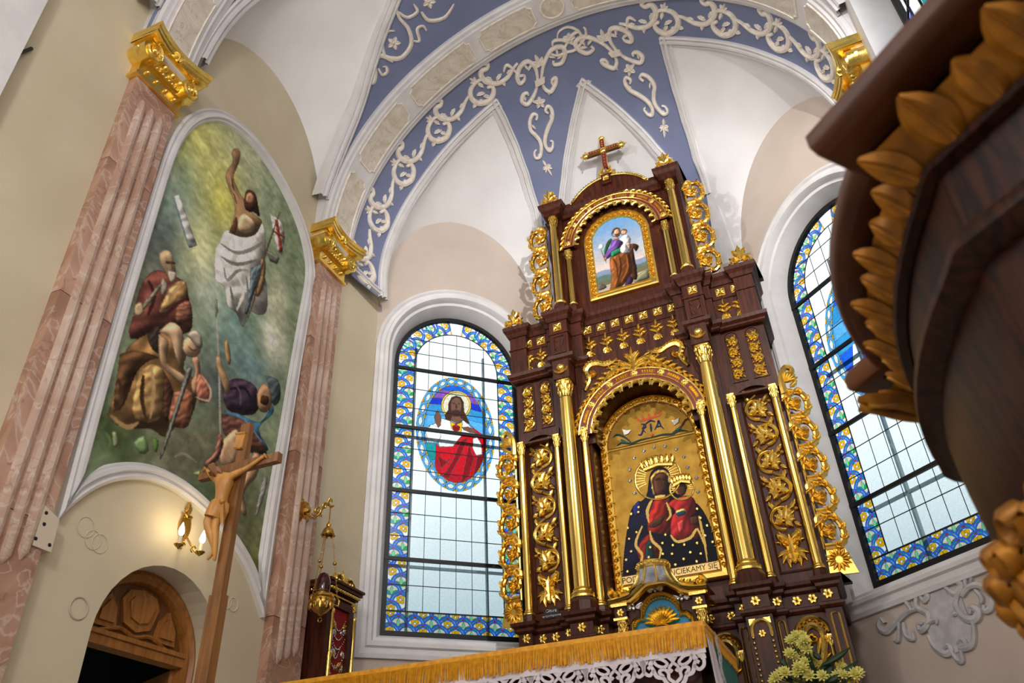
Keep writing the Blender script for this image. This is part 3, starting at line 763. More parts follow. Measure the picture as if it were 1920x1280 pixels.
def window(fr_wall, key, name, med):
    S = WSPEC[key]; cx, hw, z0, zs = S['cx'], S['hw'], S['z0'], S['zs']
    g = fr_wall.moved(-.232)
    t = thing(name, g(cx, z0)); struct(t)
    base = [(cx-hw, z0)] + arc(cx, zs, hw, 180, 0, 28) + [(cx+hw, z0)]
    m = MB(); path_sweep(m, fr_wall, base, [(.27, -.01), (.27, .035), (.235, .05), (.215, .03), (.18, .03), (.165, .055), (.13, .055), (.11, .02), (.10, -.02), (.07, -.03), (.0, -.215), (0, -.232)], closed=True)
    m.build('window_trim', 'trim_white', t, smooth=True)
    m = MB(); path_sweep(m, g, base, [(.0, -.02), (.0, .03), (-.045, .03), (-.045, -.02)], closed=True); m.build('window_frame', 'iron', t)
    og = fr_wall.moved(-.62)
    for dx in (-.42, .46): m = MB(); m.fbox(og, cx+dx-.012, cx+dx+.012, z0-.3, zs+.5, -.02, .02); m.build('outer_glazing_bar', 'bar_outer', t)
    for zz_ in (2.95, 4.5): m = MB(); m.fbox(og, cx-.9, cx+.9, zz_-.012, zz_+.012, -.02, .02); m.build('outer_glazing_bar', 'bar_outer', t)
    bars = [2.88, 3.63, 4.40, 5.18]
    for zz_ in bars: m = MB(); m.fbox(g, cx-hw, cx+hw, zz_-.019, zz_+.019, .008, .035); m.build('saddle_bar', 'iron', t)
    rb = hw - .045; ri = rb - 2*HALF; zi = 2.36
    inner = [(cx-ri, zi), (cx+ri, zi)] + arc(cx, zs, ri, 0, 180, 24)
    leads = MB(); L = lambda pts, w=.0035: leads.ribbon(g, pts, w, .004, base=.006, flat=True)
    zl = [zi, 2.62, 2.88, 3.13, 3.38, 3.63, 3.887, 4.143, 4.40, 4.66, 4.92, 5.18, 5.42, 5.62, 5.80]
    xs = [cx - ri + 2*ri*i/6 for i in range(7)]
    mx, mz, ma, mb_ = cx - .005, 4.425, .468, .735
    inell = lambda p, k=.96: ((p[0]-mx)/ma)**2 + ((p[1]-mz)/mb_)**2 < k*k
    for i in range(len(zl) - 1):
        for j in range(6):
            q = clip([(xs[j], zl[i]), (xs[j+1], zl[i]), (xs[j+1], zl[i+1]), (xs[j], zl[i+1])], inner)
            if len(q) >= 3 and not all(inell(p) for p in q): piece('clear_pane', 'g_clear', t, g, q, -.003)
    for z in zl[:-1]: L([(cx-rb, z), (cx+rb, z)] if z < zs else [(cx - math.sqrt(max(0, rb*rb-(z-zs)**2)), z), (cx + math.sqrt(max(0, rb*rb-(z-zs)**2)), z)], .004 if z != zi else .008)
    for x in xs[1:-1]:
        top = zs + math.sqrt(max(0, ri*ri-(x-cx)**2)); u = 1 - ((x-mx)/ma)**2
        if u > 0: e = mb_*math.sqrt(u); L([(x, zi), (x, mz - e)], .0028); L([(x, mz + e), (x, top)], .0028)
        else: L([(x, zi), (x, top)], .0028)
    L([(cx-ri, zi)] + arc(cx, zs, ri, 180, 0, 28) + [(cx+ri, zi)], .006)
    # border: slots follow the sides and the arch
    rc = (rb + ri)/2
    n = int(((zs - zi) + rc*PI/2)/SLOT)
    for sgn in (-1, 1):
        for i in range(n):
            d = i*SLOT; y = zi - .0 + d
            if y + SLOT*.5 < zs: M = g.mat(cx + sgn*rc, y, 0, 0, 1, sgn > 0)
            else:
                a = (y - zs)/rc; a_mid = a + SLOT/rc/2
                if a_mid > PI/2: continue
                th = PI - a_mid if sgn < 0 else a_mid; ang = -a_mid if sgn < 0 else a_mid
                px_, py_ = cx + rc*math.cos(th), zs + rc*math.sin(th)
                M = g.mat(px_ + math.sin(ang)*SLOT/2, py_ - math.cos(ang)*SLOT/2, 0, ang, 1, sgn > 0)
            for u_ in SLOTS[i % 4]: put(u_, M, t)
    # bottom band
    def bottom_key(x, y):
        for row in range(-1, 4):
            for k in range(-6, 7):
                xc = (k + (.5 if row % 2 else 0))*.165; yc = row*.085 - .02
                if abs(x - xc) < .108 and math.hypot(x-xc, y-yc) < .108: return scale_key(x-xc, y-yc, (k + row) % 2 == 0, (row+2)*20 + k + 8)
        return ('ground_pane', 'g_cream', 0)
    for u_ in pieces_to_units(raster(-rb, rb, 0, zi - z0 - .045, .003, bottom_key)): put(u_, g.mat(cx, z0 + .045, 0), t)
    # medallion
    ia, ib = .372, .625
    polys = med(g, mx, mz, ia, ib)
    polys = [(nm, mt, pts, min(p[0] for p in pts), max(p[0] for p in pts), min(p[1] for p in pts), max(p[1] for p in pts)) for nm, mt, pts in polys]
    def med_key(x, y):
        ux, uy = (x-mx), (y-mz); ro = math.hypot(ux/ma, uy/mb_)
        if ro > 1: return None
        r_in = math.hypot(ux/ia, uy/ib)
        if r_in > 1:
            a = math.atan2(uy/((mb_+ib)/2), ux/((ma+ia)/2)); w = (r_in - 1)/max(1e-6, (r_in - 1) + (1 - ro)*r_in/max(ro, 1e-6)) if ro < 1 else 1
            s1 = .5 + .42*math.sin(12*a); s2 = .5 - .42*math.sin(12*a); seg = int((a + PI)/(2*PI)*24)
            if abs(w-s1) < .17 or abs(w-s2) < .17: return ('interlace_band', 'g_lblue', seg)
            if w > max(s1, s2): return ('yellow_pane', 'g_yellow', seg)
            if w < min(s1, s2): return ('yellow_pane', 'g_yellow', seg + 40)
            return ('medallion_pane', 'g_white', seg)
        for i in range(len(polys)-1, -1, -1):
            nm, mt, pts, a0, a1, b0, b1 = polys[i]
            if a0 <= x <= a1 and b0 <= y <= b1 and inside((x, y), pts): return (nm, mt, 100 + i)
        return ('sky_pane', 'g_sky', 99)
    for u_ in pieces_to_units(raster(mx - ma, mx + ma, mz - mb_, mz + mb_, .005, med_key)):
        put(u_, Matrix.Translation((0, 0, 0)) @ g.mat(0, 0, .001), t)
    leads.build('lead_came', 'lead', t, kind='stuff')
    return t
def zz(x0, y0, s): return lambda l: [(x0 + a/s, y0 + b/s) for a, b in l]
def bands_of(mx, mz, ia, ib, bands):
    return [('sky_pane', mt, [(mx-ia, mz+ib*b0), (mx+ia, mz+ib*b0 - .02), (mx+ia, mz+ib*b1 - .02), (mx, mz+ib*b1 + .03), (mx-ia, mz+ib*b1)]) for mt, b0, b1 in bands]
def med_left(g, mx, mz, ia, ib):
    B_ = bands_of(mx, mz, ia, ib, [('g_blue', .80, 1.1), ('g_violet', .66, .84), ('g_deep', .50, .66), ('g_sky', .28, .52), ('g_lblue', .02, .28), ('g_sky', -.30, .02), ('g_teal', -.62, -.30), ('g_sky', -1.1, -.62)])
    Z = zz(760, 690, 5.332)
    F_ = [
        ('halo_pane', 'g_gold', Z([(510 + 150*math.cos(2*PI*i/26), 370 + 145*math.sin(2*PI*i/26)) for i in range(26)])),
        ('halo_pane', 'g_cream', Z([(510 + 132*math.cos(2*PI*i/26), 370 + 128*math.sin(2*PI*i/26)) for i in range(26)])),
        ('hair_pane', 'g_brown', Z([(510, 275), (555, 290), (585, 340), (588, 430), (620, 500), (645, 555), (600, 545), (560, 500), (470, 500), (430, 560), (400, 520), (400, 460), (430, 420), (435, 350), (465, 290)])),
        ('robe_pane', 'g_white', Z([(360, 500), (430, 520), (520, 560), (580, 520), (640, 570), (700, 660), (690, 760), (560, 720), (480, 790), (340, 780), (330, 720), (220, 740), (195, 660), (230, 580), (300, 550)])),
        ('sleeve_pane', 'g_white', Z([(200, 640), (260, 560), (330, 590), (360, 680), (320, 740), (240, 740)])),
        ('mantle_pane', 'g_red', Z([(640, 560), (700, 610), (770, 660), (825, 740), (825, 850), (790, 1000), (720, 1110), (610, 1165), (500, 1170), (400, 1120), (330, 1060), (300, 980), (305, 860), (310, 750), (345, 790), (480, 780), (560, 680), (650, 680), (720, 660)])),
        ('fold_pane', 'g_dred', Z([(560, 720), (620, 700), (560, 860), (430, 1100), (380, 1080), (480, 920)])),
        ('fold_pane', 'g_dred', Z([(640, 760), (680, 900), (640, 1060), (560, 1150), (600, 960)])),
        ('fold_pane', 'g_dred', Z([(720, 900), (790, 820), (800, 960), (730, 1080), (690, 1060)])),
        ('fold_pane', 'g_dred', Z([(330, 880), (420, 930), (470, 890), (360, 1000)])),
        ('sleeve_pane', 'g_white', Z([(680, 700), (720, 690), (760, 760), (770, 860), (710, 870), (675, 800)])),
        ('face_pane', 'g_skin', Z([(510, 290), (550, 310), (565, 370), (555, 440), (530, 480), (500, 485), (470, 460), (455, 390), (465, 320)])),
        ('eye_pane', 'g_brown', Z([(468, 352), (485, 344), (500, 352), (485, 360)])),
        ('eye_pane', 'g_brown', Z([(524, 354), (540, 346), (556, 354), (540, 361)])),
        ('nose_pane', 'g_brown', Z([(506, 360), (516, 360), (520, 398), (504, 400)])),
        ('beard_pane', 'g_brown', Z([(462, 420), (480, 425), (508, 410), (545, 425), (560, 420), (550, 470), (515, 495), (478, 475)])),
        ('neck_pane', 'g_skin', Z([(470, 480), (550, 485), (570, 520), (520, 550), (455, 520)])),
        ('hand_pane', 'g_skin', Z([(325, 420), (345, 450), (360, 490), (355, 570), (330, 590), (305, 550), (290, 490), (310, 440)])),
        ('hand_pane', 'g_skin', Z([(570, 590), (630, 585), (700, 620), (720, 655), (640, 640), (580, 615)])),
        ('heart_pane', 'g_yellow', Z([(450, 530), (510, 560), (575, 535), (560, 640), (500, 640), (460, 600)])),
        ('heart_pane', 'g_dred', Z([(470, 580), (508, 560), (550, 585), (540, 620), (505, 635), (478, 615)])),
        ('heart_pane', 'g_red', Z([(495, 575), (508, 545), (522, 575)])),
    ]
    return B_ + [(nm, mt, [g.px(*p) for p in pts]) for nm, mt, pts in F_]
def med_right(g, mx, mz, ia, ib):
    B_ = bands_of(mx, mz, ia, ib, [('g_blue', .7, 1.1), ('g_sky', .42, .7), ('g_lblue', .14, .42), ('g_sky', -.14, .14), ('g_blue', -.42, -.14), ('g_deep', -.72, -.42), ('g_sky', -1.1, -.72)])
    return B_ + [(nm, mt, [(mx + a, mz + b) for a, b in pts]) for nm, mt, pts in [('robe_pane', 'g_deep', [(-.22, -.5), (-.07, -.1), (.05, .25), (.2, .1), (.25, -.3), (.1, -.55)]), ('robe_pane', 'g_white', [(-.26, -.30), (-.18, -.06), (-.10, -.08), (-.11, -.42), (-.2, -.46)]), ('robe_pane', 'g_white', [(-.1, -.1), (0, .2), (.08, .1), (.02, -.3)]), ('face_pane', 'g_skin', [(.02, .25), (.1, .26), (.12, .4), (.06, .46), (0, .4)])]]
window(F_WL, 'l', 'window_1', med_left)
window(F_WR, 'r', 'window_2', med_right)
# window high in the right wall
t3 = thing('window_3', F_RIGHT(-4.2, 3.2)); struct(t3)
g3 = F_RIGHT.moved(-.28)
m = MB(); path_sweep(m, F_RIGHT, w3, [(.16, 0), (.16, .03), (.06, .04), (-.03, .03), (-.03, -.3)], closed=True); m.build('window_trim', 'trim_white', t3)
m = MB(); path_sweep(m, g3, w3, [(0, -.02), (0, .03), (-.07, .03), (-.07, -.02)], closed=True); m.build('window_frame', 'iron', t3)
cols3 = ['g_deep', 'g_white', 'g_teal', 'g_dred', 'g_blue', 'g_lblue', 'g_green', 'g_white']
for i in range(8):
    for j in range(6):
        x0 = -4.95 + 1.5*j/6; z0 = 3.2 + 3.9*i/8
        q = clip([(x0, z0), (x0+.25, z0 + .1*((j*3+i) % 3 - 1)), (x0+.25, z0+.4875 + .1*((j+i) % 3 - 1)), (x0, z0+.4875)], [(-4.95, 3.2), (-3.45, 3.2)] + arc(-4.2, 6.3, .75, 0, 180, 20))
        if len(q) > 2: piece('coloured_pane', cols3[(i*5 + j*3) % 8], t3, g3, q)
m = MB()
for i in range(1, 8): m.fbox(g3, -4.95, -3.45, 3.2 + .4875*i - .012, 3.2 + .4875*i + .012, .005, .02)
for j in range(1, 6): m.fbox(g3, -4.95 + .25*j - .008, -4.95 + .25*j + .008, 3.2, 6.95, .005, .02)
m.build('lead_came', 'iron', t3)

# ================================================================= doorway and small things on the left wall
t = thing('door_1', F_LEFT(4.18, FZ)); struct(t)
fd = F_LEFT.moved(-.25); yc = (DY0+DY1)/2; rd = (DY1-DY0)/2
op = [(DY0, FZ)] + arc(yc, DZS, rd, 180, 0, 24) + [(DY1, FZ)]
m = MB(); path_sweep(m, fd, op, [(0, -.08), (0, .06), (-.03, .075), (-.05, .05), (-.075, .05), (-.085, .02), (-.085, -.08)]); m.build('door_frame', 'wood_mid', t, smooth=True)
zt = 1.53
ch = math.sqrt((rd-.08)**2 - (zt-DZS)**2); a0_ = math.degrees(math.asin((zt-DZS)/(rd-.08)))
m = MB(); m.poly(fd, arc(yc, DZS, rd-.08, 180-a0_, a0_, 20), -.06, -.01); m.build('fanlight_board', 'wood_door_dark', t)
m = MB(); m.fbox(fd, DY0+.05, DY1-.05, zt-.09, zt-.01, -.08, .03); m.fbox(fd, DY0+.05, DY1-.05, zt-.03, zt, -.08, .045); m.build('transom', 'wood_mid', t)
for pts in ([(-.37, .03), (-.17, .03), (-.20, .17), (-.27, .25), (-.36, .13)], [(.37, .03), (.17, .03), (.20, .17), (.27, .25), (.36, .13)], [(-.12, .09), (0, .05), (.12, .09), (.17, .24), (.12, .31), (0, .335), (-.12, .31), (-.17, .24)]):
    q = [(yc+a, zt+b) for a, b in pts]; m = MB(); cy_ = sum(p[0] for p in q)/len(q); cz_ = sum(p[1] for p in q)/len(q)
    m.poly(fd, q, -.01, .016); m.poly(fd, [(cy_ + (p[0]-cy_)*.8, cz_ + (p[1]-cz_)*.8) for p in q], .016, .018); m.poly(fd, [(cy_ + (p[0]-cy_)*.66, cz_ + (p[1]-cz_)*.66) for p in q], .016, .034); m.build('raised_panel', 'wood_mid', t)
m = MB(); pts = smooth_path([(yc-.30, zt), (yc-.14, zt+.05), (yc, zt+.02), (yc+.14, zt+.05), (yc+.30, zt)], 5); m.ribbon(fd, pts, .016, .03, base=-.01); m.build('carved_rail', 'wood_mid', t, smooth=True)
m = MB(); m.fbox(fd, DY0-.3, DY1+.6, FZ, 2.2, -1.4, -1.3); m.fbox(fd, DY1+.5, DY1+.6, FZ, 2.2, -1.3, -.1); m.fbox(fd, DY0-.4, DY0-.3, FZ, 2.2, -1.3, -.1); m.fbox(fd, DY0-.3, DY1+.5, 2.1, 2.2, -1.3, -.1); m.build('dark_passage', 'black_void', t)  # near-black colour stands in for the unlit depth behind the door
# the open leaf, swung into the passage
fl_ = Frame(fd(DY1-.09, 0, -.05), (-.45, -.2, 0), (0, 0, 1), (.2, -.45, 0)); fl_ = Frame(fd(DY1-.09, 0, -.05), (-.92, .39, 0), (0, 0, 1), (.39, .92, 0))
m = MB(); m.fbox(fl_, 0, .9, FZ, zt-.1, -.02, .02); m.build('door_leaf', 'wood_mid', t)
for dx in (.12, .52):
    m = MB(); p = arch_path(dx, dx+.3, .2, 1.0, 12); path_sweep(m, fl_, p, [(.03, -.05), (.03, .03), (0, .03), (0, -.05)]); m.build('panel_moulding', 'wood_mid', t)
FCP = F_LEFT.moved(.088)
tag(MB().poly(FCP, [FCP.px(*p) for p in ((80, 946), (109, 974), (93, 1036), (58, 1022))], -.084, .012).build('cover_plate', 'plate_beige'), 'beige screwed cover plate at the foot of the mural frame', 'plate')
cp = bpy.data.objects['cover_plate']
for p in ((84, 962), (80, 983), (64, 1010), (90, 1022)):
    y_, z_ = FCP.px(*p); MB().dome(FCP, y_, z_, .012, .006, base=.012).build('screw', 'iron', cp)
rings = [((147, 1140), .065, 'round capped wall fixing left of the doorway arch'), ((161, 988), .065, 'upper of three faint wall rings left of the sconce'), ((174, 1012), .06, 'middle of three faint wall rings left of the sconce'), ((187, 1019), .06, 'lower of three faint wall rings left of the sconce'), ((425, 1128), .05, 'faint round wall cap right of the crucifix pole'), ((437, 1133), .05, 'second faint round wall cap right of the crucifix pole')]
for p, r, lb in rings:
    y_, z_ = F_LEFT.px(*p); m = MB(); pts = arc(y_, z_, r, 0, 360, 20); m.ribbon(F_LEFT, pts, .004 if r < .065 or p[1] < 1100 else .006, .004 if r < .065 or p[1] < 1100 else .008, base=.001); tag(m.build('wall_ring', 'plaster_cream' if p[1] != 1140 else 'ring_grey', None), lb, 'wall fixing', 'round wall fixings')
q = [F_LEFT.px(*p) for p in ((57, 92), (20, 108), (12, 130))]
m = MB(); m.tube([F_LEFT(*q[0], .012), F_LEFT(*q[1], .05), F_LEFT(*q[2], .012)], .013, 5); tag(m.build('iron_bracket', 'iron'), 'small black bent iron bracket high on the left wall', 'bracket')
# ================================================================= high altar retable
RX, RY = -1.465, 7.0
def RF(d): return Frame((RX, RY + d, 0), (1, 0, 0), (0, 0, 1), (0, -1, 0))
RT = thing('altar_retable', (RX, RY + .3, FZ), 'tall dark wooden high altar retable with gilded columns and carvings', 'altar')
def plan(half):
    full = [(-x, d) for x, d in reversed(half)] + [p for p in half if p[0] > 0]
    return [(RX + x, RY + d) for x, d in full]
def body(half, prof, name, parent=RT, m='wood_dark'):
    b = MB(); plan_sweep(b, plan(half), prof); return b.build(name, m, parent)
P_PED = [(.56, .28), (.56, .10), (.65, .10), (.65, -.06), (.865, -.06), (.865, .06), (.955, .06), (.955, .12), (1.27, .12), (1.27, .04), (1.40, .04), (1.40, .75)]
body(P_PED, [(.02, FZ), (.02, .1), (0, .12), (0, 1.83)], 'pedestal')
body(P_PED, [(0, 1.825), (.02, 1.83), (.035, 1.85), (.035, 1.87), (0, 1.885)], 'pedestal_moulding')
body(P_PED, [(0, 1.88), (0, 1.99)], 'pedestal_frieze')
body(P_PED, [(0, 1.985), (.015, 1.99), (.03, 2.005), (.03, 2.03), (.055, 2.05), (.06, 2.08), (-.26, 2.08)], 'pedestal_cornice')
P_MID = [(.555, .44), (.555, .17), (.655, .17), (.655, .12), (.84, .12), (.84, .18), (.93, .18), (.93, .20), (1.37, .20), (1.37, .75)]
body(P_MID, [(0, 2.07), (0, 4.76)], 'back_wall')
P_ENT = [(.53, .24), (.53, .12), (.655, .12), (.655, 0), (.865, 0), (.865, .10), (.93, .10), (.93, .17), (1.19, .17), (1.19, .10), (1.385, .10), (1.385, .75)]
body([(.53, .24), (.53, .15), (.655, .15), (.655, .0), (.84, .0), (.84, .12), (.93, .12), (.93, .15), (1.385, .15), (1.385, .75)], [(-.3, 4.74), (0, 4.74), (.02, 4.755), (.02, 4.775), (.05, 4.80), (.055, 4.84), (-.1, 4.84)], 'middle_cornice')
body(P_ENT, [(0, 4.83), (0, 5.14), (.012, 5.145), (.012, 5.16), (0, 5.165), (0, 5.32)], 'entablature')
body(P_ENT, [(0, 5.315), (.015, 5.32), (.03, 5.345), (.03, 5.37), (.06, 5.405), (.065, 5.45), (-.3, 5.45)], 'upper_cornice')
P_TOP = [(.66, .25), (.66, .21), (.84, .21), (.84, .62)]
body(P_TOP, [(0, 5.44), (0, 7.03)], 'upper_wall')
P_CRW = [(.635, .20), (.635, .07), (.845, .07), (.845, .62)]
body(P_CRW, [(-.1, 7.0), (0, 7.0), (0, 7.05), (.02, 7.065), (.02, 7.085), (.05, 7.12), (.055, 7.17), (-.3, 7.17)], 'crown_cornice')
f20 = RF(.17)
m = MB(); g_ = arc(0, 6.86, .56, 148, 32, 16); m.poly(f20, [(-.47, 7.15)] + g_ + [(.47, 7.15)], -.2, .02); m.build('gable', 'wood_dark', RT)
m = MB(); m.tube([f20(x, z, .03) for x, z in g_], .016, 6)
for i, (x, z) in enumerate(arc(0, 6.86, .575, 150, 30, 30)): m.ball(f20(x, z, .03), .017, n=6)
m.build('gable_edging', 'gold', RT, smooth='all')
# blocks above the main columns, pieces of entablature
for s in (-1, 1):
    m = MB(); b0 = RF(0)
    m.fbox(b0, s*.745-.09, s*.745+.09, 4.52, 4.75, -.2, .075); m.build('column_block', 'wood_dark', RT)
    m = MB(); m.dome(b0, s*.745, 4.655, .045, .03, base=.075, n=12); m.build('roundel', 'gold', RT, smooth='all')
    m = MB(); p = arc(s*.745, 4.665, .082, 195, 345, 14); m.ribbon(b0, p, taper(15, .016, .2), .03, base=.075); m.build('crescent', 'gold', RT, smooth=True)
    m = MB(); path_sweep(m, RF(0), [(s*.76-.075, 4.88), (s*.76-.075, 5.12), (s*.76+.075, 5.12), (s*.76+.075, 4.88)], [(0, -.002), (0, .012), (-.015, .012), (-.02, .0)], closed=True)
    for k in range(3): m.leaf(RF(0), s*.76 + (.02 if k % 2 else -.02), 4.92 + .06*k, 1.1 if k % 2 else 2.0, .08, .02, .01)
    m.build('carved_tablet', 'wood_dark', RT)
    for dx in (.895,):
        m = MB(); p = arch_path(s*dx-.03, s*dx+.03, 4.87, 5.08, 8); path_sweep(m, RF(.11), p, [(0, 0), (0, .012), (-.012, .012), (-.012, 0)]); m.build('sunk_panel', 'wood_dark', RT)
# ---- unit gilded pieces (built once, then placed)
def unit(name, fn, matn, smooth=True):
    m = MB(); fn(m, WORLD); o = m.build(name, matn, None, smooth=smooth, origin=(0, 0, 0)); COL.objects.unlink(o); return o
def _capital(m, fr):
    # axis along +y of the face frame is up; lathe made upright in z then used with an upright matrix
    m.lathe((0, 0, 0), [(.62, 0), (.72, .03), (.62, .07), (.60, .12), (.66, .5), (.86, .86), (.9, .9)], 12)
    for tier, (z0, L, k, r) in enumerate(((.08, .42, 8, .64), (.38, .45, 8, .7))):
        for i in range(k):
            a = 2*PI*(i + .5*tier)/k; u = Vector((-math.sin(a), math.cos(a), 0)); n = Vector((math.cos(a), math.sin(a), 0))
            lf = Frame(Vector((n.x*r, n.y*r, z0)), u, Vector((n.x*.45, n.y*.45, 1)), n)
            m.leaf(lf, 0, 0, PI/2, L, .2, .12); m.ball(lf(0, L, .10), .10, n=6)
    for i in range(4):
        a = PI/4 + PI/2*i; m.ball((1.0*math.cos(a), 1.0*math.sin(a), .78), .17, n=6)
    for sgn in (0,):
        ab = []
        for i in range(4):
            a0 = PI/4 + PI/2*i; a1 = a0 + PI/2
            for t in range(5): ab.append((1.18 - .26*math.sin(PI*t/5), a0 + (a1-a0)*t/5))
        for z0, z1, sc in ((.86, .93, .94), (.93, 1.0, 1.0)):
            bot = [(r*sc*math.cos(a), r*sc*math.sin(a), z0) for r, a in ab]; top = [(r*sc*math.cos(a), r*sc*math.sin(a), z1) for r, a in ab]
            m.grid([bot, top], 0, True); m.add(bot, [tuple(range(20))]); m.add(top, [tuple(range(20))])
U_CAP = unit('capital', _capital, 'gold')
U_BASE = unit('column_base', lambda m, fr: m.lathe((0, 0, 0), [(1.5, 0), (1.5, .2), (1.42, .25), (1.5, .4), (1.35, .55), (1.12, .62), (1.12, .72), (1.22, .82), (1.1, .95), (1.0, 1.0)], 16), 'gold')
def column(x, d, zp, zb, zs, zt, r, rt, n=16, plinth=True, flute=0):
    """plinth foot zp, gilded base from zb, shaft to zs, capital to zt"""
    c = Vector((RX + x, RY + d, 0))
    m = MB(); hb = min(.1, 1.3*r)
    if flute: 
        rows = []
        for z, rr in ((zb+hb*.95, r), (zs, rt)): rows.append([c + Vector((rr*(1 - (.06 if k % 2 else 0))*math.cos(2*PI*k/flute), rr*(1 - (.06 if k % 2 else 0))*math.sin(2*PI*k/flute), z)) for k in range(flute)])
        m.grid(rows, 0, True)
    else: m.lathe(c, [(r, zb+hb*.95), (r, zb + (zs-zb)*.33), (rt, zs)], n)
    o = m.build('column', 'gold_smooth', RT, smooth=True)
    S = Matrix.Diagonal((1.32*rt, 1.32*rt, zt-zs, 1)); S.translation = c + Vector((0, 0, zs)); put(U_CAP, S, o, 'capital')
    S = Matrix.Diagonal((r, r, hb, 1)); S.translation = c + Vector((0, 0, zb)); put(U_BASE, S, o, 'column_base')
    if plinth:
        m = MB(); m.lathe(c, [(r*1.75, zp), (r*1.75, zb-.04), (r*1.55, zb-.005), (r*.9, zb)], 8); m.build('plinth', 'wood_dark', RT)
for s in (-1, 1):
    column(s*.745, .02, 2.08, 2.21, 4.31, 4.53, .074, .066)
    column(s*1.305, .09, 2.08, 2.16, 3.80, 3.95, .035, .032, 12)
    column(s*.905, .09, 2.08, 2.15, 3.80, 3.95, .035, .032, 12)
    column(s*.605, .09, 2.08, 2.14, 3.79, 3.93, .038, .034, 12)
    column(s*.745, .13, 5.45, 5.62, 6.83, 7.02, .05, .043, 16, True, 24)
    column(s*.596, .15, 5.45, 5.58, 6.26, 6.41, .037, .033, 12, True, 20)
# shelves that carry the smaller columns
# ---- rosettes, palms
def _ros(m, fr):
    for k in range(6): m.leaf(fr, .008*math.cos(2*PI*k/6), .008*math.sin(2*PI*k/6), 2*PI*k/6, .036, .021, .018)
    m.dome(fr, 0, 0, .014, .028)
U_ROS = unit('rosette', _ros, 'gold')
def _sq(m, fr):
    m.poly(fr, [(-.048, -.048), (.048, -.048), (.048, .048), (-.048, .048)], 0, .008)
    for k in range(4):
        m.leaf(fr, 0, 0, PI/4 + PI/2*k, .062, .018, .02, base=.006, lobes=1); m.leaf(fr, 0, 0, PI/2*k, .045, .012, .016, base=.006)
    m.dome(fr, 0, 0, .013, .03)
U_SQ = unit('square_rosette', _sq, 'gold')
def _palm(m, fr):
    m.ribbon(fr, [(0, -.14), (0, -.02), (0, .06)], [.012, .010, .008], .02)
    m.leaf(fr, 0, .03, PI/2, .115, .022, .035); m.dome(fr, 0, .055, .02, .04)
    for s in (-1, 1):
        m.leaf(fr, 0, -.03, PI/2 - s*.8, .095, .026, .035, curl=-s*.4, lobes=1); m.leaf(fr, 0, .03, PI/2 - s*.75, .07, .022, .035, curl=-s*.6, lobes=1)
        m.leaf(fr, 0, -.06, -PI/2 + s*1.0, .075, .026, .035, curl=-s*.7, lobes=1); m.leaf(fr, 0, -.08, -PI/2 + s*.5, .075, .024, .03, curl=-s*.3)
        m.dome(fr, s*.035, .005, .014, .03)
U_PALM = unit('palmette', _palm, 'gold')
for x, d in ((.477, .28), (.624, .10), (.761, -.06), (.905, .06), (1.05, .12), (1.175, .12), (1.315, .04), (.30, .28)):
    for s in (-1, 1): put(U_ROS, RF(d).mat(s*x*(1 + d/7*.9), 1.94, 0), RT)
for k in range(7): put(U_SQ, RF(.24).mat(-.489 + .163*k, 5.258, 0), RT)
for s in (-1, 1):
    for x, d in ((1.19, .17), (1.03, .17), (.767, 0)): put(U_SQ, RF(d).mat(s*x, 5.235, 0), RT)
    for x in (.475, .285, .095): put(U_PALM, RF(.24).mat(s*x, 5.02, 0), RT)
    for x in (1.19, 1.035): put(U_PALM, RF(.17).mat(s*x, 5.0, 0), RT)
for k in range(8): m = MB(); m.fbox(RF(.24), -.57 + .163*k - .004, -.57 + .163*k + .004, 5.17, 5.31, 0, .012); m.build('frieze_bar', 'wood_dark', RT)
# ---- finials
def _fin(m, fr):
    m.leaf(fr, 0, .07, PI/2, .19, .045, .05, lobes=1)
    for s in (-1, 1):
        m.leaf(fr, 0, .08, PI/2 - s*.42, .14, .03, .045, curl=-s*.3, lobes=1); m.leaf(fr, 0, .05, PI/2 - s*.85, .13, .028, .04, curl=-s*.5, lobes=1); m.leaf(fr, s*.02, .14, PI/2 - s*.5, .08, .02, .04, curl=-s*.4)
        m.ribbon(fr, spiral(s*.06, .045, .05, .012, 90, 90 - s*400, 18), .013, .04); m.ribbon(fr, [(0, .0), (s*.05, .0), (s*.11, .01), (s*.125, .03)], [.016, .016, .014, .008], .035)
        m.dome(fr, s*.06, .045, .016, .05)
U_FIN = unit('finial', _fin, 'gold')
for s in (-1, 1):
    for sc in (1,):
        put(U_FIN, RF(.08).mat(s*1.315, 5.45, 0), RT); put(U_FIN, RF(.05).mat(s*.745, 7.17, 0, 0, .92), RT)
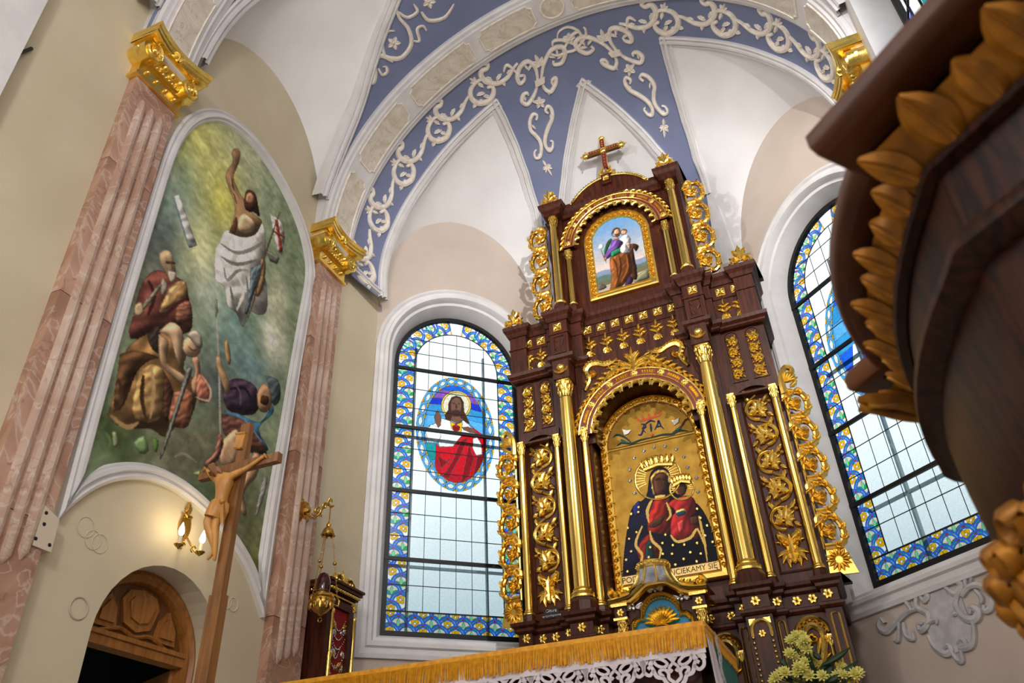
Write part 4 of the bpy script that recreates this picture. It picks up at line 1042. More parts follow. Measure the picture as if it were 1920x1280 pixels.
# ---- carved panels
def rinceau(m, fr, w, h, n, th, leafw, dirn=1):
    """running scroll of n rings going up from (0, 0)"""
    p = h/n; R = min(w*.46, p*.5)
    for i in range(n):
        s = 1 if (i % 2) else -1; s *= dirn; cy = p*(i+.5); cx = s*w*.03
        pts = spiral(cx, cy, R, R*.5, -90 if s > 0 else 270, (-90 + s*420) if s > 0 else (270 - 420), 26)
        m.ribbon(fr, pts, [th*(1 - .4*k/26) for k in range(27)], th*1.6)
        m.ribbon(fr, smooth_path([(cx + s*R*.6, cy - R*.8), (cx + s*R*1.0, cy), (cx + s*R*.55, cy + R*.85), (0, cy + p*.55)], 4), th*.75, th*1.4)
        base_a = PI/2 + s*.35
        for k, a in enumerate((-1.9, -1.1, -.45, .45, 1.1, 1.9)): m.leaf(fr, cx, cy - R*.25, base_a + a, R*(1.05 if abs(a) < 1 else .8), leafw, th*2.2, base=th*.6, curl=.35*(1 if a > 0 else -1), lobes=1)
        m.leaf(fr, cx, cy - R*.3, base_a, R*1.2, leafw*1.1, th*2.6, base=th*.8, lobes=1)
        m.dome(fr, cx, cy - R*.2, th*1.3, th*3.2, base=th*.5)
        m.leaf(fr, -s*R*.5, cy + R*.6, PI/2 + s*1.0, R*.85, leafw*.9, th*2, curl=-s*.6, lobes=1); m.leaf(fr, s*R*.5, cy + R*.7, PI/2 - s*.8, R*.8, leafw*.9, th*2, curl=s*.6, lobes=1); m.leaf(fr, -s*R*.6, cy - R*.5, -PI/2 - s*.9, R*.6, leafw*.8, th*2, lobes=1)
        m.dome(fr, -s*R*1.0, cy + R*.5, th*1.1, th*2)
def _wing(m, fr):
    f2 = lambda x, y, h: fr(x, y + .27, h); rinceau(m, f2, .255, 1.38, 5, .018, .040)
    for s in (-1, 1):      # mask-like palmette at the foot
        m.ribbon(fr, smooth_path([(0, .0), (s*.05, .06), (s*.04, .14), (s*.085, .20), (s*.10, .26), (s*.07, .28)], 4), .014, .03)
        for a, l, y in ((.1, .12, .10), (-.45, .13, .10), (.6, .11, .17), (-.95, .13, .09), (1.0, .12, .2)): m.leaf(fr, s*.015, y, (0 if s > 0 else PI) + s*a, l, .036, .04, curl=-s*.8, lobes=1)
        m.ribbon(fr, spiral(s*.045, .17, .03, .008, 90, 90 - s*420, 16), .010, .04)
    m.leaf(fr, 0, .05, PI/2, .2, .045, .05, lobes=1); m.leaf(fr, 0, .1, -PI/2, .11, .04, .045, lobes=1)
U_WING = unit('carved_scroll_panel', _wing, 'gold')
U_SMALL = unit('carved_scroll_strip', lambda m, fr: rinceau(m, fr, .115, .52, 4, .0125, .018), 'gold')
def _sp(m, fr):
    for a, l in ((0.1, .11), (.5, .09), (1.0, .1)): m.leaf(fr, 0, 0, a, l, .016, .02, lobes=1)
U_SPAN = unit('spandrel_leaf', _sp, 'gold')
for s in (-1, 1):
    put(U_WING, RF(.20).mat(s*1.125, 2.28, 0, 0, 1, s < 0), RT)
    for x in (1.025, 1.235): put(U_SMALL, RF(.20).mat(s*x, 4.155, 0, 0, 1, s < 0), RT)
    for x, a in ((1.0, 0), (1.25, 1)): put(U_SPAN, RF(.20).mat(s*(.955 if not a else 1.30), 4.0 if not a else 4.13, 0, 0 if (s > 0) ^ bool(a) else 0, 1, (s < 0) ^ bool(a)), RT)
    w_ = RF(.20)
    m = MB(); p = arch_path(s*1.125-.15, s*1.125+.15, 2.20, 3.86, 14); path_sweep(m, w_, p, [(.0, 0), (.0, .012), (-.012, .016), (-.02, 0)], closed=True); m.build('panel_moulding', 'wood_dark', RT)
    m = MB(); a_ = arc(s*1.115, 3.80, .185, 0, 180, 14); m.poly(w_, [(s*1.115+.22, 3.95), (s*1.115+.22, 4.08), (s*1.115-.22, 4.08), (s*1.115-.22, 3.95)] + [(x, z) for x, z in reversed(a_)][0:0] + [(s*1.115 - .185, 3.95)] + [(x, z) for x, z in arc(s*1.115, 3.80, .235, 140, 40, 12)] + [(s*1.115+.185, 3.95)], 0, .045); m.build('arch_spandrel', 'wood_dark', RT)
    m = MB(); m.fbox(w_, s*1.115-.24, s*1.115+.26 if s > 0 else s*1.115+.24, 3.945, 3.965, 0, .09); m.build('impost', 'wood_dark', RT)
    for x in (1.025, 1.235):
        m = MB(); p = arch_path(s*x-.075, s*x+.075, 4.13, 4.66, 10); path_sweep(m, w_, p, [(0, 0), (0, .012), (-.010, .012), (-.014, 0)], closed=True); m.build('panel_moulding', 'wood_dark', RT)
# openwork wings at the sides
def _ow(m, fr, w, h, n, th, fl):
    p = h/n
    for i in range(n):
        y0 = i*p; R = w*.46
        c = (w*.52, y0 + p*.5)
        pts = smooth_path([(w*.1, y0 + .02), (w*.75, y0 + p*.08), (w*.98, y0 + p*.38), (w*.85, y0 + p*.74), (w*.45, y0 + p*.86), (w*.12, y0 + p*.64), (w*.25, y0 + p*.38), (w*.55, y0 + p*.36), (w*.62, y0 + p*.52)], 5)
        m.ribbon(fr, pts, [th*(1.15 - .6*k/len(pts)) for k in range(len(pts))], th*1.1); m.ribbon(lambda x, y, hh: fr(x, y, -hh), pts, [th*(1.15 - .6*k/len(pts)) for k in range(len(pts))], th*.5)
        m.dome(fr, w*.55, y0 + p*.55, th*1.4, th*2.4)
        for k in range(3, len(pts)-8, 4):
            x, y = pts[k]; tx, ty = pts[k+1][0]-x, pts[k+1][1]-y; a = math.atan2(ty, tx)
            m.leaf(fr, x, y, a - .75, th*2.5, th*.75, th*1.5, curl=.6, base=th*.5, lobes=1); m.leaf(fr, x, y, a + .8, th*1.9, th*.6, th*1.4, curl=-.6, base=th*.6, lobes=1)
        m.ribbon(fr, pts, th*.22, th*1.75)
        for a, l in ((2.2, .5), (2.9, .45), (3.7, .5), (1.5, .4), (.8, .35)): m.leaf(fr, w*.5, y0 + p*.5, a, R*l*1.6, th*.9, th*1.4, lobes=1)
        for a, yy, xx in ((.5, .30, .9), (1.1, .62, .88), (2.5, .84, .4), (-.6, .14, .7)): m.leaf(fr, w*xx, y0 + p*yy, a, w*.3, th*.9, th*1.3, curl=.5, lobes=1)
        m.ribbon(fr, smooth_path([(w*.12, y0 + p*.64), (w*.05, y0 + p*.85), (w*.3, y0 + p*1.02)], 4), th, th)
    m.ribbon(fr, [(.012, 0), (.012, h)], .012, .02)
def _owing(m, fr):
    _ow(m, lambda x, y, h: fr(x, y + .22, h), .20, 1.56, 5, .029, 0)
    for k in range(14):
        a = 2*PI*k/14; m.leaf(fr, .10 + .028*math.cos(a), .12 + .028*math.sin(a), a, .075, .018, .04)
    m.poly(fr, [(0, 0), (.225, -.01), (.21, .05), (.19, .12), (.17, .2), (.02, .24)], -.015, .008)
    pts = smooth_path([(.02, 1.74), (.02, 1.86), (.04, 1.96), (.09, 2.02), (.14, 1.99), (.13, 1.94), (.10, 1.95)], 5); m.ribbon(fr, pts, [.036 - .018*i/len(pts) for i in range(len(pts))], .045)
    for k in range(6): m.leaf(fr, .05, 1.86, .2 + .3*k, .13, .02, .04, base=.01)
    for y in (1.72, 1.80): m.leaf(fr, .08, y, .6, .1, .03, .04, lobes=1)
U_OW = unit('openwork_wing', _owing, 'gold_matt')
def _ow2(m, fr):
    _ow(m, fr, .22, 1.42, 4, .028, 0)
    for y in (.55, .9, 1.2):
        for k in range(9): m.ball(fr(.12 + .02*((k*7) % 5 - 2), y + .02*((k*3) % 5 - 2), .03), .014, n=6)
U_OW2 = unit('openwork_scroll', _ow2, 'gold_matt')
for s in (-1, 1):
    put(U_OW, RF(.12).mat(s*1.375, 2.10, 0, 0, 1, s < 0), RT)
    put(U_OW2, RF(.22).mat(s*.875, 5.56, 0, 0, 1, s < 0), RT)
# ---- arches over the pictures
def big_arch(d, zc, rr, k, crest, span=86, cusps=13, nros=7):
    fr = RF(d); A0, A1 = 90 + span*1.0, 90 - span*1.0
    t = MB(); t.grid([[fr(x, z, h) for x, z in arc(0, zc, r, A0, A1, 40)] for r, h in ((rr-.085*k, -.02), (rr-.085*k, .03), (rr+.05*k, .03), (rr+.05*k, -.02))]); band = t.build('arch_band', 'maroon', RT)
    for r, w in ((rr-.04*k, .009*k), (rr+.045*k, .012*k), (rr-.085*k, .012*k)):
        m = MB(); m.ribbon(fr, arc(0, zc, r, A0, A1, 40), w, .014, base=.028); m.build('gilt_fillet', 'gold', band, smooth=True)
    # radial wooden spandrel behind
    for i in range(nros):
        a = math.radians(A0 + (A1-A0)*(.035 + .93*i/(nros-1))); x, z = (rr+.002*k)*math.cos(a), zc + (rr+.002*k)*math.sin(a)
        m = MB(); m.dome(fr, x, z, .042*k, .012, base=.03, n=12); flower(m, lambda u, v, h: fr(u, v, h + .04), x, z, .034*k, .012, 6); m.build('rosette', 'gold', band, smooth='all')
        if i < nros-1:
            b0 = A0 + (A1-A0)*(.035 + .93*(i+.28)/(nros-1)); b1 = A0 + (A1-A0)*(.035 + .93*(i+.72)/(nros-1))
            m = MB()
            for j in range(6):
                b = math.radians(b0 + (b1-b0)*j/5); q = .014*k; c = ((rr+.003*k)*math.cos(b), zc + (rr+.003*k)*math.sin(b)); e, f_ = (math.cos(b)*q*1.3, math.sin(b)*q*1.3), (-math.sin(b)*q, math.cos(b)*q)
                m.add([fr(c[0]+e[0]+f_[0], c[1]+e[1]+f_[1], .03), fr(c[0]+e[0]-f_[0], c[1]+e[1]-f_[1], .03), fr(c[0]-e[0]-f_[0], c[1]-e[1]-f_[1], .03), fr(c[0]-e[0]+f_[0], c[1]-e[1]+f_[1], .03), fr(*c, .055)], [(0, 1, 4), (1, 2, 4), (2, 3, 4), (3, 0, 4)])
            m.build('stud_row', 'gold', band, kind='stuff')
    for i in range(cusps):
        a = A0 + (A1-A0)*(i+.5)/cusps; b = math.radians(a); half = (A0-A1)/cusps/2
        m = MB(); rc = rr - .085*k; pts = []
        for j in range(9):
            u = -1 + j/4; aa = math.radians(a + u*half*.98); r = rc - .078*k + .068*k*math.sqrt(max(0, 1-u*u)); pts.append((r*math.cos(aa), zc + r*math.sin(aa)))
        m.ribbon(fr, pts, .019*k, .034, base=.015); m.build('cusp', 'gold', band, smooth=True)
    nl = 26
    for i in range(nl):
        a = math.radians(A0 + (A1-A0)*(i+.5)/nl); s = 1 if i < nl/2 else -1; e = abs(i + .5 - nl/2)/(nl/2)
        hgt = .075*k + (crest*.5*max(0, 1 - e*2.0)); x, z = (rr+.05*k)*math.cos(a), zc + (rr+.05*k)*math.sin(a)
        m = MB(); m.leaf(fr, x, z, a + .5*s, hgt*1.15, .026*k, .035, curl=s*.7, base=.01, lobes=1); m.leaf(fr, x, z, a - .6*s, hgt*.8, .02*k, .03, curl=-s*.9, base=.01, lobes=1)
        m.ribbon(fr, spiral(x + .022*k*math.cos(a), z + .022*k*math.sin(a), .024*k, .006, 0, 380*s, 12), .008*k, .03, base=.01); m.build('crest_leaf', 'gold', band, smooth=True)
    if crest:
        m = MB(); top = zc + rr + .05*k
        m.ribbon(fr, [(0, top-.01), (0, top + crest*.6)], [.03, .014], .05); m.leaf(fr, 0, top + crest*.3, PI/2, crest*.75, .03, .06, lobes=1)
        for s in (-1, 1):
            for a, l, y in ((.35, .55, .25), (.8, .62, .12), (1.15, .7, .04), (.55, .4, .5)): m.leaf(fr, 0, top + crest*y, PI/2 - s*a, crest*l, .032, .05, curl=-s*.5, base=.01, lobes=1)
            m.ribbon(fr, smooth_path([(s*.02, top + crest*.1), (s*.12, top + crest*.45), (s*.20, top + crest*.2), (s*.30, top - .02), (s*.38, top - .13)], 5), .02, .045)
            m.ribbon(fr, spiral(s*.13, top + crest*.28, .05, .012, 90, 90 - s*420, 16), .014, .04); m.ribbon(fr, spiral(s*.25, top + .005, .045, .012, 90, 90 - s*420, 16), .013, .04)
            for x, y, a in ((.16, .08, .6), (.24, .03, .2), (.32, -.02, .3), (.2, -.0, 1.2)): m.leaf(fr, s*x, top + y, (a if s > 0 else PI - a), .09, .026, .04, curl=-s*.4, lobes=1)
        m.build('acanthus_crest', 'gold', band, smooth=True)
    return band
# wooden spandrel boards with the arched openings
def spandrel(d, zc, r, x, z1, zlow, deep, name):
    fr = RF(d); m = MB(); a = arc(0, zc, r, 180, 0, 28)
    m.poly(fr, [(-x, zlow)] + [(-r, zlow)] + a + [(r, zlow), (x, zlow), (x, z1), (-x, z1)], -.02, 0)
    m.grid([[fr(p[0], p[1], h) for p in [(-r, zlow)] + a + [(r, zlow)]] for h in (0, -deep)]); m.build(name, 'wood_dark', RT)
spandrel(.15, 3.845, .505, .66, 4.84, 3.80, .28, 'arch_board')
big_arch(.12, 3.845*1.0, .618, 1.0, .27)
big_arch(.19, 6.46, .60, .92, 0, 88, 13)
# shell-like corner scrolls above the main arch
for s in (-1, 1):
    fr = RF(.15); m = MB()
    pts = smooth_path([(s*.56, 4.42), (s*.50, 4.55), (s*.53, 4.66), (s*.47, 4.73), (s*.38, 4.72), (s*.30, 4.68), (s*.22, 4.69), (s*.17, 4.72)], 5)
    m.ribbon(fr, pts, taper(len(pts), .038, .3), .04)
    for i in range(3, len(pts)-6, 2):
        x, z = pts[i]; m.dome(fr, x + s*.02, z + .026, .026, .05); m.leaf(fr, x, z, (1.0 if s > 0 else PI - 1.0), .06, .016, .05)
    m.ribbon(fr, spiral(s*.46, 4.59, .05, .012, 120, 120 + s*380, 16), .013, .04)
    for x, y, a in ((.53, 4.48, 1.9), (.2, 4.70, 3.4), (.28, 4.68, -1.9), (.5, 4.6, 3.0)): m.leaf(fr, s*x, y, (a if s > 0 else PI - a), .08, .02, .03, lobes=1)
    m.build('corner_scroll', 'gold', RT, smooth=True)
# cross on top
fx = RF(.2); cz = 7.95
m = MB()
for (x0, x1, z0, z1) in ((-.028, .028, 7.62, cz+.24), (-.24, .24, cz-.028, cz+.028)): m.fbox(fx, x0, x1, z0, z1, -.025, .025)
crs = m.build('altar_cross', 'maroon', RT)
m = MB()
for s in (-1, 1):
    m.ribbon(fx, [(s*.03, cz+.03), (s*.03, cz+.2)], .007, .035); m.ribbon(fx, [(s*.03, cz-.03), (s*.03, 7.64)], .007, .035)
    m.ribbon(fx, [(.03, cz+s*.03), (.2, cz+s*.03)], .007, .035); m.ribbon(fx, [(-.03, cz+s*.03), (-.2, cz+s*.03)], .007, .035)
m.build('gilt_fillet', 'gold', crs)
for (x, z) in ((0, cz+.24), (-.24, cz), (.24, cz), (0, cz)):
    m = MB(); m.dome(fx, x, z, .05, .035, n=12, base=.01); m.dome(lambda a, b, h: fx(a, b, -h), x, z, .05, .02, n=12)
    if (x, z) != (0, cz):
        for a in (0, PI/2, PI, -PI/2): m.ball(fx(x + .062*math.cos(a), z + .062*math.sin(a), .01), .014)
    m.build('cross_boss', 'gold', crs, smooth='all')
m = MB()
for k in range(5):
    for s in (-1, 1): m.dome(fx, s*(.06 + .033*k), cz, .008, .014, base=.025)
    m.dome(fx, 0, cz - .07 - .055*k, .008, .014, base=.025)
for k in range(3): m.dome(fx, 0, cz + .07 + .04*k, .008, .014, base=.025)
m.build('stud', 'gold', crs, smooth='all', kind='stuff')
m = MB(); m.fbox(fx, -.05, .05, 7.36, 7.46, -.05, .08)
for a, l, x in ((1.57, .16, 0), (1.9, .15, -.02), (1.25, .15, .02), (2.4, .12, -.03), (.75, .12, .03)): m.leaf(fx, x, 7.46, a, l, .03, .06, lobes=1)
for s in (-1, 1): m.ribbon(fx, spiral(s*.05, 7.5, .035, .01, 90, 90 - s*400, 14), .012, .06); m.ball(fx(s*.05, 7.6, .03), .025)
m.build('cross_socket', 'gold', crs, smooth=True)
put(U_SQ, RF(.10).mat(0, 7.36, 0, 0, .8), RT); m = MB(); m.fbox(RF(.2), -.06, .06, 7.28, 7.44, -.1, .09); m.build('keystone', 'wood_dark', RT)
# ---- pedestal panels
def gilt_arch_line(fr, x, w, z0, zs, r=.010, name='gilt_moulding'):
    m = MB(); m.ribbon(fr, arch_path(x-w/2, x+w/2, z0, zs, 12), r, .018); m.build(name, 'gold', RT, smooth=True)
for s in (-1, 1):
    for x, w, d in ((1.335, .062, .04), (.91, .05, .06), (.605, .05, .10)): gilt_arch_line(RF(d), s*x, w, .25, 1.76)
    fr = RF(-.06); gilt_arch_line(fr, s*.757, .15, 1.66, 1.71, .014)
    for t in (-1, 1):
        m = MB(); 
        for k in range(34): m.ball(fr(s*.757 + t*.075, .3 + .041*k, .008), .013, n=6)
        m.build('bead_moulding', 'gold', RT, smooth='all', kind='stuff')
        m = MB(); m.poly(fr, [(s*.757 + t*.085, 1.80), (s*.757 + t*.03, 1.80), (s*.757 + t*.085, 1.75)], 0, .012); m.build('corner_gilding', 'gold', RT)
    put(U_ROS, fr.mat(s*.757, 1.68, 0, 0, .75), RT)
    for x, d, w in ((1.13, .12, .26), (.40, .28, .26)):
        fr = RF(d); zc = 1.665; m = MB(); m.ribbon(fr, arc(s*x, zc, w/2, 0, 180, 20), .018, .03); m.build('gilt_arch', 'gold', RT, smooth=True)
        for k in range(7):
            a = 180*(k+.5)/7; m = MB(); pts = []
            for j in range(7):
                u = -1 + j/3; aa = math.radians(a + u*12.6); r = w/2 - .05 + .03*math.sqrt(max(0, 1-u*u)); pts.append((s*x + r*math.cos(aa), zc + r*math.sin(aa)))
            m.ribbon(fr, pts, .008, .02); m.build('cusp', 'gold', RT, smooth=True)
        for t in (-1, 1):
            c = Vector((RX + s*x + t*w*.47, RY + d - .03, 0)); m = MB(); m.lathe(c, [(.016, .3), (.016, 1.55)], 8); o = m.build('colonnette', 'gold_smooth', RT, smooth=True)
            S = Matrix.Diagonal((.024, .024, .09, 1)); S.translation = c + Vector((0, 0, 1.55)); put(U_CAP, S, o, 'capital')
        m = MB()
        pts = smooth_path([(s*x - .03, 1.58), (s*x - .075, 1.66), (s*x, 1.73), (s*x + .075, 1.66), (s*x + .05, 1.50), (s*x - .02, 1.38), (s*x - .08, 1.26), (s*x - .02, 1.18)], 6); m.ribbon(fr, pts, taper(len(pts), .03, .4), .04)
        for a, y, l in ((.5, 1.45, .12), (2.4, 1.36, .12), (1.2, 1.5, .14), (-.4, 1.35, .12), (3.6, 1.5, .1)): m.leaf(fr, s*x, y, a, l, .03, .04, lobes=1)
        m.ribbon(fr, spiral(s*x - .0, 1.63, .035, .01, 90, 480, 14), .014, .04); m.build('carved_scroll', 'gold', RT, smooth=True)
# plaque on the left wing
pf = RF(.195); q = [pf.px(*p) for p in ((1020, 1143), (1048, 1138), (1049, 1156), (1021, 1161))]
m = MB(); m.poly(pf, q, 0, .008); pq = m.build('name_plaque', 'plaque_black', RT)
def text_mesh(body_, fr, x, y, size, h, matn, parent, name='lettering', ang=0.0, sx=1.0):
    c = bpy.data.curves.new(name, 'FONT'); c.body = body_; c.size = size; c.extrude = .0006; c.align_x = 'CENTER'; c.align_y = 'CENTER'
    tmp = bpy.data.objects.new(name, c); COL.objects.link(tmp); dg = bpy.context.evaluated_depsgraph_get(); me = bpy.data.meshes.new_from_object(tmp.evaluated_get(dg)); COL.objects.unlink(tmp); bpy.data.objects.remove(tmp)
    me.materials.clear(); me.materials.append(MATS[matn])
    o = bpy.data.objects.new(name, me); COL.objects.link(o); o.parent = parent
    M = fr.mat(x, y, h, ang) @ Matrix.Diagonal((sx, 1, 1, 1)); M2 = M.copy(); M2.translation = M.translation - org(parent); o.matrix_local = M2; ORG[o.name] = M.translation.copy()
    return o
qx = sum(p[0] for p in q)/4; qz = sum(p[1] for p in q)/4
text_mesh('Ołtarz', pf, qx, qz+.022, .042, .010, 'silver', pq); text_mesh('uprzywilejowany', pf, qx, qz-.022, .028, .010, 'silver', pq)
# ================================================================= paintings
def painted_ground(name, fr, poly, nx, ny, colf, parent, matn, h=.001):
    """flat painted ground clipped to poly, colour per vertex from colf(x, y)"""
    x0, x1 = min(p[0] for p in poly), max(p[0] for p in poly); y0, y1 = min(p[1] for p in poly), max(p[1] for p in poly)
    ids = {}; V = []; Fs = []; C = []
    def vid(i, j):
        if (i, j) not in ids:
            x, y = x0 + (x1-x0)*i/nx, y0 + (y1-y0)*j/ny; ids[(i, j)] = len(V); V.append(fr(x, y, h)); C.append(colf(x, y))
        return ids[(i, j)]
    for i in range(nx):
        for j in range(ny):
            if inside((x0 + (x1-x0)*(i+.5)/nx, y0 + (y1-y0)*(j+.5)/ny), poly): Fs.append((vid(i, j), vid(i+1, j), vid(i+1, j+1), vid(i, j+1)))
    o0 = sum(V, Vector())/len(V); me = bpy.data.meshes.new(name); me.from_pydata([v - o0 for v in V], [], Fs); me.materials.append(MATS[matn])
    ca = me.color_attributes.new('paint', 'FLOAT_COLOR', 'POINT'); buf = []
    for c in C: buf += (*lin(c), 1.0)
    ca.data.foreach_set('color', buf)
    o = bpy.data.objects.new(name, me); COL.objects.link(o); o.parent = parent; o.location = o0 - org(parent); ORG[o.name] = o0
    return o
def painted(name, fr, polys, parent, matn, h0=.002, dz=.0004, px=None, cr=0, folds=0):
    """a painted figure: flat colour areas laid over each other, strokes given as ('s', rgb, width, pts)"""
    m = MB(); h = h0
    for it in polys:
        h += dz
        if it[0] == 's':
            pts = [fr.px(*p) for p in px(it[3])] if px else it[3]
            m2 = MB(); m2.ribbon(fr, smooth_path(pts, 4), taper((len(pts)-1)*4 + 1, it[2], .25), .0001, base=h, flat=True)
            m.add(m2.v, m2.f, 0, it[1])
        else:
            pts = [fr.px(*p) for p in px(it[1])] if px else it[1]
            if cr: pts = smooth_path(list(pts) + [pts[0]], cr)[:-1]
            m.poly(fr, pts, h, None, 0, it[0])
            xs_, ys_ = [p[0] for p in pts], [p[1] for p in pts]; bw, bh = max(xs_)-min(xs_), max(ys_)-min(ys_)
            if folds and bw*bh > .06:
                rg = random.Random(len(pts)*7 + int(bw*1000)); a0 = math.atan2(bh, bw*.4); made = 0
                for _ in range(folds*12):
                    if made >= folds: break
                    x, y = min(xs_) + bw*rg.random(), min(ys_) + bh*rg.random(); a = a0 + (rg.random()-.5)*1.3; l = (.15 + .25*rg.random())*max(bw, bh); b = a + (rg.random()-.5)*1.2
                    P3 = [(x, y), (x + l*.5*math.cos(a), y + l*.5*math.sin(a)), (x + l*.5*math.cos(a) + l*.5*math.cos(b), y + l*.5*math.sin(a) + l*.5*math.sin(b))]
                    if all(inside(p, pts) for p in P3):
                        k = (.76 if made % 2 else 1.22); c2 = tuple(min(250, v*k + (10 if k > 1 else 0)) for v in it[0]); m2 = MB()
                        q3 = smooth_path(P3, 4); m2.ribbon(fr, q3, taper(len(q3), .006 + .03*min(bw, bh)*rg.random(), .15), .0001, base=h + .0004*(made+1), flat=True); m.add(m2.v, m2.f, 0, c2); made += 1
                h += .0004*(made+1)
    return m.build(name, matn, parent)
def blobs(base, lst):
    def f(x, y):
        r, g, b = base; 
        for (bx, by, sx_, sy_, w, c) in lst:
            k = w*math.exp(-((x-bx)/sx_)**2 - ((y-by)/sy_)**2); r += (c[0]-r)*k; g += (c[1]-g)*k; b += (c[2]-b)*k
        return (r, g, b)
    return f
import numpy as np
def fill_mask(pts, x0, y0, cell, H, W_):
    m = np.zeros((H, W_), bool); ys = [p[1] for p in pts]
    j0, j1 = max(0, int((min(ys)-y0)/cell)), min(H-1, int((max(ys)-y0)/cell) + 1); n = len(pts)
    for j in range(j0, j1 + 1):
        y = y0 + j*cell + cell*1e-3; xs_ = []
        for i in range(n):
            (xa, ya), (xb, yb) = pts[i], pts[(i+1) % n]
            if (ya > y) != (yb > y): xs_.append(xa + (y-ya)/(yb-ya)*(xb-xa))
        xs_.sort()
        for a, b in zip(xs_[::2], xs_[1::2]):
            ia, ib = max(0, int(math.ceil((a-x0)/cell))), min(W_-1, int(math.floor((b-x0)/cell)))
            if ib >= ia: m[j, ia:ib+1] = True
    return m
def blur(a, r):
    for ax in (0, 1):
        p = np.pad(a, [(r+1, r) if k == ax else (0, 0) for k in range(a.ndim)], mode='edge'); c = np.cumsum(p, axis=ax)
        n = a.shape[ax]; hi = np.take(c, range(2*r+1, 2*r+1+n), axis=ax); lo = np.take(c, range(0, n), axis=ax); a = (hi - lo)/(2*r+1)
    return a
def figure(fr, items, px, cr=0, fold=.2):
    """painted areas and strokes of one figure in face coordinates"""
    out = []
    for it in items:
        st = it[0] == 's'; pts = [fr.px(*p) for p in px(it[3] if st else it[1])]
        if st:
            q = smooth_path(pts, 4); w = taper(len(q), it[2], .25); L_, R_ = [], []
            for i, p in enumerate(q):
                a, b = q[max(i-1, 0)], q[min(i+1, len(q)-1)]; tx, ty = b[0]-a[0], b[1]-a[1]; l = math.hypot(tx, ty) or 1e-9
                L_.append((p[0] - ty/l*w[i], p[1] + tx/l*w[i])); R_.append((p[0] + ty/l*w[i], p[1] - tx/l*w[i]))
            out.append((it[1], L_ + R_[::-1], 0.0))
        else: out.append((it[0], smooth_path(list(pts) + [pts[0]], cr)[:-1] if cr else pts, fold))
    return out
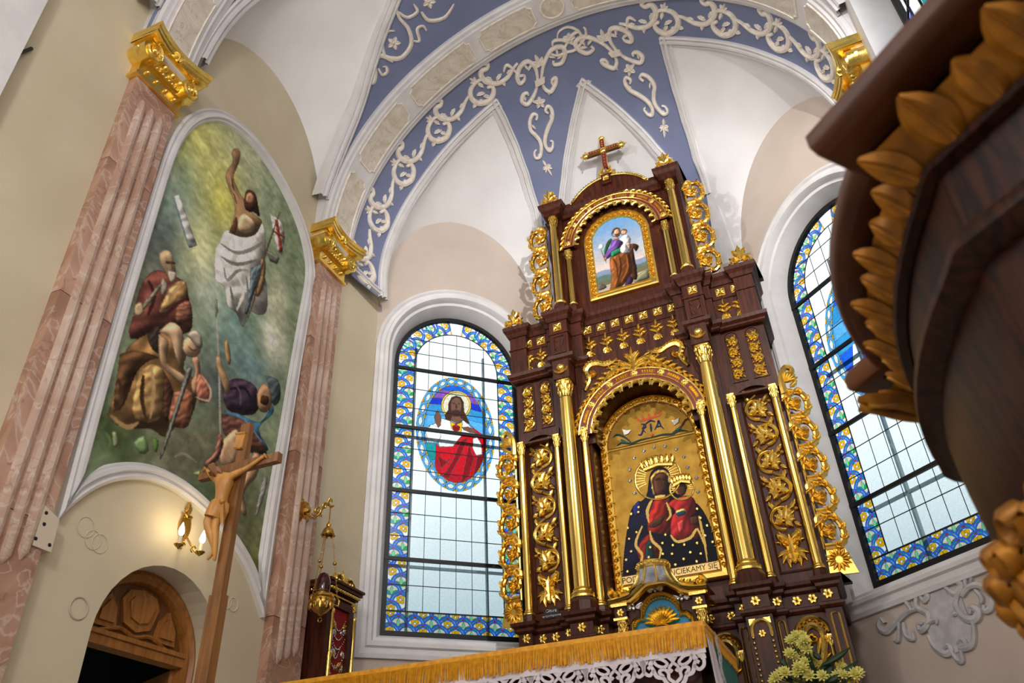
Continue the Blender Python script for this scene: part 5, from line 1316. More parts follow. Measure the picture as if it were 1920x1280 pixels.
def raster_paint(fr, box_, cell, figures, parent, matn, h, outline=None, ground=None, gname=None, soft=.5, grain=.08):
    x0, x1, y0, y1 = box_; W_, H = int((x1-x0)/cell) + 2, int((y1-y0)/cell) + 2
    X, Y = np.meshgrid(x0 + cell*np.arange(W_), y0 + cell*np.arange(H)); rg = random.Random(4)
    col = np.zeros((H, W_, 3)); fid = np.full((H, W_), -1)
    if ground is not None: col[:] = ground(X, Y); fid[:] = 0
    def waves(n, f):
        s = np.zeros((H, W_))
        for _ in range(n): a, k = rg.random()*2*PI, f*(.5 + rg.random()); s += np.sin(k*(X*math.cos(a) + Y*math.sin(a)) + rg.random()*6 + 1.5*np.sin(k*.4*(X*math.sin(a) - Y*math.cos(a))))
        return s/n
    for k, (nm, items) in enumerate(figures, 1):
        for rgb, pts, fold in items:
            m = fill_mask(pts, x0, y0, cell, H, W_)
            if not m.any(): continue
            c = np.array(rgb, float)[None, None, :]*np.ones((H, W_, 1)); sh = np.ones((H, W_))
            if fold:
                bw, bh = max(p[0] for p in pts)-min(p[0] for p in pts), max(p[1] for p in pts)-min(p[1] for p in pts); r = max(1, int(min(bw, bh)*.16/cell)); f = m.astype(float); b1 = blur(blur(f, r), r)
                gy, gx = np.gradient(b1); g_ = (gx*.8 - gy*.6)*r*2.2        # round the form: lit from the upper left
                sh = sh*(1 + np.clip(g_, -.45, .5)) * (.80 + .28*b1)
                skin = (rgb[0] > 140 and .555 < rgb[2]/rgb[0] < .75) or (60 < rgb[0] < 80 and rgb[2]/rgb[0] < .45)
                if bw*bh > .03 and not skin:
                    th = math.atan2(bh, bw) + PI/2 + (rg.random()-.5)*.6; ff_ = 2*PI/(min(bw, bh)*.26)
                    w = np.sin(ff_*(X*math.cos(th) + Y*math.sin(th)) + 2.6*waves(3, ff_*.35)); sh = sh*(1 + fold*np.sign(w)*np.abs(w)**.7)
                e_ = m & ~(np.roll(m, 1, 0) & np.roll(m, -1, 0) & np.roll(m, 1, 1) & np.roll(m, -1, 1)); sh = np.where(e_, sh*.68, sh)
            c = c*sh[:, :, None]; col[m] = c[m]; fid[m] = k
    if soft: b = blur(col, 1); col = np.where((fid >= 0)[:, :, None], col*(1-soft) + b*soft, col) if ground is not None else col
    col = np.clip(col*(1 + grain*waves(6, 60) + grain*waves(4, 22))[:, :, None], 0, 252)/255.0
    lc = np.where(col <= .04045, col/12.92, ((col+.055)/1.055)**2.4)
    if outline is not None: om = fill_mask(outline, x0, y0, cell, H, W_); fid = np.where(om, fid, -1)
    made = []
    for k in range(0 if ground is not None else 1, len(figures) + 1):
        jj, ii = np.nonzero(fid[:-1, :-1] == k)
        if not len(jj): continue
        quad = np.stack([jj*W_ + ii, jj*W_ + ii + 1, (jj+1)*W_ + ii + 1, (jj+1)*W_ + ii], 1); u, inv = np.unique(quad, return_inverse=True); inv = inv.reshape(quad.shape)
        px_, py_ = X.ravel()[u], Y.ravel()[u]; P = np.array(fr.o)[None] + px_[:, None]*np.array(fr.u)[None] + py_[:, None]*np.array(fr.v)[None] + h*np.array(fr.n)[None]; o0 = P.mean(0)
        nm = gname if k == 0 else figures[k-1][0]; me = bpy.data.meshes.new(nm); me.from_pydata((P - o0).tolist(), [], inv.tolist()); me.materials.append(MATS[matn])
        ca = me.color_attributes.new('paint', 'FLOAT_COLOR', 'POINT')
        # a vertex on the border of a figure keeps the figure's own colour
        cc = lc.reshape(-1, 3)[u]; ca.data.foreach_set('color', np.concatenate([cc, np.ones((len(u), 1))], 1).astype(np.float32).ravel())
        o = bpy.data.objects.new(nm, me); COL.objects.link(o); o.parent = parent; o.location = Vector(o0) - org(parent); ORG[o.name] = Vector(o0); made.append(o)
        if nm == 'painted_grass': o['kind'] = 'stuff'
    return made
# ---- mural of the left wall
MU = thing('mural_painting', F_LEFT(4.13, 1.9), 'tall arched resurrection mural in a moulded white frame on the left wall', 'painting')
outer_px = [(110, 969), (104, 964), (148, 800), (205, 600), (262, 415), (292, 320), (305, 283), (322, 248), (345, 220), (375, 206), (408, 208), (440, 226), (478, 262), (515, 315), (545, 370), (568, 425), (582, 480), (585, 530), (574, 600), (557, 700), (538, 820), (515, 960), (490, 1148), (484, 1149), (462, 1085), (440, 1042), (410, 1000), (372, 958), (330, 925), (290, 906), (255, 900), (215, 903), (175, 917), (138, 942)]
op_ = [F_LEFT.px(*p) for p in outer_px]
ri_ = outer_px.index((490, 1148)); tipL, tipR = F_LEFT.px(102, 974), F_LEFT.px(487, 1158)
main_ = [tipL] + op_[2:ri_] + [tipR]; low_ = [tipR] + op_[ri_+2:] + [tipL]
def dense(p, n): return [(v.x, v.y) for v in resample([Vector((a, b, 0)) for a, b in p], n)]
main_, low_ = dense(smooth_path(main_, 3), 150), dense(smooth_path(low_, 3), 70)
def inset(path, o):
    L_ = [0.0]
    for a, b in zip(path, path[1:]): L_.append(L_[-1] + math.dist(a, b))
    out = []
    for i, p in enumerate(path):
        a, b = path[max(i-1, 0)], path[min(i+1, len(path)-1)]; tx, ty = b[0]-a[0], b[1]-a[1]; l = math.hypot(tx, ty); s = min(L_[i], L_[-1]-L_[i]); w = min(o, .27*s)
        out.append((p[0] + ty/l*w, p[1] - tx/l*w))
    return out
m = MB()
for pth in (main_, low_): m.grid([[F_LEFT(x, y, h) for x, y in inset(pth, o)] for o, h in [(.0, 0), (.0, .035), (.02, .05), (.035, .03), (.05, .03), (.06, .055), (.085, .055), (.095, .025), (.11, .03), (.12, .012), (.125, 0)]])
m.build('mural_frame', 'trim_white', MU)
q_ = inset(main_, .105) + inset(low_, .105)[1:-1]
def fp(x, y): return F_LEFT.px(x, y)
def bl(px_, py_, sx_, sy_, w, c): a = fp(px_, py_); return (a[0], a[1], sx_, sy_, w, c)
MBL = ((116, 130, 104), [bl(380, 260, .5, .55, .8, (176, 172, 92)), bl(450, 300, .35, .35, .55, (176, 176, 150)), bl(420, 380, .25, .4, .75, (204, 196, 96)), bl(370, 460, .25, .3, .85, (206, 206, 150)), bl(320, 400, .2, .5, .6, (96, 118, 120)), bl(300, 470, .18, .3, .7, (62, 66, 66)), bl(545, 420, .2, .5, .5, (110, 128, 96)),
                                   bl(400, 560, .25, .3, .75, (186, 190, 170)), bl(445, 600, .3, .35, .7, (96, 130, 122)), bl(520, 560, .16, .3, .75, (198, 196, 170)), bl(510, 640, .18, .25, .85, (216, 216, 196)), bl(430, 650, .3, .3, .6, (110, 140, 130)), bl(470, 690, .3, .2, .7, (86, 116, 128)), bl(400, 720, .3, .25, .8, (70, 78, 78)),
                                   bl(230, 820, .35, .25, .95, (58, 74, 42)), bl(330, 850, .4, .3, .9, (84, 84, 66)), bl(420, 860, .3, .4, .7, (84, 78, 64)), bl(450, 960, .3, .4, .9, (70, 72, 48)), bl(480, 1060, .2, .3, .9, (78, 80, 40)), bl(400, 930, .2, .15, .7, (60, 84, 52)), bl(270, 560, .2, .4, .5, (84, 84, 72))])
def mural_col(X, Y):
    c = np.ones(X.shape + (3,))*np.array(MBL[0], float)
    for (bx, by, sx_, sy_, w, cc) in MBL[1]: k = (w*np.exp(-((X-bx)/sx_)**2 - ((Y-by)/sy_)**2))[:, :, None]; c = c + (np.array(cc, float) - c)*k
    n = 7*np.sin(7*X + 4*Y + 2*np.sin(3*Y)) + 6*np.sin(23*X + 15*Y + 2*np.sin(11*Y - 5*X)) + 4*np.sin(41*X - 33*Y + 2*np.sin(17*X))
    return np.clip(c*1.2 + 8 + n[:, :, None], 0, 240)
FIGS = []
A = zz(200, 240, 3.368); B = zz(150, 560, 3.2)
SK, SKD, SKL = (150, 118, 84), (92, 62, 42), (196, 170, 134)
FIGS.append(('painted_cross_beam', figure(F_LEFT, [((214, 216, 208), [(420, 430), (455, 420), (570, 740), (520, 760)]), ('s', (120, 140, 150), .012, [(425, 440), (470, 600), (520, 755)])], A, 0)))
FIGS.append(('painted_risen_figure', figure(F_LEFT, [
    ((226, 224, 214), [(690, 760), (720, 700), (760, 640), (860, 680), (960, 590), (1000, 660), (1000, 800), (990, 900), (1010, 1000), (1010, 1150), (960, 1180), (900, 1160), (860, 1260), (820, 1170), (760, 1120), (740, 1000), (680, 950)]),
    (SK, [(770, 660), (800, 570), (808, 480), (772, 390), (750, 310), (768, 255), (795, 215), (790, 150), (815, 128), (842, 150), (840, 190), (830, 228), (815, 265), (800, 310), (826, 385), (866, 452), (910, 530), (965, 570), (978, 600), (940, 670), (880, 690), (830, 685)]),
    ('s', (96, 70, 46), .012, [(790, 320), (800, 400), (820, 480)]), ('s', (206, 176, 136), .012, [(775, 300), (790, 380), (830, 450)]),
    (SKL, [(830, 560), (870, 540), (930, 590), (930, 650), (870, 670), (830, 640)]), (SKD, [(780, 650), (815, 560), (825, 600), (810, 665)]),
    ((70, 44, 32), [(865, 450), (880, 400), (905, 390), (940, 420), (955, 490), (965, 560), (930, 530), (900, 530), (870, 500)]), ((170, 130, 96), [(880, 420), (905, 405), (930, 440), (925, 480), (890, 480), (875, 450)]), ((60, 38, 28), [(865, 470), (890, 475), (925, 480), (930, 510), (905, 530), (875, 510)]),
    (SK, [(970, 830), (1000, 830), (1000, 930), (985, 1010), (960, 1060), (930, 1050), (945, 1000), (970, 930)]), ((96, 112, 116), [(905, 890), (970, 860), (975, 930), (930, 1040), (890, 1170), (870, 1150), (900, 1010)]),
    ('s', (150, 150, 140), .018, [(720, 730), (830, 790), (960, 740), (1000, 690)]), ('s', (130, 132, 124), .018, [(720, 810), (820, 860), (960, 830)]), ('s', (160, 158, 146), .016, [(740, 880), (760, 960), (830, 900), (900, 900)]),
    ('s', (120, 126, 122), .018, [(780, 1000), (800, 1100), (830, 1160)]), ('s', (246, 244, 236), .02, [(830, 930), (860, 1040), (820, 1150)]), ('s', (140, 146, 146), .016, [(880, 930), (890, 1040), (860, 1170)])], A, 3)))
FIGS.append(('painted_banner', figure(F_LEFT, [((222, 214, 206), [(1030, 540), (1075, 570), (1110, 600), (1125, 690), (1105, 800), (1080, 780), (1060, 700)]), ((176, 72, 48), [(1060, 575), (1080, 580), (1110, 780), (1095, 790)]), ((176, 72, 48), [(1045, 640), (1120, 680), (1120, 695), (1048, 655)]), ((110, 116, 104), [(1000, 770), (1030, 780), (1090, 820), (1075, 860), (1030, 840)]),
    ('s', (90, 76, 56), .01, [(1095, 530), (1040, 680), (990, 840), (930, 1080), (880, 1230)])], A, 0)))
FIGS.append(('painted_bearded_man', figure(F_LEFT, [
    ((98, 58, 50), [(230, 960), (300, 900), (370, 910), (440, 940), (500, 980), (515, 1060), (540, 1180), (520, 1290), (380, 1300), (150, 1330), (170, 1180), (190, 1080)]),
    ((170, 134, 92), [(400, 1000), (470, 960), (505, 1000), (500, 1080), (440, 1130), (330, 1170), (360, 1080)]), ((124, 84, 66), [(440, 1120), (520, 1090), (535, 1200), (440, 1230)]), ((178, 168, 150), [(350, 940), (385, 1000), (350, 1060), (340, 1000)]),
    ('s', (66, 34, 32), .02, [(260, 960), (300, 1060), (260, 1180)]), ('s', (200, 164, 110), .016, [(480, 980), (420, 1040), (380, 1120)]), ('s', (74, 36, 38), .016, [(500, 1080), (430, 1120), (350, 1210)]),
    ((166, 144, 112), [(330, 790), (365, 768), (405, 785), (425, 850), (435, 920), (410, 970), (385, 940), (360, 900), (335, 850)]), ((206, 196, 176), [(385, 900), (410, 905), (436, 915), (430, 960), (405, 975), (388, 940)]), ((80, 58, 44), [(375, 840), (425, 845), (428, 858), (375, 855)]), ('s', (110, 80, 60), .008, [(400, 845), (415, 885), (405, 895)]),
    ((190, 168, 130), [(175, 1120), (215, 1100), (235, 1160), (200, 1190), (175, 1170)]), ((146, 140, 118), [(220, 1120), (330, 990), (340, 1010), (240, 1140)])], A, 3)))
FIGS.append(('painted_sleeping_man', figure(F_LEFT, [
    ((122, 92, 58), [(160, 700), (230, 470), (280, 300), (400, 210), (500, 180), (600, 200), (640, 300), (620, 420), (680, 480), (700, 600), (640, 760), (570, 770), (510, 830), (420, 780), (300, 780), (230, 760)]),
    ((84, 60, 40), [(240, 330), (330, 310), (470, 350), (420, 370), (340, 440), (260, 640), (200, 640)]), ((166, 134, 86), [(350, 440), (430, 390), (500, 430), (500, 560), (480, 720), (360, 740), (310, 650)]), ((70, 48, 34), [(500, 430), (560, 560), (540, 720), (500, 700)]),
    ((62, 52, 44), [(400, 220), (470, 160), (480, 320), (430, 300)]), ('s', (70, 46, 30), .02, [(380, 460), (370, 600), (400, 740)]), ('s', (196, 164, 112), .02, [(430, 420), (440, 560), (420, 720)]), ('s', (74, 52, 36), .018, [(230, 480), (250, 600), (200, 680)]), ('s', (176, 146, 100), .02, [(180, 700), (280, 770), (350, 740)]),
    ((198, 168, 136), [(470, 200), (540, 140), (600, 170), (620, 250), (600, 420), (560, 300), (530, 220)]), ((180, 150, 116), [(470, 210), (530, 260), (520, 380), (600, 440), (650, 480), (640, 520), (590, 500), (490, 400), (470, 300)]),
    ((146, 96, 72), [(560, 560), (640, 540), (680, 600), (650, 760), (570, 768), (530, 720)]), ((178, 140, 110), [(665, 350), (710, 350), (720, 450), (715, 560), (680, 570), (665, 500), (690, 440)]), ((170, 110, 88), [(700, 440), (760, 480), (785, 570), (770, 620), (700, 600)]), ('s', (214, 190, 164), .012, [(730, 460), (780, 540), (770, 610), (690, 590)]),
    ((196, 164, 126), [(620, 250), (660, 210), (710, 230), (725, 300), (690, 350), (640, 340), (615, 300)]), ((176, 164, 146), [(630, 220), (680, 185), (725, 220), (730, 290), (700, 290), (660, 240)]), ('s', (96, 62, 46), .008, [(650, 290), (680, 310), (700, 300)]),
    ((110, 112, 104), [(640, 410), (675, 420), (640, 520), (560, 760), (490, 950), (480, 930), (540, 740), (610, 520)]), ('s', (168, 170, 160), .006, [(655, 420), (580, 650), (490, 930)]), ('s', (150, 150, 140), .01, [(630, 375), (660, 390), (690, 420)])], B, 3)))
FIGS.append(('painted_spear', figure(F_LEFT, [('s', (196, 192, 178), .012, [(812, 20), (820, 150), (832, 420), (840, 760), (846, 1000)]), ((150, 146, 130), [(806, 20), (820, 0), (826, 80), (814, 120)])], B, 0)))
FIGS.append(('painted_fallen_guard', figure(F_LEFT, [
    ((64, 50, 66), [(850, 520), (920, 480), (1000, 490), (1060, 540), (1070, 660), (1000, 700), (880, 660)]), ((176, 144, 106), [(812, 350), (835, 340), (860, 420), (900, 520), (880, 580), (850, 500), (825, 430)]), ((168, 132, 98), [(1060, 570), (1090, 510), (1130, 530), (1155, 610), (1120, 680), (1070, 660)]), ((80, 92, 96), [(1110, 460), (1190, 490), (1200, 600), (1160, 640), (1140, 560)]), ((62, 40, 28), [(1090, 580), (1130, 590), (1120, 640), (1080, 620)]),
    ((70, 122, 156), [(860, 670), (950, 690), (1080, 740), (1150, 640), (1155, 690), (1070, 780), (1130, 900), (1090, 900), (1030, 790), (900, 710)]), ((96, 64, 56), [(850, 690), (960, 720), (1050, 800), (1120, 930), (960, 900), (860, 800)]), ((190, 156, 122), [(860, 840), (940, 780), (960, 900), (920, 1010), (850, 1000), (830, 920)]), ((136, 96, 80), [(830, 800), (860, 850), (830, 960), (760, 1010), (740, 980), (800, 920)]),
    ('s', (120, 160, 186), .012, [(880, 680), (980, 720), (1090, 860)]), ('s', (36, 28, 44), .016, [(900, 540), (990, 540), (1040, 640)]), ('s', (120, 100, 118), .01, [(920, 500), (960, 560), (960, 640)]),
    ((176, 140, 108), [(1040, 920), (1080, 940), (1060, 1060), (1000, 1130), (980, 1200), (1000, 1290), (970, 1290), (950, 1180), (980, 1080)]), ((150, 150, 146), [(1090, 1110), (1110, 1060), (1120, 1120), (1070, 1280), (1050, 1290)]),
    ((178, 146, 100), [(865, 260), (885, 245), (905, 370), (890, 395), (870, 340)])], B, 3)))
FIGS.append(('painted_grass', figure(F_LEFT, [((150, 160, 120), [(190, 800), (215, 800), (230, 870), (200, 890)]), ((120, 150, 100), [(320, 860), (380, 820), (410, 910), (360, 930)]), ((96, 130, 70), [(430, 830), (470, 850), (460, 920), (440, 900)]), ('s', (110, 140, 86), .012, [(150, 800), (180, 850), (170, 900)]), ('s', (130, 116, 92), .01, [(640, 800), (700, 830), (820, 800)]), ('s', (150, 146, 128), .01, [(560, 950), (620, 930), (700, 980)]), ((150, 176, 130), [(670, 1050), (720, 1030), (730, 1070)])], B, 2)))
gx0, gx1, gy0, gy1 = min(p[0] for p in q_), max(p[0] for p in q_), min(p[1] for p in q_), max(p[1] for p in q_)
raster_paint(F_LEFT, (gx0, gx1, gy0, gy1), .0075, FIGS, MU, 'fresco_paint', .002, q_, mural_col, 'mural_ground')
# ---- main icon
IC = thing('icon_painting', (RX, RY + .42, 2.3), 'large arched gold icon of a dark-mantled mother and child behind the tabernacle', 'painting')
fi = RF(.40); Jz = zz(1120, 720, 3.2)
pan = [(-.48, 2.38)] + arc(0, 3.80, .48, 180, 0, 24) + [(.48, 2.38)]
m = MB(); m.poly(fi, pan, -.03, 0); m.build('gold_panel', 'gold_panel', IC)
m = MB(); path_sweep(m, fi, [(-.535, 2.31)] + arc(0, 3.80, .535, 180, 0, 28) + [(.535, 2.31)], [(0, -.03), (0, .03), (-.012, .04), (-.02, .015), (-.062, .012), (-.066, .025), (-.074, .02), (-.08, 0)], closed=True); fm = m.build('picture_frame', 'gold_matt', IC)
mid = resample([Vector((x, z, 0)) for x, z in [(-.497, 2.36)] + arc(0, 3.80, .497, 180, 0, 28) + [(.497, 2.36)]], 64)
for i in range(0, 64):
    p, p2 = mid[i], mid[i+1]; a = math.atan2(p2.y-p.y, p2.x-p.x); s = 1 if i % 2 else -1
    m = MB(); m.ribbon(fi, spiral(p.x, p.y, .026, .008, math.degrees(a), math.degrees(a) + s*360, 10), .006, .03, base=.01); m.leaf(fi, p.x, p.y, a + s*.6, .06, .014, .03, curl=s*.8, base=.01); m.build('frame_scroll', 'gold', fm, smooth=True)
m = MB(); m.ribbon(fi, [(-.475, 3.80), (.475, 3.80)], .016, .02); m.build('cross_rail', 'gold', IC)
red_ = MB(); red_.ribbon(fi, arc(0, 3.80, .455, 178, 2, 30), .006, .003, base=.002); red_.build('red_line', 'maroon', IC)
raster_paint(fi, (-.47, .47, 2.38, 3.75), .0055, [('painted_mother', figure(fi, [
    ((12, 13, 30), [(150, 1160), (160, 1000), (185, 830), (215, 730), (290, 680), (310, 560), (340, 510), (390, 500), (430, 530), (440, 620), (480, 660), (600, 720), (670, 830), (705, 950), (728, 1060), (560, 1090), (300, 1130)]),
    ((26, 36, 96), [(215, 735), (250, 700), (262, 760), (225, 790)]), ((120, 30, 24), [(300, 880), (310, 780), (345, 690), (400, 670), (450, 720), (440, 880), (380, 900)]), ((96, 26, 22), [(250, 960), (310, 900), (380, 980), (350, 1070), (280, 1090), (240, 1010)]), ((20, 50, 54), [(290, 960), (330, 940), (340, 1070), (295, 1075)]),
    ((214, 176, 90), [(318, 560), (350, 522), (400, 515), (436, 545), (440, 590), (425, 585), (422, 550), (395, 530), (355, 540), (332, 580), (345, 660), (330, 650)]),
    ((74, 44, 28), [(335, 580), (352, 545), (395, 534), (422, 552), (420, 610), (402, 655), (372, 668), (345, 645)]), ((50, 28, 20), [(345, 570), (372, 560), (378, 572), (350, 580)]), ((50, 28, 20), [(388, 562), (415, 568), (412, 578), (388, 574)]), ('s', (40, 22, 16), .004, [(382, 570), (386, 605), (376, 612)]), ((110, 44, 34), [(366, 632), (392, 630), (380, 640)]),
    ((206, 168, 86), [(345, 672), (405, 662), (405, 684), (350, 694)]), ((70, 42, 28), [(310, 860), (320, 830), (380, 795), (400, 800), (390, 830), (350, 860)]),
    ('s', (216, 180, 96), .016, [(330, 690), (300, 760), (310, 830)]), ('s', (216, 180, 96), .014, [(270, 850), (230, 960), (270, 1030), (235, 1140)]), ('s', (216, 180, 96), .014, [(315, 880), (330, 940), (380, 990), (370, 1050)]), ('s', (206, 170, 90), .012, [(610, 790), (640, 930), (660, 1070)])], Jz, 3, .2)),
  ('painted_child', figure(fi, [((130, 32, 34), [(420, 720), (460, 690), (540, 670), (585, 700), (590, 770), (560, 800), (610, 850), (615, 880), (590, 930), (470, 930), (440, 890), (445, 800), (470, 760)]), ((176, 62, 60), [(480, 830), (520, 810), (520, 870), (490, 890)]),
    ((70, 42, 28), [(474, 620), (490, 606), (520, 606), (534, 630), (524, 660), (505, 672), (482, 655)]), ((44, 26, 18), [(470, 625), (482, 602), (525, 600), (538, 630), (524, 616), (490, 616)]), ((206, 168, 86), [(470, 760), (520, 745), (535, 775), (480, 795)]), ((24, 60, 84), [(474, 772), (520, 758), (530, 778), (482, 794)]), ((70, 42, 28), [(412, 690), (425, 655), (440, 690), (430, 705)]), ((70, 42, 28), [(555, 800), (600, 790), (606, 835), (565, 840)]),
    ('s', (216, 184, 100), .012, [(470, 690), (510, 690), (550, 676)]), ('s', (216, 184, 100), .014, [(440, 905), (480, 945), (560, 920), (600, 870), (640, 960)]), ('s', (216, 184, 100), .012, [(415, 710), (440, 780), (415, 820)])], Jz, 3, .12))], IC, 'oil_paint', .002, grain=.03)

for (x, y, r, n) in ((362, 560, 137, 40), (507, 625, 70, 28)):
    c = fi.px(*Jz([(x, y)])[0]); R_ = r/3.2*.0054
    m = MB(); pts = arc(c[0], c[1], R_, 0, 360, n); m.ribbon(fi, pts, .010, .012, base=.002)
    for k in range(n):
        a = 2*PI*k/n
        if math.sin(a) < -.35: continue
        m.ribbon(fi, [(c[0] + R_*.55*math.cos(a), c[1] + R_*.55*math.sin(a)), (c[0] + R_*.95*math.cos(a), c[1] + R_*.95*math.sin(a))], .005, .003, base=.0)
    m.build('halo', 'gold', IC, smooth=True)
def _cr(m, fr, w, h):
    m.ribbon(fr, [(-w, -.01), (0, .02), (w, -.01)], .02, .016)
    for k in range(7): x = -w + 2*w*k/6; m.leaf(fr, x, .01 + .02*(1-(x/w)**2), PI/2 - x*2.0, h, .02, .016); m.dome(fr, x, .02 + h + .02*(1-(x/w)**2), .012, .018)
for (x, y, w, h, a) in ((365, 495, .15, .075, -.0), (507, 595, .085, .05, 0)):
    c = fi.px(*Jz([(x, y)])[0]); m = MB(); _cr(m, lambda u, v, hh: fi(c[0] + u, c[1] + v, hh + .014), w, h); m.build('crown', 'gold', IC, smooth=True)
U_STAR = unit('silver_star', lambda m, fr: [m.leaf(fr, 0, 0, 2*PI*k/6, .024, .006, .006) for k in range(6)], 'silver')
for p in ((225, 655), (197, 580), (195, 513), (222, 443), (280, 400), (342, 378), (406, 372), (474, 390), (521, 436), (542, 498), (596, 562), (605, 645)): put(U_STAR, fi.mat(*fi.px(*Jz([p])[0]), .003), IC)
U_DOT = unit('gilt_star', lambda m, fr: [m.leaf(fr, 0, 0, 2*PI*k/6, .015, .004, .003) for k in range(6)], 'gold')
for p in ((205, 780), (237, 890), (185, 865), (193, 930), (205, 1005), (175, 1055), (183, 1125), (250, 740), (410, 905), (392, 955), (455, 968), (523, 965), (600, 955), (648, 910), (620, 805), (660, 850), (693, 948), (520, 1050), (598, 1065), (470, 1085), (622, 1018), (560, 1010), (450, 1020), (395, 1020), (320, 980), (310, 1040), (248, 770), (600, 750)): put(U_DOT, fi.mat(*fi.px(*Jz([p])[0]), .012), IC)
m = MB(); m.poly(fi, [(-.475, 2.385), (.475, 2.385), (.475, 2.475), (-.475, 2.475)], 0, .014); bn = m.build('inscription_band', 'gold_pale', IC)
m = MB(); path_sweep(m, fi, [(-.475, 2.385), (-.475, 2.475), (.475, 2.475), (.475, 2.385)], [(0, .014), (0, .017), (-.006, .017), (-.006, .014)], closed=True); m.build('band_edge', 'wood_dark', bn)
text_mesh('POD', fi, -.385, 2.428, .075, .0155, 'lead', bn); text_mesh('UCIEKAMY SIĘ', fi, .225, 2.430, .072, .0155, 'lead', bn, sx=.95)
# emblem above the rail: small red crown, blue letters, leafy sprays with white flowers
Fz = zz(1070, 560, 4.571)
painted('painted_emblem', fi, [('s', (196, 84, 52), .014, [(590, 1050), (680, 1025), (770, 1000)]), ('s', (196, 84, 52), .010, [(590, 1045), (560, 1015)]), ('s', (196, 84, 52), .010, [(630, 1035), (615, 1000)]), ('s', (196, 84, 52), .010, [(680, 1020), (665, 985)]), ('s', (196, 84, 52), .010, [(730, 1010), (715, 965)]), ('s', (196, 84, 52), .010, [(765, 1000), (775, 960)]),
    ('s', (30, 40, 90), .009, [(580, 1165), (605, 1165), (625, 1110), (630, 1070)]), ('s', (30, 40, 90), .008, [(605, 1075), (640, 1080), (640, 1105), (615, 1110), (645, 1150)]), ('s', (30, 40, 90), .010, [(685, 1070), (690, 1110), (690, 1140)]), ('s', (30, 40, 90), .008, [(640, 1075), (685, 1045), (725, 1055)]), ('s', (30, 40, 90), .009, [(720, 1125), (745, 1080), (755, 1045), (775, 1090), (800, 1115)]), ('s', (30, 40, 90), .007, [(730, 1100), (775, 1090)]),
    ('s', (30, 66, 60), .010, [(400, 1260), (440, 1235), (520, 1240), (600, 1210), (690, 1190)]), ('s', (30, 66, 60), .010, [(690, 1190), (790, 1165), (870, 1160), (940, 1130), (1010, 1135)]), ('s', (30, 66, 60), .009, [(520, 1235), (470, 1190), (400, 1165), (365, 1190)]), ('s', (90, 50, 34), .009, [(870, 1155), (950, 1090), (990, 1035), (1030, 1045)]), ('s', (40, 90, 96), .012, [(430, 1210), (480, 1230)]), ('s', (40, 90, 96), .012, [(900, 1125), (950, 1110)]),
    ((236, 234, 226), [(445, 1120), (480, 1130), (520, 1125), (495, 1160), (460, 1170)]), ((236, 234, 226), [(865, 1045), (900, 1040), (930, 1020), (925, 1060), (890, 1085)]), ((206, 90, 40), [(680, 1165), (700, 1155), (715, 1160), (695, 1185)])], IC, 'oil_paint', h0=.003, px=Fz)
# ---- upper painting
UP = thing('saint_painting', (RX, RY + .25, 5.6), 'small arched painting of a robed man holding a child, in the top tier', 'painting')
fu = RF(.235); Hz = zz(1080, 380, 6.4)
m = MB(); path_sweep(m, fu, [(-.405, 5.62)] + arc(0, 6.47, .405, 180, 0, 24) + [(.405, 5.62)], [(0, -.02), (0, .035), (-.02, .04), (-.03, .012), (-.08, .008), (-.085, .02), (-.098, .018), (-.10, 0)], closed=True); fm = m.build('picture_frame', 'gold_matt', UP)
mid = resample([Vector((x, z, 0)) for x, z in [(-.348, 5.70)] + arc(0, 6.47, .348, 180, 0, 24) + [(.348, 5.70)]], 40)
for i in range(40):
    p, p2 = mid[i], mid[i+1]; a = math.atan2(p2.y-p.y, p2.x-p.x); s = 1 if i % 2 else -1
    m = MB(); m.ribbon(fu, spiral(p.x, p.y, .024, .008, math.degrees(a), math.degrees(a) + s*360, 10), .006, .028, base=.008); m.leaf(fu, p.x, p.y, a + s*.6, .055, .014, .028, curl=s*.8, base=.008); m.build('frame_scroll', 'gold', fm, smooth=True)
pp = [(-.315, 5.70)] + arc(0, 6.47, .315, 180, 0, 20) + [(.315, 5.70)]
def sky_col(X, Z):
    t = (Z - 5.70)/1.05; k = np.clip((t-.36)/.64, 0, 1)[:, :, None]; c = np.array((216, 202, 196.))*(1-k) + np.array((108, 162, 218.))*k
    hill = .33 + .02*np.sin(9*X) + .012*np.sin(23*X)
    for lim, cc in ((hill, (136, 152, 178)), (hill - .07, (96, 124, 114)), (hill - .13 + .08*X, (112, 110, 84)), (.13 + .12*X, (186, 174, 156))): c = np.where((t < lim)[:, :, None], np.array(cc, float), c)
    return c
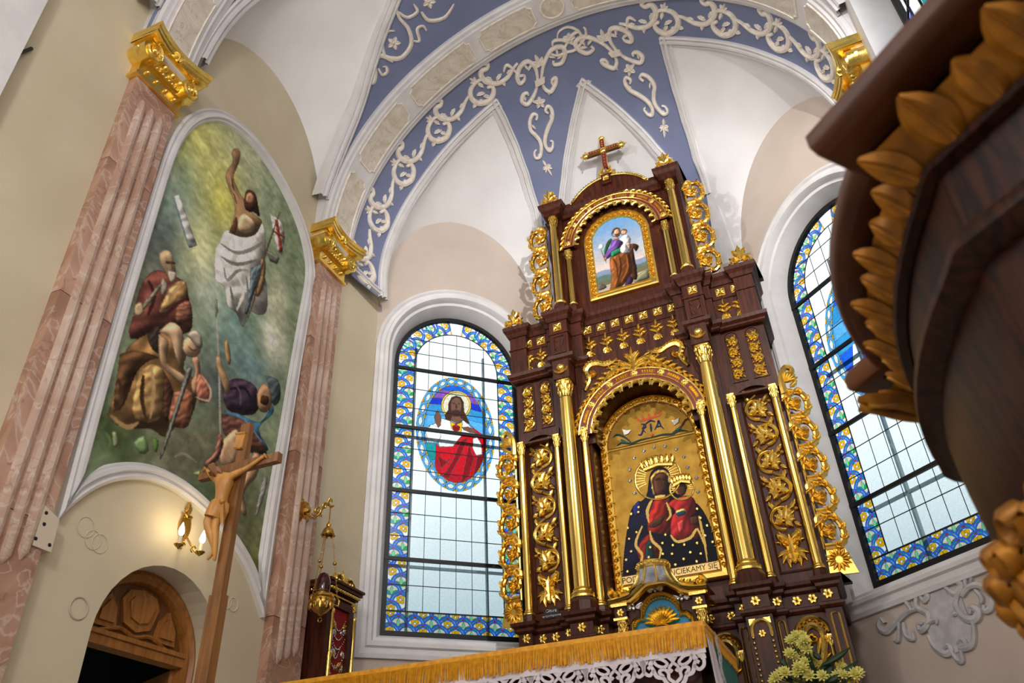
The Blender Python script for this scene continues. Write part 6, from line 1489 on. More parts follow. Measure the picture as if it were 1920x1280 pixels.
raster_paint(fu, (-.33, .33, 5.69, 6.80), .0055, [('painted_saint', figure(fu, [((92, 84, 74), [(260, 1000), (300, 970), (370, 1010), (300, 1050), (265, 1045)]), ((110, 110, 84), [(740, 870), (860, 800), (890, 900), (700, 960)]), ((70, 44, 34), [(640, 500), (700, 490), (755, 520), (720, 585), (690, 560), (740, 880), (690, 920), (640, 850)]), ((116, 68, 34), [(410, 640), (540, 590), (640, 600), (680, 800), (660, 860), (600, 950), (540, 1010), (410, 1075), (430, 900), (405, 740)]), ('s', (70, 38, 20), .012, [(520, 640), (540, 800), (480, 1000)]), ('s', (150, 92, 48), .012, [(600, 620), (620, 780), (540, 960)]), ('s', (150, 92, 48), .010, [(440, 680), (470, 850), (440, 1020)]), ('s', (80, 44, 22), .010, [(440, 660), (490, 760), (500, 900)]),
    ((54, 40, 66), [(640, 870), (690, 920), (650, 990), (590, 990), (600, 950)]), ((96, 66, 128), [(420, 450), (500, 440), (560, 470), (540, 560), (420, 640), (400, 660), (350, 680), (340, 620), (370, 560), (410, 540)]), ((36, 110, 74), [(410, 430), (430, 440), (400, 520), (350, 620), (335, 580), (370, 480)]), ((36, 110, 74), [(420, 590), (530, 540), (560, 580), (470, 640), (420, 650)]), ((112, 54, 40), [(370, 480), (405, 440), (380, 500), (350, 580)]),
    ((190, 140, 110), [(435, 425), (480, 405), (520, 430), (480, 440)]), ((60, 42, 32), [(430, 400), (440, 330), (480, 300), (525, 310), (530, 370), (500, 330), (455, 350)]), ((196, 146, 116), [(455, 340), (490, 315), (525, 330), (528, 375), (500, 395), (460, 385)]), ((84, 58, 44), [(462, 375), (500, 370), (526, 372), (515, 405), (480, 408)]),
    ((222, 218, 220), [(530, 430), (570, 390), (620, 385), (660, 440), (640, 500), (600, 500), (640, 560), (620, 595), (545, 600), (530, 540), (570, 480), (520, 440)]), ((206, 160, 130), [(540, 345), (565, 318), (600, 325), (605, 360), (580, 385), (545, 375)]), ((150, 100, 60), [(540, 340), (565, 312), (605, 325), (600, 335), (560, 332)]), ((206, 160, 130), [(600, 490), (640, 478), (655, 495), (620, 515)]), ((206, 160, 130), [(325, 665), (365, 655), (365, 690), (325, 690)]),
    ('s', (110, 90, 50), .006, [(365, 720), (330, 640), (300, 560)]), ((236, 236, 232), [(285, 500), (320, 500), (325, 540), (290, 555), (265, 545)]), ((30, 96, 70), [(400, 1075), (440, 1045), (500, 1030), (480, 1050), (420, 1080)]), ((206, 160, 130), [(430, 1070), (470, 1045), (490, 1055), (450, 1080)]), ((206, 160, 130), [(585, 1000), (620, 990), (645, 1005), (620, 1025)])], Hz, 3, .16))], UP, 'oil_paint', .001, pp, sky_col, 'landscape', grain=.03)
for (x, y, r) in ((482, 360, 70), (575, 350, 48)):
    c = fu.px(*Hz([(x, y)])[0]); m = MB(); m.ribbon(fu, arc(c[0], c[1], r*.00082, 0, 360, 20), .004, .0005, base=.0012, flat=True); m.build('halo_line', 'gold_smooth', UP)
# ================================================================= free-standing altar table with cloths
TX0, TX1, TY0, TY1, TZ = -3.75, -.68, 4.0, 4.85, 1.05
TB = thing('altar_table', ((TX0+TX1)/2, 4.4, FZ), 'dark wooden altar table under the fringed white cloth', 'table')
MB().box(TX0+.1, TX1-.06, TY0+.12, TY1-.1, FZ, TZ-.06).build('table_base', 'wood_dark', TB)
MB().box(TX0, TX1, TY0+.01, TY1, TZ-.06, TZ-.004).build('table_top', 'wood_dark', TB)
CL = thing('altar_cloth', ((TX0+TX1)/2, 4.4, TZ), 'white altar cloth with cut-out lace edge and gold fringe on the table', 'cloth')
FT = Frame((TX1, TY0, TZ), (1, 0, 0), (0, 0, 1), (0, -1, 0)); FS = Frame((TX1, TY0, TZ), (0, 1, 0), (0, 0, 1), (1, 0, 0))
MB().box(TX0-.004, TX1+.004, TY0-.004, TY1, TZ-.002, TZ+.006).build('cloth_top', 'linen', CL)
def wavy(fr, x0, x1, y0, y1, n, amp, h0=.008):
    rows = [[fr(x0 + (x1-x0)*i/n, y, h0 + amp*(1 + math.sin(i*1.7) + .5*math.sin(i*.63))*.5*((y0-y)/(y0-y1))) for i in range(n+1)] for y in (y0, (y0+y1)/2, y1)]
    return rows
m = MB(); m.grid(wavy(FT, TX0-TX1, .004, .0, -.135, 90, .012)); m.build('cloth_drop', 'linen', CL, smooth='all')
def _lace(m, fr):
    for s in (-1, 1):
        rb = lambda pts, w=.0085: m.ribbon(fr, smooth_path(pts, 5), w, .003, flat=True)
        rb([(s*.155, -.03), (s*.15, -.06), (s*.125, -.075), (s*.105, -.055), (s*.115, -.035), (s*.13, -.045)])
        rb([(s*.105, -.05), (s*.09, -.085), (s*.06, -.095), (s*.045, -.12), (s*.02, -.145), (0, -.16)], .010)
        rb([(s*.10, 0), (s*.06, -.005), (s*.03, -.03), (s*.05, -.045), (s*.085, -.03), (s*.10, 0)], .0075)
        rb([(s*.055, -.09), (s*.075, -.065), (s*.05, -.055), (s*.03, -.075), (s*.03, -.10), (0, -.125)], .008)
        rb([(0, -.03), (s*.022, -.05), (s*.02, -.07), (s*.008, -.06)], .007)
        rb([(s*.15, .0), (s*.155, -.03)], .014); rb([(s*.10, .0), (s*.118, -.03)], .012)
        m.poly(fr, [(s*.155, 0), (s*.155, -.03), (s*.13, -.02), (s*.12, 0)] if s < 0 else [(s*.12, 0), (s*.13, -.02), (s*.155, -.03), (s*.155, 0)], 0)
    m.poly(fr, [(-.03, 0), (0, -.035), (.03, 0)], .001)
U_LACE = unit('lace_motif', _lace, 'linen', False)
for k in range(11): put(U_LACE, FT.mat(-.16 - .29*k, -.132, .012, 0, .95), CL)
fm = MB(); fm.fbox(FT, TX0-TX1, .012, -.012, .012, .0, .018); fm.build('fringe_braid', 'fringe_gold', CL)
fm = MB(); rnd = random.Random(3); x = TX0 - TX1
while x < .01:
    w = .006 + rnd.random()*.003; l = .085 + rnd.random()*.022; sk = (rnd.random()-.5)*.014 + .006*math.sin(x*9)
    hh = .016 + rnd.random()*.010
    fm.add([FT(x, -.01, .016), FT(x+w, -.01, .019), FT(x+w+sk, -.01-l, hh), FT(x+sk, -.01-l, hh-.003)], [(0, 1, 2, 3)]); x += w*.55
y = 0.0
while y < .84:
    w = .004; fm.add([FS(y, -.008, .016), FS(y+w, -.008, .016), FS(y+w, -.05-rnd.random()*.03, .016), FS(y, -.05, .014)], [(0, 1, 2, 3)]); y += w + .002
fm.build('fringe', 'fringe_gold', CL, kind='stuff')
MB().fbox(FS, 0, .85, -.012, .012, 0, .018).build('fringe_braid', 'fringe_gold', CL)
m = MB(); m.grid(wavy(FS, 0, .16, 0, -.42, 14, .03, .012)); m.build('cloth_drop', 'linen', CL, smooth='all')
for k in range(3):
    put(U_LACE, FS.mat(.16, -.10 - .13*k, .028, PI/2, .6), CL)
GC = MB(); GC.grid(wavy(FS, .17, .85, 0, -.75, 40, .012, .004)); tag(GC.build('green_cloth', 'cloth_green', None, smooth='all'), 'green cloth hanging at the right end of the altar table', 'cloth')

# ================================================================= tabernacle
TA = thing('tabernacle', (RX, RY - .2, 1.05), 'gilded domed tabernacle with shell niche in front of the icon', 'tabernacle')
ft = RF(-.22)
m = MB(); m.fbox(ft, -.28, .28, 1.1, 2.0, -.35, 0); m.poly(ft, [(-.28, 1.99), (.28, 1.99), (.2, 2.06), (.08, 2.12), (-.08, 2.12), (-.2, 2.06)], -.3, 0); m.build('cabinet', 'wood_dark', TA)
og = smooth_path([(-.42, 2.02), (-.30, 2.03), (-.22, 2.05), (-.15, 2.10), (-.08, 2.145), (0, 2.15), (.08, 2.145), (.15, 2.10), (.22, 2.05), (.30, 2.03), (.42, 2.02)], 4)
m = MB(); path_sweep(m, ft, og, [(-.03, -.3), (-.03, .05), (-.015, .075), (0, .08), (.012, .10), (.03, .11), (.042, .10), (.05, .05), (.06, -.3)]); m.build('cornice', 'gold_smooth', TA, smooth=True)
for s in (-1, 1):
    m = MB(); m.ribbon(ft, spiral(s*.37, 2.10, .05, .012, 90, 90 - s*420, 18), .018, .05, base=.05)
    for k in range(5): m.leaf(ft, s*(.14 + .05*k), 2.12 - .012*k, (PI/2 - s*.9), .07, .022, .05, base=.04, lobes=1)
    m.ribbon(ft, smooth_path([(s*.12, 2.17), (s*.22, 2.11), (s*.32, 2.09)], 4), .022, .06, base=.03); m.build('scroll', 'gold', TA, smooth=True)
    c = Vector((RX + s*.335, RY - .24, 0)); m = MB(); m.lathe(c, [(.03, 1.1), (.03, 1.14), (.022, 1.16), (.022, 1.78)], 12); o = m.build('column', 'gold_smooth', TA, smooth=True)
    S = Matrix.Diagonal((.045, .045, .11, 1)); S.translation = c + Vector((0, 0, 1.78)); put(U_CAP, S, o, 'capital')
    m = MB(); m.fbox(ft, s*.335-.05, s*.335+.05, 1.90, 2.0, -.1, .06); m.build('entablature_block', 'wood_dark', TA)
    m = MB(); m.fbox(ft, s*.335-.06, s*.335+.06, 1.885, 1.905, -.1, .08); m.fbox(ft, s*.335-.07, s*.335+.07, 1.995, 2.02, -.1, .09); m.build('gilt_band', 'gold', TA)
    put(U_ROS, ft.mat(s*.335, 1.95, .06, 0, .8), TA)
c = (RX, RY - .3, 0)
m = MB(); m.lathe(c, [(.23, 2.08), (.185, 2.13), (.155, 2.19), (.138, 2.245)], 20); m.build('dome', 'silver', TA, smooth='all')
for k in range(10):
    a = 2*PI*k/10; m = MB(); m.tube([Vector(c) + Vector((r*math.cos(a), r*math.sin(a), z)) for r, z in ((.232, 2.08), (.187, 2.13), (.157, 2.19), (.14, 2.245))], .010, 6); m.build('dome_rib', 'gold', TA, smooth='all')
m = MB(); m.lathe(c, [(.12, 2.24), (.138, 2.25), (.146, 2.272), (.138, 2.29), (.142, 2.305), (.0, 2.31)], 24); m.build('dome_crown', 'gold', TA, smooth=True)
m = MB()
for k in range(24): a = 2*PI*k/24; m.ball(Vector(c) + Vector((.144*math.cos(a), .144*math.sin(a), 2.28)), .010)
m.build('bead_ring', 'gold', TA, smooth='all', kind='stuff')
tre = [(-.25, 1.45)] + arc(-.19, 1.83, .06, 180, 70, 8) + arc(0, 1.905, .165, 165, 15, 16) + arc(.19, 1.83, .06, 110, 0, 8) + [(.25, 1.45)]
m = MB(); m.ribbon(ft, tre, .018, .05, base=.0); m.build('trefoil_arch', 'gold', TA, smooth=True)
m = MB(); m.poly(ft, tre, .002); m.build('niche_ground', 'blue_enamel', TA)
for i in range(2, len(tre)-2, 1):
    m = MB(); m.dome(ft, tre[i][0]*.92, 1.70 + (tre[i][1]-1.70)*.9, .014, .03, base=.004); m.build('cusp', 'gold', TA, smooth='all')
m = MB()
for k in range(11):
    a = PI*(k+.5)/11; m.leaf(ft, 0, 1.82, a, .15, .028, .08, base=.004)
m.build('shell', 'gold', TA, smooth=True)
m = MB(); m.ribbon(ft, arc(0, 1.70, .10, 0, 180, 14), .016, .05, base=.03); m.ribbon(ft, [(-.125, 1.80), (-.125, 1.5)], .03, .05); m.ribbon(ft, [(.125, 1.80), (.125, 1.5)], .03, .05); m.build('door_surround', 'gold', TA, smooth=True)
for p in ((1189, 1141), (1279, 1123), (1229, 1107)):
    x, z = ft.px(*p); m = MB(); m.ball(ft(x, z+.026, .03), .015, n=8); m.ball(ft(x, z-.002, .02), .017, n=8, sq=(.9, .7, 1.3))
    for s in (-1, 1):
        for k in range(4): m.leaf(ft, x + s*.012, z + .01, (0 if s > 0 else PI) - s*(.1 + .3*k) + s*.5, .085 - .010*k, .014, .012, base=.012)
    m.build('silver_angel', 'silver', TA, smooth=True)
m = MB(); m.box(RX-.52, RX+.52, RY-.62, RY+.26, FZ, 1.05); tag(m.build('old_altar_block', 'wood_dark'), 'dark wooden altar block below the tabernacle, behind the table', 'altar')

# ================================================================= standing crucifix
CY = 3.25
FC = Frame((0, CY, 0), (1, 0, 0), (0, 0, 1), (0, -1, 0)); cz_ = zz(360, 780, 4.267)
def cp(x, y): return FC.px(*cz_([(x, y)])[0])
CR_ = thing('standing_crucifix', (FC.px(378, 1280)[0], CY, FZ), 'tall wooden processional crucifix with carved figure in front of the mural', 'crucifix')
xu = (cp(395, 65)[0] + cp(465, 50)[0])/2; zt_ = cp(430, 57)[1]; hwu = (cp(465, 50)[0] - cp(395, 65)[0])/2
xb = FC.px(381, 1280)[0]
m = MB(); zj = FC.px(405, 1118)[1]
m.fbox(FC, xu-hwu, xu+hwu, zj, zt_, -.04, 0); m.build('upright', 'wood_cross', CR_)
m = MB(); m.fbox(FC, xu-hwu*1.25, xu+hwu*1.25, FZ+.05, zj+.01, -.048, .008); m.build('staff', 'wood_cross', CR_)
m = MB(); m.box(FC(xu, 0).x-.18, FC(xu, 0).x+.18, CY-.16, CY+.2, FZ, FZ+.06); m.build('foot', 'wood_cross', CR_)
xl_, xr_ = cp(60, 470)[0], cp(690, 330)[0]; zc_ = (cp(60, 470)[1] + cp(690, 330)[1])/2
m = MB(); m.fbox(FC, xl_, xr_, zc_-.028, zc_+.028, -.035, .006); m.build('crossbar', 'wood_cross', CR_)
a_, b_, c_, d_ = cp(360, 145), cp(440, 140), cp(405, 260), cp(345, 255)
m = MB(); pts = [a_, b_, ((b_[0]+c_[0])/2 - .004, (b_[1]+c_[1])/2), c_, d_, ((a_[0]+d_[0])/2 + .004, (a_[1]+d_[1])/2)]; m.poly(FC, pts, 0, .010); m.ribbon(FC, [a_, b_], .008, .012, base=.006); m.ribbon(FC, [d_, c_], .008, .012, base=.006); m.build('title_scroll', 'wood_carved', CR_)
# carved figure: one skin surface
J = {'pel': (245, 735, .03), 'wai': (262, 680, .028), 'che': (285, 590, .034), 'nec': (285, 520, .036), 'nk2': (262, 490, .038), 'head': (234, 455, .055), 'hd2': (220, 484, .072),
     'shL': (240, 530, .032), 'elL': (185, 500, .03), 'haL': (128, 432, .012), 'shR': (345, 495, .032), 'elR': (460, 430, .024), 'wrR': (560, 350, .016), 'haR': (590, 325, .012),
     'hpL': (222, 770, .036), 'knL': (178, 880, .06), 'anL': (205, 1075, .022), 'toL': (150, 1165, .03), 'hpR': (268, 775, .028), 'knR': (225, 875, .04), 'anR': (215, 1085, .03), 'toR': (200, 1170, .02)}
Rr = {'pel': .040, 'wai': .034, 'che': .046, 'nec': .030, 'nk2': .018, 'head': .035, 'hd2': .026, 'shL': .024, 'elL': .015, 'haL': .010, 'shR': .024, 'elR': .014, 'wrR': .010, 'haR': .012, 'hpL': .036, 'knL': .027, 'anL': .016, 'toL': .008, 'hpR': .034, 'knR': .025, 'anR': .015, 'toR': .008}
Ed = [('pel', 'wai'), ('wai', 'che'), ('che', 'nec'), ('nec', 'nk2'), ('nk2', 'head'), ('head', 'hd2'), ('nec', 'shL'), ('shL', 'elL'), ('elL', 'haL'), ('nec', 'shR'), ('shR', 'elR'), ('elR', 'wrR'), ('wrR', 'haR'), ('pel', 'hpL'), ('hpL', 'knL'), ('knL', 'anL'), ('anL', 'toL'), ('pel', 'hpR'), ('hpR', 'knR'), ('knR', 'anR'), ('anR', 'toR')]
names = list(J); o0 = FC(*cp(245, 735), .03)
def skin_body(name, names, pos, rad, edges, o0, parent, matn, root=0, sub=2):
    me = bpy.data.meshes.new(name); me.from_pydata([p - o0 for p in pos], edges, [])
    ob = bpy.data.objects.new(name, me); COL.objects.link(ob); ob.parent = parent; ob.location = o0 - org(parent); ORG[ob.name] = Vector(o0)
    sk = ob.modifiers.new('skin', 'SKIN')
    if not me.skin_vertices: me.skin_vertices.new(name='')
    for i, r in enumerate(rad): me.skin_vertices[0].data[i].radius = (r, r); me.skin_vertices[0].data[i].use_root = (i == root)
    sk.use_smooth_shade = True
    sb = ob.modifiers.new('sub', 'SUBSURF'); sb.levels = sub; sb.render_levels = sub
    me.materials.append(MATS[matn]); return ob
corpus = skin_body('carved_figure', names, [FC(*cp(J[k][0], J[k][1]), J[k][2]) for k in names], [Rr[k] for k in names], [(names.index(a), names.index(b)) for a, b in Ed], o0, CR_, 'wood_carved')
# hair, beard, fingers, loincloth
m = MB()
for k in range(9):
    x0, y0 = 215 + 6*k, 420 + 3*abs(k-4); m.tube([FC(*cp(x0, y0), .075), FC(*cp(x0 + 14, y0 + 24), .098 - .005*k), FC(*cp(x0 + 30, y0 + 70), .05), FC(*cp(x0 + 40, y0 + 100), .045)], [.008, .010, .009, .004], 5)
for k in range(5): m.tube([FC(*cp(212 + 5*k, 488), .075), FC(*cp(214 + 5*k, 515), .07)], [.008, .003], 5)
m.build('hair_and_beard', 'wood_cross', corpus, smooth='all')
for hx, hy, dx in ((128, 432, -1), (590, 325, 1)):
    m = MB()
    for k in range(5): m.tube([FC(*cp(hx, hy), .016), FC(*cp(hx + dx*(8 + 3*k), hy - 14 + 7*k), .022), FC(*cp(hx + dx*(12 + 3*k), hy - 16 + 9*k), .014)], [.004, .0036, .002], 5)
    m.ball(FC(*cp(hx, hy), .02), .004); m.build('hand', 'wood_carved', corpus, smooth='all')
m = MB(); rows = []
for (y, w, x, hh) in ((700, 50, 262, .07), (725, 62, 252, .08), (765, 66, 242, .085), (800, 64, 228, .09), (835, 60, 215, .092)):
    rows.append([FC(*cp(x + w*math.cos(t)*(1 + .06*math.sin(7*t)), y + 12*math.cos(t)*.5), .015 + (hh-.01)*math.sin(t)) for t in [PI*i/16 for i in range(17)]])
m.grid(rows)
m.grid([[FC(*cp(285 + 6*k + 8*math.sin(k*2.1), y + 3*k), .06 + .008*math.sin(k*2.5)) for k in range(7)] for y in (715, 760, 820, 885)])
m.ball(FC(*cp(305, 715), .065), .016); m.build('loincloth', 'wood_carved', corpus, smooth='all')

# ================================================================= wall sconce with two candle bulbs
SCN = thing('wall_sconce', F_LEFT(*F_LEFT.px(342, 985)), 'brass wall sconce with two lit candle bulbs above the doorway', 'sconce')
y_, z_ = F_LEFT.px(345, 985)
m = MB(); pts = [(y_ + .055*math.cos(t), z_ - .01 + .10*math.sin(t)) for t in [2*PI*i/18 for i in range(18)]]; m.poly(F_LEFT, pts, .001, .015)
for a, l, dy in ((1.57, .09, .09), (1.9, .07, .08), (1.2, .07, .08), (-1.57, .08, -.1), (2.6, .06, .05), (.5, .06, .05)): m.leaf(F_LEFT, y_, z_ + dy, a, l, .022, .02, base=.01, lobes=1)
m.build('backplate', 'brass', SCN, smooth=True)
fs = F_LEFT.moved(.16)
for i, (bx, by) in enumerate(((335, 1022), (375, 1036))):
    u, w = fs.px(bx, by); p = fs(u, w); st = F_LEFT(y_, z_ - .06, .02); mid_ = (p + st)/2 + Vector((.02, 0, -.05))
    m = MB(); m.tube([Vector(q) for q in smooth_path([tuple(st), tuple(mid_), tuple(p - Vector((0, 0, .02)))], 8)], .008, 6); m.tube([mid_ + Vector((0, .025*math.cos(t), .025*math.sin(t))) for t in [.5*k for k in range(10)]], .005, 5); m.build('arm', 'brass', SCN, smooth='all')
    m = MB(); m.lathe(p, [(.006, -.02), (.02, -.01), (.034, .004), (.034, .008), (.0, .006)], 14); m.build('drip_pan', 'brass', SCN, smooth=True)
    m = MB(); m.lathe(p, [(.014, .006), (.014, .068), (.0, .07)], 12); m.build('candle_tube', 'candle', SCN, smooth=True)
    m = MB(); m.lathe(p, [(.008, .068), (.018, .085), (.021, .10), (.016, .125), (.007, .15), (.001, .165)], 12); m.build('flame_bulb', 'bulb', SCN, smooth='all')
    l = bpy.data.lights.new('sconce_light', 'POINT'); l.energy = 1.3; l.color = (1, .78, .45); l.shadow_soft_size = .03
    lo = bpy.data.objects.new('sconce_light', l); COL.objects.link(lo); lo.location = p + Vector((.03, 0, .19))

# ================================================================= hanging sanctuary lamp
XP = XL + .085
FP = Frame((XP, 0, 0), (0, 1, 0), (0, 0, 1), (1, 0, 0))
LB = thing('lamp_bracket', FP(*FP.px(566, 958)), 'ornate brass bracket on the inner rose marble pilaster', 'bracket')
y0, z0 = FP.px(566, 958)
m = MB(); m.poly(FP, [(y0 + .085*math.cos(t), z0 + .11*math.sin(t)) for t in [2*PI*i/8 + .39 for i in range(8)]], .001, .02); m.poly(FP, [(y0 + .06*math.cos(t), z0 + .08*math.sin(t)) for t in [2*PI*i/8 + .39 for i in range(8)]], .02, .045); m.dome(FP, y0, z0, .045, .05, base=.04); m.build('wall_boss', 'brass', LB)
tip = on_x(620, 952, XP + .29)
b0 = FP(y0, z0 - .03, .06); am = (b0 + tip)/2
m = MB(); m.tube([Vector(q) for q in smooth_path([tuple(b0), tuple(b0.lerp(tip, .3) + Vector((0, 0, -.06))), tuple(b0.lerp(tip, .6) + Vector((0, 0, .0))), tuple(b0.lerp(tip, .85) + Vector((0, 0, .05))), tuple(tip + Vector((0, 0, .01))), tuple(tip + Vector((.03, 0, .02)))], 6)], .010, 6); m.build('arm', 'brass', LB, smooth='all')
fb = Frame(b0, tip - b0, (0, 0, 1), Vector((tip - b0)).cross(Vector((0, 0, 1))))
m = MB()
for s in (1, -1):
    q = lambda a, b, h: fb(a, b, h*s)
    m.ribbon(q, spiral(.10, .0, .05, .012, 200, 640, 24), .008, .012); m.ribbon(q, spiral(.17, .03, .03, .008, 0, 420, 18), .007, .010)
    for a, x, y in ((.8, .06, .0), (-.8, .12, -.03), (1.2, .2, .05), (2.0, .24, .05)): m.leaf(q, x, y, a, .05, .012, .012)
m.build('scrollwork', 'brass', LB, smooth=True)
SL = thing('sanctuary_lamp', tip - Vector((0, 0, .9)), 'brass hanging sanctuary lamp with red glass on three chains', 'lamp')
m = MB(); m.tube([tip + Vector((0, 0, .0)), tip - Vector((0, 0, .14))], .006, 5); m.build('hook', 'brass', SL)
cc = tip - Vector((0, 0, .24))
m = MB(); m.lathe(cc, [(.05, 0), (.052, .02), (.038, .05), (.02, .07), (.022, .09), (.008, .11), (.0, .12)], 14)
for k in range(8): a = 2*PI*k/8; m.ball(cc + Vector((.052*math.cos(a), .052*math.sin(a), -.004)), .012)
m.build('chain_crown', 'brass', SL, smooth=True)
zb = -.83; bc = tip + Vector((0, 0, zb))
for k in range(3):
    a = 2*PI*k/3 + .5; p0 = cc + Vector((.04*math.cos(a), .04*math.sin(a), 0)); p1 = bc + Vector((.12*math.cos(a), .12*math.sin(a), .06)); m = MB(); n = 26
    for i in range(n):
        q0, q1 = p0.lerp(p1, i/n), p0.lerp(p1, (i+.85)/n); t = (q1-q0).normalized(); sd = t.cross(Vector((math.cos(a + (i % 2)*PI/2), math.sin(a + (i % 2)*PI/2), 0))).normalized()*.006
        m.tube([q0, q0.lerp(q1, .3) + sd, q0.lerp(q1, .7) + sd, q1, q0.lerp(q1, .7) - sd, q0.lerp(q1, .3) - sd, q0], .0022, 4, cap=False)
    m.ball(p0.lerp(p1, .47), .017, n=8); m.build('chain', 'brass', SL, smooth='all')
m = MB(); m.lathe(bc, [(.0, -.09), (.012, -.085), (.02, -.07), (.05, -.055), (.085, -.02), (.095, .02), (.088, .05), (.10, .06), (.095, .075), (.05, .08), (.055, .11), (.06, .115)], 18)
for k in range(12): a = 2*PI*k/12; m.ball(bc + Vector((.095*math.cos(a), .095*math.sin(a), .03)), .014); m.leaf(Frame(bc + Vector((.09*math.cos(a), .09*math.sin(a), -.01)), (-math.sin(a), math.cos(a), 0), (0, 0, 1), (math.cos(a), math.sin(a), 0)), 0, -.03, PI/2, .07, .018, .012)
m.build('bowl', 'brass', SL, smooth=True)
m = MB()
for k in range(3): a = 2*PI*k/3 + .5; m.tube([bc + Vector((.1*math.cos(a), .1*math.sin(a), .0)), bc + Vector((.135*math.cos(a), .135*math.sin(a), -.01)), bc + Vector((.14*math.cos(a), .14*math.sin(a), .03)), bc + Vector((.12*math.cos(a), .12*math.sin(a), .06))], .009, 5)
m.build('handle', 'brass', SL, smooth='all', kind='stuff')
m = MB(); m.lathe(bc, [(.055, .10), (.062, .15), (.058, .20), (.04, .25), (.0, .27)], 16); m.build('red_glass', 'red_glass', SL, smooth='all')
m = MB(); m.tube([bc + Vector((.018*math.cos(t), 0, -.115 + .018*math.sin(t))) for t in [2*PI*i/10 for i in range(11)]], .004, 5); m.build('pull_ring', 'brass', SL, smooth='all')

# ================================================================= display case with votive offerings
XC = XL + .24
FK = Frame((XC, 0, 0), (0, 1, 0), (0, 0, 1), (1, 0, 0))
ya, za = FK.px(616, 1098); yb_, zb_ = FK.px(672, 1116); z_bot = 1.35
yL, yR = max(5.65, FK.px(614, 1140)[0]), FK.px(664, 1140)[0]
ztop = FK.px(616, 1084)[1]
VC = thing('votive_case', (XL + .13, (yL+yR)/2, z_bot), 'dark wall case lined in red with silver votive offerings, gilt columns', 'display case')
MB().box(XL + .002, XC-.03, yL, yR, z_bot, ztop-.12).build('case_body', 'wood_dark', VC)
m = MB(); hb = ztop - .12
for z0_, z1_, e in ((hb, hb+.03, .01), (hb+.03, hb+.07, .03), (hb+.07, hb+.10, .055), (hb+.10, hb+.12, .07)): m.box(XL + .002, XC + e - .01, yL - e, yR + e, z0_, z1_)
m.build('cornice', 'wood_dark', VC)
m = MB()
for k in range(14): m.ball((XC + .035, yL - .01 + (yR-yL+.02)*k/13, hb + .05), .016, sq=(1, 1.4, 1))
for k in range(5): m.ball((XL + .03 + (XC-XL)*k/5, yL - .03, hb + .05), .016, sq=(1.4, 1, 1))
m.build('gilt_cornice_beads', 'gold', VC, smooth='all', kind='stuff')
MB().box(XL+.01, XC+.012, yL - .022, yR + .022, hb - .002, hb + .010).build('gilt_fillet', 'gold', VC)
ym = (yL+yR)/2; fk0 = FK.moved(-.01)
m = MB()
for a, l in ((1.57, .13), (1.15, .10), (2.0, .10), (.8, .08), (2.35, .08)): m.leaf(fk0, ym, ztop, a, l, .028, .03, lobes=1)
for s in (-1, 1): m.ribbon(fk0, smooth_path([(ym, ztop + .01), (ym + s*.08, ztop + .075), (ym + s*.14, ztop + .05), (ym + s*.19, ztop + .012), (ym + s*.25, ztop + .015)], 5), .016, .03); m.ribbon(fk0, spiral(ym + s*.10, ztop + .03, .03, .008, 90, 90 - s*400, 14), .010, .03); m.poly(fk0, arc(ym + s*.1, ztop, .06, 0, 180, 10), 0, .012)
m.build('crest', 'gold', VC, smooth=True)
m = MB(); m.poly(FK, [(yL+.06, z_bot+.06), (yR-.06, z_bot+.06), (yR-.06, hb-.08), (yL+.06, hb-.08)], -.028); m.build('velvet_back', 'red_velvet', VC)
m = MB(); path_sweep(m, FK, [(yL+.06, z_bot+.06), (yL+.06, hb-.08), (yR-.06, hb-.08), (yR-.06, z_bot+.06)], [(.062, -.03), (.062, .0), (.0, .0), (.0, -.03)], closed=True); m.build('case_frame', 'wood_dark', VC)
for y in (yL + .035, yR - .03):
    c = (XC + .03, y, 0); m = MB(); m.lathe(c, [(.022, z_bot), (.022, z_bot+.04), (.016, z_bot+.05)] + [(.016 + (.004 if k % 2 else 0), z_bot + .06 + .02*k) for k in range(14)] + [(.012, z_bot+.36), (.013, hb-.16), (.02, hb-.15), (.02, hb-.13), (.014, hb-.12)], 12); m.build('column', 'gold', VC, smooth=True)
    m = MB(); flower(m, FK.moved(.02), y, hb - .05, .03, .02, 6); m.build('rosette', 'gold', VC, smooth=True)
fv = FK.moved(-.026); rv = random.Random(5); wv = yR - yL - .16
for k in range(9):
    zc = hb - .16 - .075*k; x0 = yL + .08; sp_ = wv*(.5 + .5*rv.random()); xs_ = x0 + rv.random()*(wv - sp_); m = MB()
    pts = [(xs_ + sp_*t, zc - .10*math.sin(PI*t)) for t in [i/14 for i in range(15)]]
    for p in pts: m.ball(fv(p[0], p[1], .008), .0075)
    m.build('silver_necklace', 'silver', VC, smooth='all')
for k in range(26):
    x = yL + .09 + rv.random()*wv; z = z_bot + .1 + rv.random()*(hb - z_bot - .28); m = MB(); m.dome(fv, x, z, .020 + .024*rv.random(), .012, n=10)
    if k % 3 == 0: m.dome(fv, x - .012, z + .015, .015, .012); m.dome(fv, x + .012, z + .015, .015, .012)
    m.build('votive_medal', 'silver' if k % 3 else 'brass', VC, smooth='all')

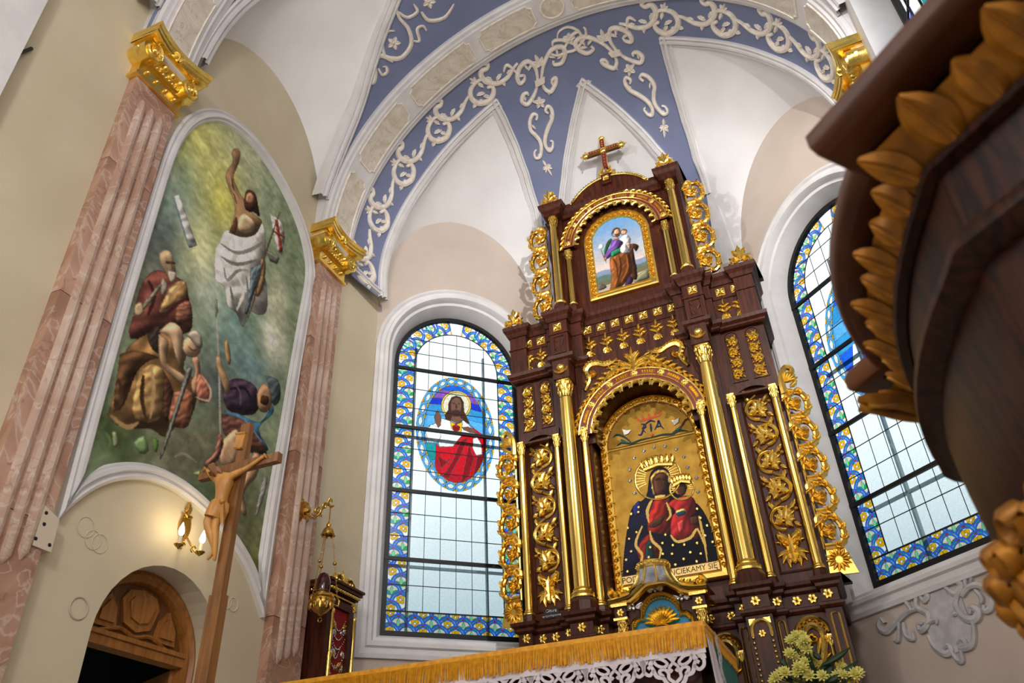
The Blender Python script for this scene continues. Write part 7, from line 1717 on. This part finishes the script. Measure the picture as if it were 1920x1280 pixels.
# ================================================================= flowers
FY = 6.3; ff = Frame((0, FY, 0), (1, 0, 0), (0, 0, 1), (0, -1, 0)); Az = zz(1320, 1020, 4.923)
bx_, bz_ = ff.px(1545, 1300)
BQ = thing('flower_bouquet', (bx_, FY, FZ), 'bouquet of yellow chrysanthemums in front of the right altar pedestal', 'flowers')
m = MB(); m.lathe((bx_, FY, 0), [(.14, FZ), (.14, FZ+.03), (.05, FZ+.06), (.04, .55), (.10, .62), (.11, .64), (.06, .66), (.09, .74), (.12, .86), (.10, .98), (.11, 1.02), (.09, 1.02), (.0, .95)], 18); m.build('vase_stand', 'brass', BQ, smooth=True)
def _bloom(m, fr):
    for tier, (n, el_, L_) in enumerate(((9, .15, 1.0), (9, .55, .95), (7, .95, .85), (5, 1.3, .7))):
        for k in range(n):
            a = 2*PI*(k + .5*tier)/n; d = Vector((math.cos(a)*math.cos(el_), math.sin(a)*math.cos(el_), math.sin(el_)))
            u = Vector((-math.sin(a), math.cos(a), 0)); lf = Frame((0, 0, 0), u, d, u.cross(d)); m.leaf(lf, 0, 0, PI/2, L_, .2, .12)
U_BL = unit('bloom', _bloom, 'petal_yellow')
rf = random.Random(11)
BL = [(800, 890), (850, 850), (905, 850), (930, 885), (860, 935), (900, 915), (950, 960), (790, 1010), (840, 1040), (890, 1060), (930, 1090), (960, 1025), (1005, 1055), (1010, 1110), (870, 1130), (905, 1150), (860, 1180), (985, 1140), (965, 1210), (1090, 1215), (970, 1265), (710, 1195), (660, 1230), (640, 1270), (745, 1185), (1230, 1215), (1265, 1135), (1300, 1160), (1335, 1185), (1360, 1215), (1395, 1200), (1285, 1205), (1425, 1185), (1355, 1245), (780, 1240), (1150, 1260), (830, 1260)]
for p in BL:
    q = Az([p])[0]; dy = (rf.random()-.5)*.22; P_ = on_y(q[0], q[1], FY + dy); nd = Vector(((rf.random()-.5)*.9, -1, .3 + rf.random()*.7)).normalized(); up = Vector((0, 0, 1)); u = up.cross(nd).normalized()
    M = Matrix((u, nd.cross(u), nd)).transposed().to_4x4() @ Matrix.Scale(.044 + .012*rf.random(), 4); M.translation = P_; put(U_BL, M, BQ, 'bloom')
    m = MB(); root = Vector((bx_, FY, 1.0)); m.tube([root, root.lerp(P_, .5) + Vector((0, 0, .04)), P_], .004, 4); m.build('stem', 'leaf_green', BQ)
for (x0, y0, x1, y1) in ((1090, 1130, 1380, 1010), (1050, 1180, 1230, 1060), (770, 1150, 720, 1050), (1100, 1240, 1220, 1120), (1000, 1250, 1180, 1190), (760, 1230, 700, 1150), (900, 1240, 800, 1120), (1150, 1270, 1460, 1130), (820, 1280, 760, 1210), (1060, 1290, 1100, 1150), (930, 1270, 1060, 1160), (1200, 1280, 1250, 1170), (700, 1270, 640, 1210), (1010, 1000, 1080, 1080), (860, 980, 810, 1060), (1120, 1290, 1300, 1230)):
    p0 = ff.px(*Az([(x0, y0)])[0]); p1 = ff.px(*Az([(x1, y1)])[0]); hh = (rf.random()-.5)*.1; m = MB(); m.leaf(lambda x, y, h: ff(x, y, h + hh), p0[0], p0[1], math.atan2(p1[1]-p0[1], p1[0]-p0[0]), math.hypot(p1[0]-p0[0], p1[1]-p0[1]), .022, .02, curl=.3); m.build('leaf', 'leaf_green', BQ, smooth=True)

# ================================================================= stucco cartouches under the windows
Cz = zz(1620, 760, 2.46)
def cartouche(fr, cx, label):
    CT = thing('stucco_cartouche', fr(cx, 1.6), label, 'relief')
    def cw(l): return [(q[0] + .915 + cx, q[1]) for q in (F_WR.px(*p) for p in Cz(l))]
    m = MB(); m.poly(fr, smooth_path(cw(SHIELD), 4), .001, .012); m.build('shield', 'stucco_grey', CT)
    for l, w in SCROLLS: p = smooth_path(cw(l), 5); m = MB(); m.ribbon(fr, p, taper(len(p), w, .4), .035, base=.002); m.build('scroll', 'stucco_grey', CT, smooth=True)
SHIELD = [(300, 880), (340, 850), (410, 840), (450, 880), (480, 960), (510, 1010), (500, 1090), (460, 1130), (400, 1140), (340, 1110), (300, 1040), (300, 960)]
SCROLLS = (([(240, 890), (270, 850), (300, 880), (280, 900), (265, 870)], .03), ([(300, 845), (380, 815), (420, 800), (455, 830), (430, 870), (385, 840), (395, 815)], .03), ([(250, 880), (250, 930), (300, 960), (300, 1010), (270, 1040), (260, 1010), (285, 1010)], .03), ([(300, 1010), (340, 990), (345, 1010)], .02), ([(305, 1060), (330, 1110), (380, 1145), (410, 1130), (395, 1105), (380, 1120)], .03), ([(440, 1100), (460, 1080), (475, 1100), (450, 1120), (500, 1110), (515, 1060), (510, 990)], .03),
             ([(450, 850), (430, 920), (470, 980), (520, 985), (535, 950), (500, 930), (495, 960)], .035), ([(420, 970), (440, 960), (480, 985)], .02), ([(415, 1140), (440, 1175), (460, 1175), (455, 1130)], .025), ([(250, 940), (200, 960), (150, 1010), (110, 1045), (75, 1020), (85, 985), (105, 1005)], .03), ([(230, 950), (200, 900), (215, 880)], .022), ([(190, 1000), (200, 1060), (235, 1075), (230, 1040)], .024), ([(170, 1000), (165, 1080), (145, 1085)], .02),
             ([(460, 880), (490, 840), (540, 830), (590, 870), (595, 930), (565, 950), (560, 920)], .03), ([(480, 850), (475, 800), (500, 785), (500, 820)], .022), ([(540, 830), (600, 850), (640, 890), (655, 870)], .024), ([(520, 850), (550, 890), (545, 920)], .02))
cartouche(F_WR, -.915, 'grey stucco cartouche with scrolls under the right window')
cartouche(F_WL, 1.03, 'stucco cartouche under the left window, mostly behind the altar cloth')
# ================================================================= pulpit at the right edge, close to the camera
PCX, PCY = .872, 1.41
PU = thing('pulpit', (PCX, PCY, FZ), 'large dark wooden pulpit with gilded leaf cornice in the right foreground', 'pulpit')
def side_pts(kind):
    """one bowed side (t along, out), corner to corner"""
    if kind == 'slab':
        a = .75; pts = [(-.408, a), (-.395, a-.006), (-.325, a-.062)]
        for i in range(1, 10): u = -1 + i/5; pts.append((.325*u, a - .062 + .058*(1-u*u)))
        return pts + [(.325, a-.062), (.395, a-.006), (.408, a)]
    pts = [(-.404, .618), (-.395, .622), (-.34, .632)]
    for i in range(1, 10): u = -1 + i/5; pts.append((.34*u, .632 + .041*(1-u*u)))
    return pts + [(.34, .632), (.395, .622), (.404, .618)]
def ring(kind, s, z, inset=0.0):
    out = []
    for k in range(4):
        a = PI - k*PI/2       # first side faces -x; going clockwise seen from above
        ex, ey = math.cos(a), math.sin(a); tx, ty = -ey, ex
        for t, o in side_pts(kind):
            o2 = o - inset; t2 = t*(1 - inset*.6)
            out.append(Vector((PCX + s*(ex*o2 - tx*t2*-1), PCY + s*(ey*o2 - ty*t2*-1), z)))
    return out
def orient():
    # order points around the outline
    def angs(r): return sorted(range(len(r)), key=lambda i: math.atan2(r[i].y-PCY, r[i].x-PCX))
    return angs(ring('slab', 1, 0)), angs(ring('body', 1, 0))
oS, oB = orient()
def RS_(s, z, i=0.0): r = ring('slab', s, z, i); return [r[k] for k in oS]
def RB_(s, z): r = ring('body', s, z); return [r[k] for k in oB]
def loft(name, rows, matn, cap=False, smooth=True):
    m = MB(); m.grid(rows, 0, True)
    if cap:
        n = len(rows[0])
        for r in (rows[0], rows[-1]): m.add(r, [tuple(range(n))])
    return m.build(name, matn, PU, smooth=smooth)
loft('reading_ledge', [RS_(.97, .944), RS_(.985, .946), RS_(.995, .952), RS_(1.0, .960), RS_(1.0, .985), RS_(.99, .995)], 'wood_ledge_lit', True)
loft('ledge_moulding', [RB_(.96, .846), RB_(.985, .85), RB_(.99, .858), RB_(.98, .866), RB_(.96, .87)], 'wood_ambo')
loft('cavetto', [RB_(.95, .868), RB_(.955, .93), RS_(.90, .944), RS_(.97, .946)], 'wood_ambo')
loft('upper_body', [RB_(.965, .866), RB_(.955, .85), RB_(.955, .73)], 'wood_ambo')
loft('ring_moulding', [RB_(.955, .735), RB_(.985, .73), RB_(1.0, .715), RB_(1.0, .70), RB_(.98, .685), RB_(.95, .68)], 'wood_ambo')
loft('lower_body', [RB_(.95, .685), RB_(.945, .60), RB_(.935, .52), RB_(.92, .46), RB_(.85, .34), RB_(.70, .22), RB_(.5, .12), RB_(.42, .0), RB_(.46, FZ)], 'wood_ambo')
# gilded leaves of the cornice
inner = RB_(.965, .872); outer = RS_(.965, .940)
def along(loop, t):
    n = len(loop); L = [0.0]
    for i in range(n): L.append(L[-1] + (loop[(i+1) % n] - loop[i]).length)
    d = (t % 1.0)*L[-1]
    for i in range(n):
        if L[i+1] >= d: f = (d - L[i])/max(1e-9, L[i+1]-L[i]); return loop[i].lerp(loop[(i+1) % n], f)
rows = []
gb = MB(); gb.grid([[p + Vector((0, 0, -.006)) for p in inner], [p.lerp(q, .35) + Vector((0, 0, -.012)) for p, q in zip(inner, outer)], [p.lerp(q, .66) + Vector((0, 0, -.006)) for p, q in zip(inner, outer)]], 0, True)
gb.build('gilded_band', 'gold_leafwood', PU, smooth=True)
n_leaf = 58; npts = len(inner)
for k in range(n_leaf):
    t = k/n_leaf; big = k % 2 == 0
    p = along(inner, t); c = Vector((PCX, PCY, 0)); q = min(outer, key=lambda o: (Vector((o.x, o.y, 0)) - Vector((p.x, p.y, 0))).length) if False else None
    d = (Vector((p.x, p.y, 0)) - c).normalized(); p2 = along(inner, t + .004); tan = (p2 - p).normalized(); outw = Vector((tan.y, -tan.x, 0))
    if outw.dot(d) < 0: outw = -outw
    # distance to the slab edge in that direction
    best = None
    for i in range(npts):
        a, b = outer[i], outer[(i+1) % npts]; e = b - a; det = outw.x*(-e.y) + outw.y*e.x
        if abs(det) < 1e-9: continue
        w = a - p; s_ = (w.x*(-e.y) + w.y*e.x)/det; u_ = (outw.x*w.y - outw.y*w.x)/det
        if s_ > 0 and -.001 <= u_ <= 1.001 and (best is None or s_ < best): best = s_
    L_ = min(best or .08, .2) * (1.0 if big else .7)
    v = (outw*L_ + Vector((0, 0, .062))).normalized(); lf = Frame(p + Vector((0, 0, -.008)), tan, v, tan.cross(v) if tan.cross(v).z < 0 else -tan.cross(v))
    m = MB(); LL = math.hypot(L_, .062); w_ = .036 if big else .034
    m.leaf(lf, 0, 0, PI/2, LL, w_, .014 if big else .016, base=.004)
    m.ribbon(lf, smooth_path([(0, 0), (w_*.1, LL*.45), (0, LL*.9)], 4), [.007 - .0006*q for q in range(9)], .007, base=.009)
    m.build('gilded_leaf', 'gold_leafwood', PU, smooth=True)
# pointed leaves at the four projecting corners
for i in range(npts):
    o = outer[i]; nx_, pv = outer[(i+1) % npts], outer[i-1]
    r = Vector((o.x - PCX, o.y - PCY)).length
    if r > Vector((nx_.x-PCX, nx_.y-PCY)).length and r > Vector((pv.x-PCX, pv.y-PCY)).length:
        p = min(inner, key=lambda q: (q - o).length); v = (o - p); L_ = v.length*1.05; v.normalize(); tan = v.cross(Vector((0, 0, 1))).normalized()
        nrm = tan.cross(v); nrm = nrm if nrm.z < 0 else -nrm
        lf = Frame(p + Vector((0, 0, -.012)), tan, v, nrm); m = MB(); m.leaf(lf, 0, 0, PI/2, L_, .05, .03, base=.008); m.ribbon(lf, [(0, 0), (0, L_*.95)], [.008, .003], .03, base=.014)
        for s in (-1, 1): m.ribbon(lf, smooth_path([(s*.02, 0), (s*.03, L_*.4), (s*.012, L_*.8)], 4), .005, .02, base=.016); m.build('corner_leaf', 'gold_leafwood', PU, smooth=True)
# gilded acanthus round the foot of the body
lo0 = RB_(.91, .37)
for k in range(26):
    t = k/26; p = along(lo0, t); d = Vector((p.x-PCX, p.y-PCY, 0)).normalized(); tan = Vector((-d.y, d.x, 0))
    v = (Vector((0, 0, -1)) - d*.42).normalized(); nrm = tan.cross(v); nrm = nrm if nrm.dot(d) > 0 else -nrm
    lf = Frame(p + d*.004, tan, v, nrm); m = MB(); L_ = .26 if k % 2 else .20
    m.leaf(lf, 0, -.03, PI/2, L_, .06, .018, lobes=1); m.ribbon(lf, [(0, -.04), (0, L_*.8)], [.008, .004], .026)
    for s in (-1, 1):
        for q in range(4): m.leaf(lf, s*.012, -.01 + .045*q, PI/2 - s*(.9 - .12*q), .07 - .008*q, .018, .02, curl=s*.5, base=.008)
        m.ribbon(lf, spiral(s*.035, -.03, .022, .006, 90, 90 - s*400, 12), .007, .025)
    m.ribbon(lf, spiral(0, -.04, .03, .008, 0, 400, 14), .012, .035); m.build('acanthus_leaf', 'gold_leafwood', PU, smooth=True)
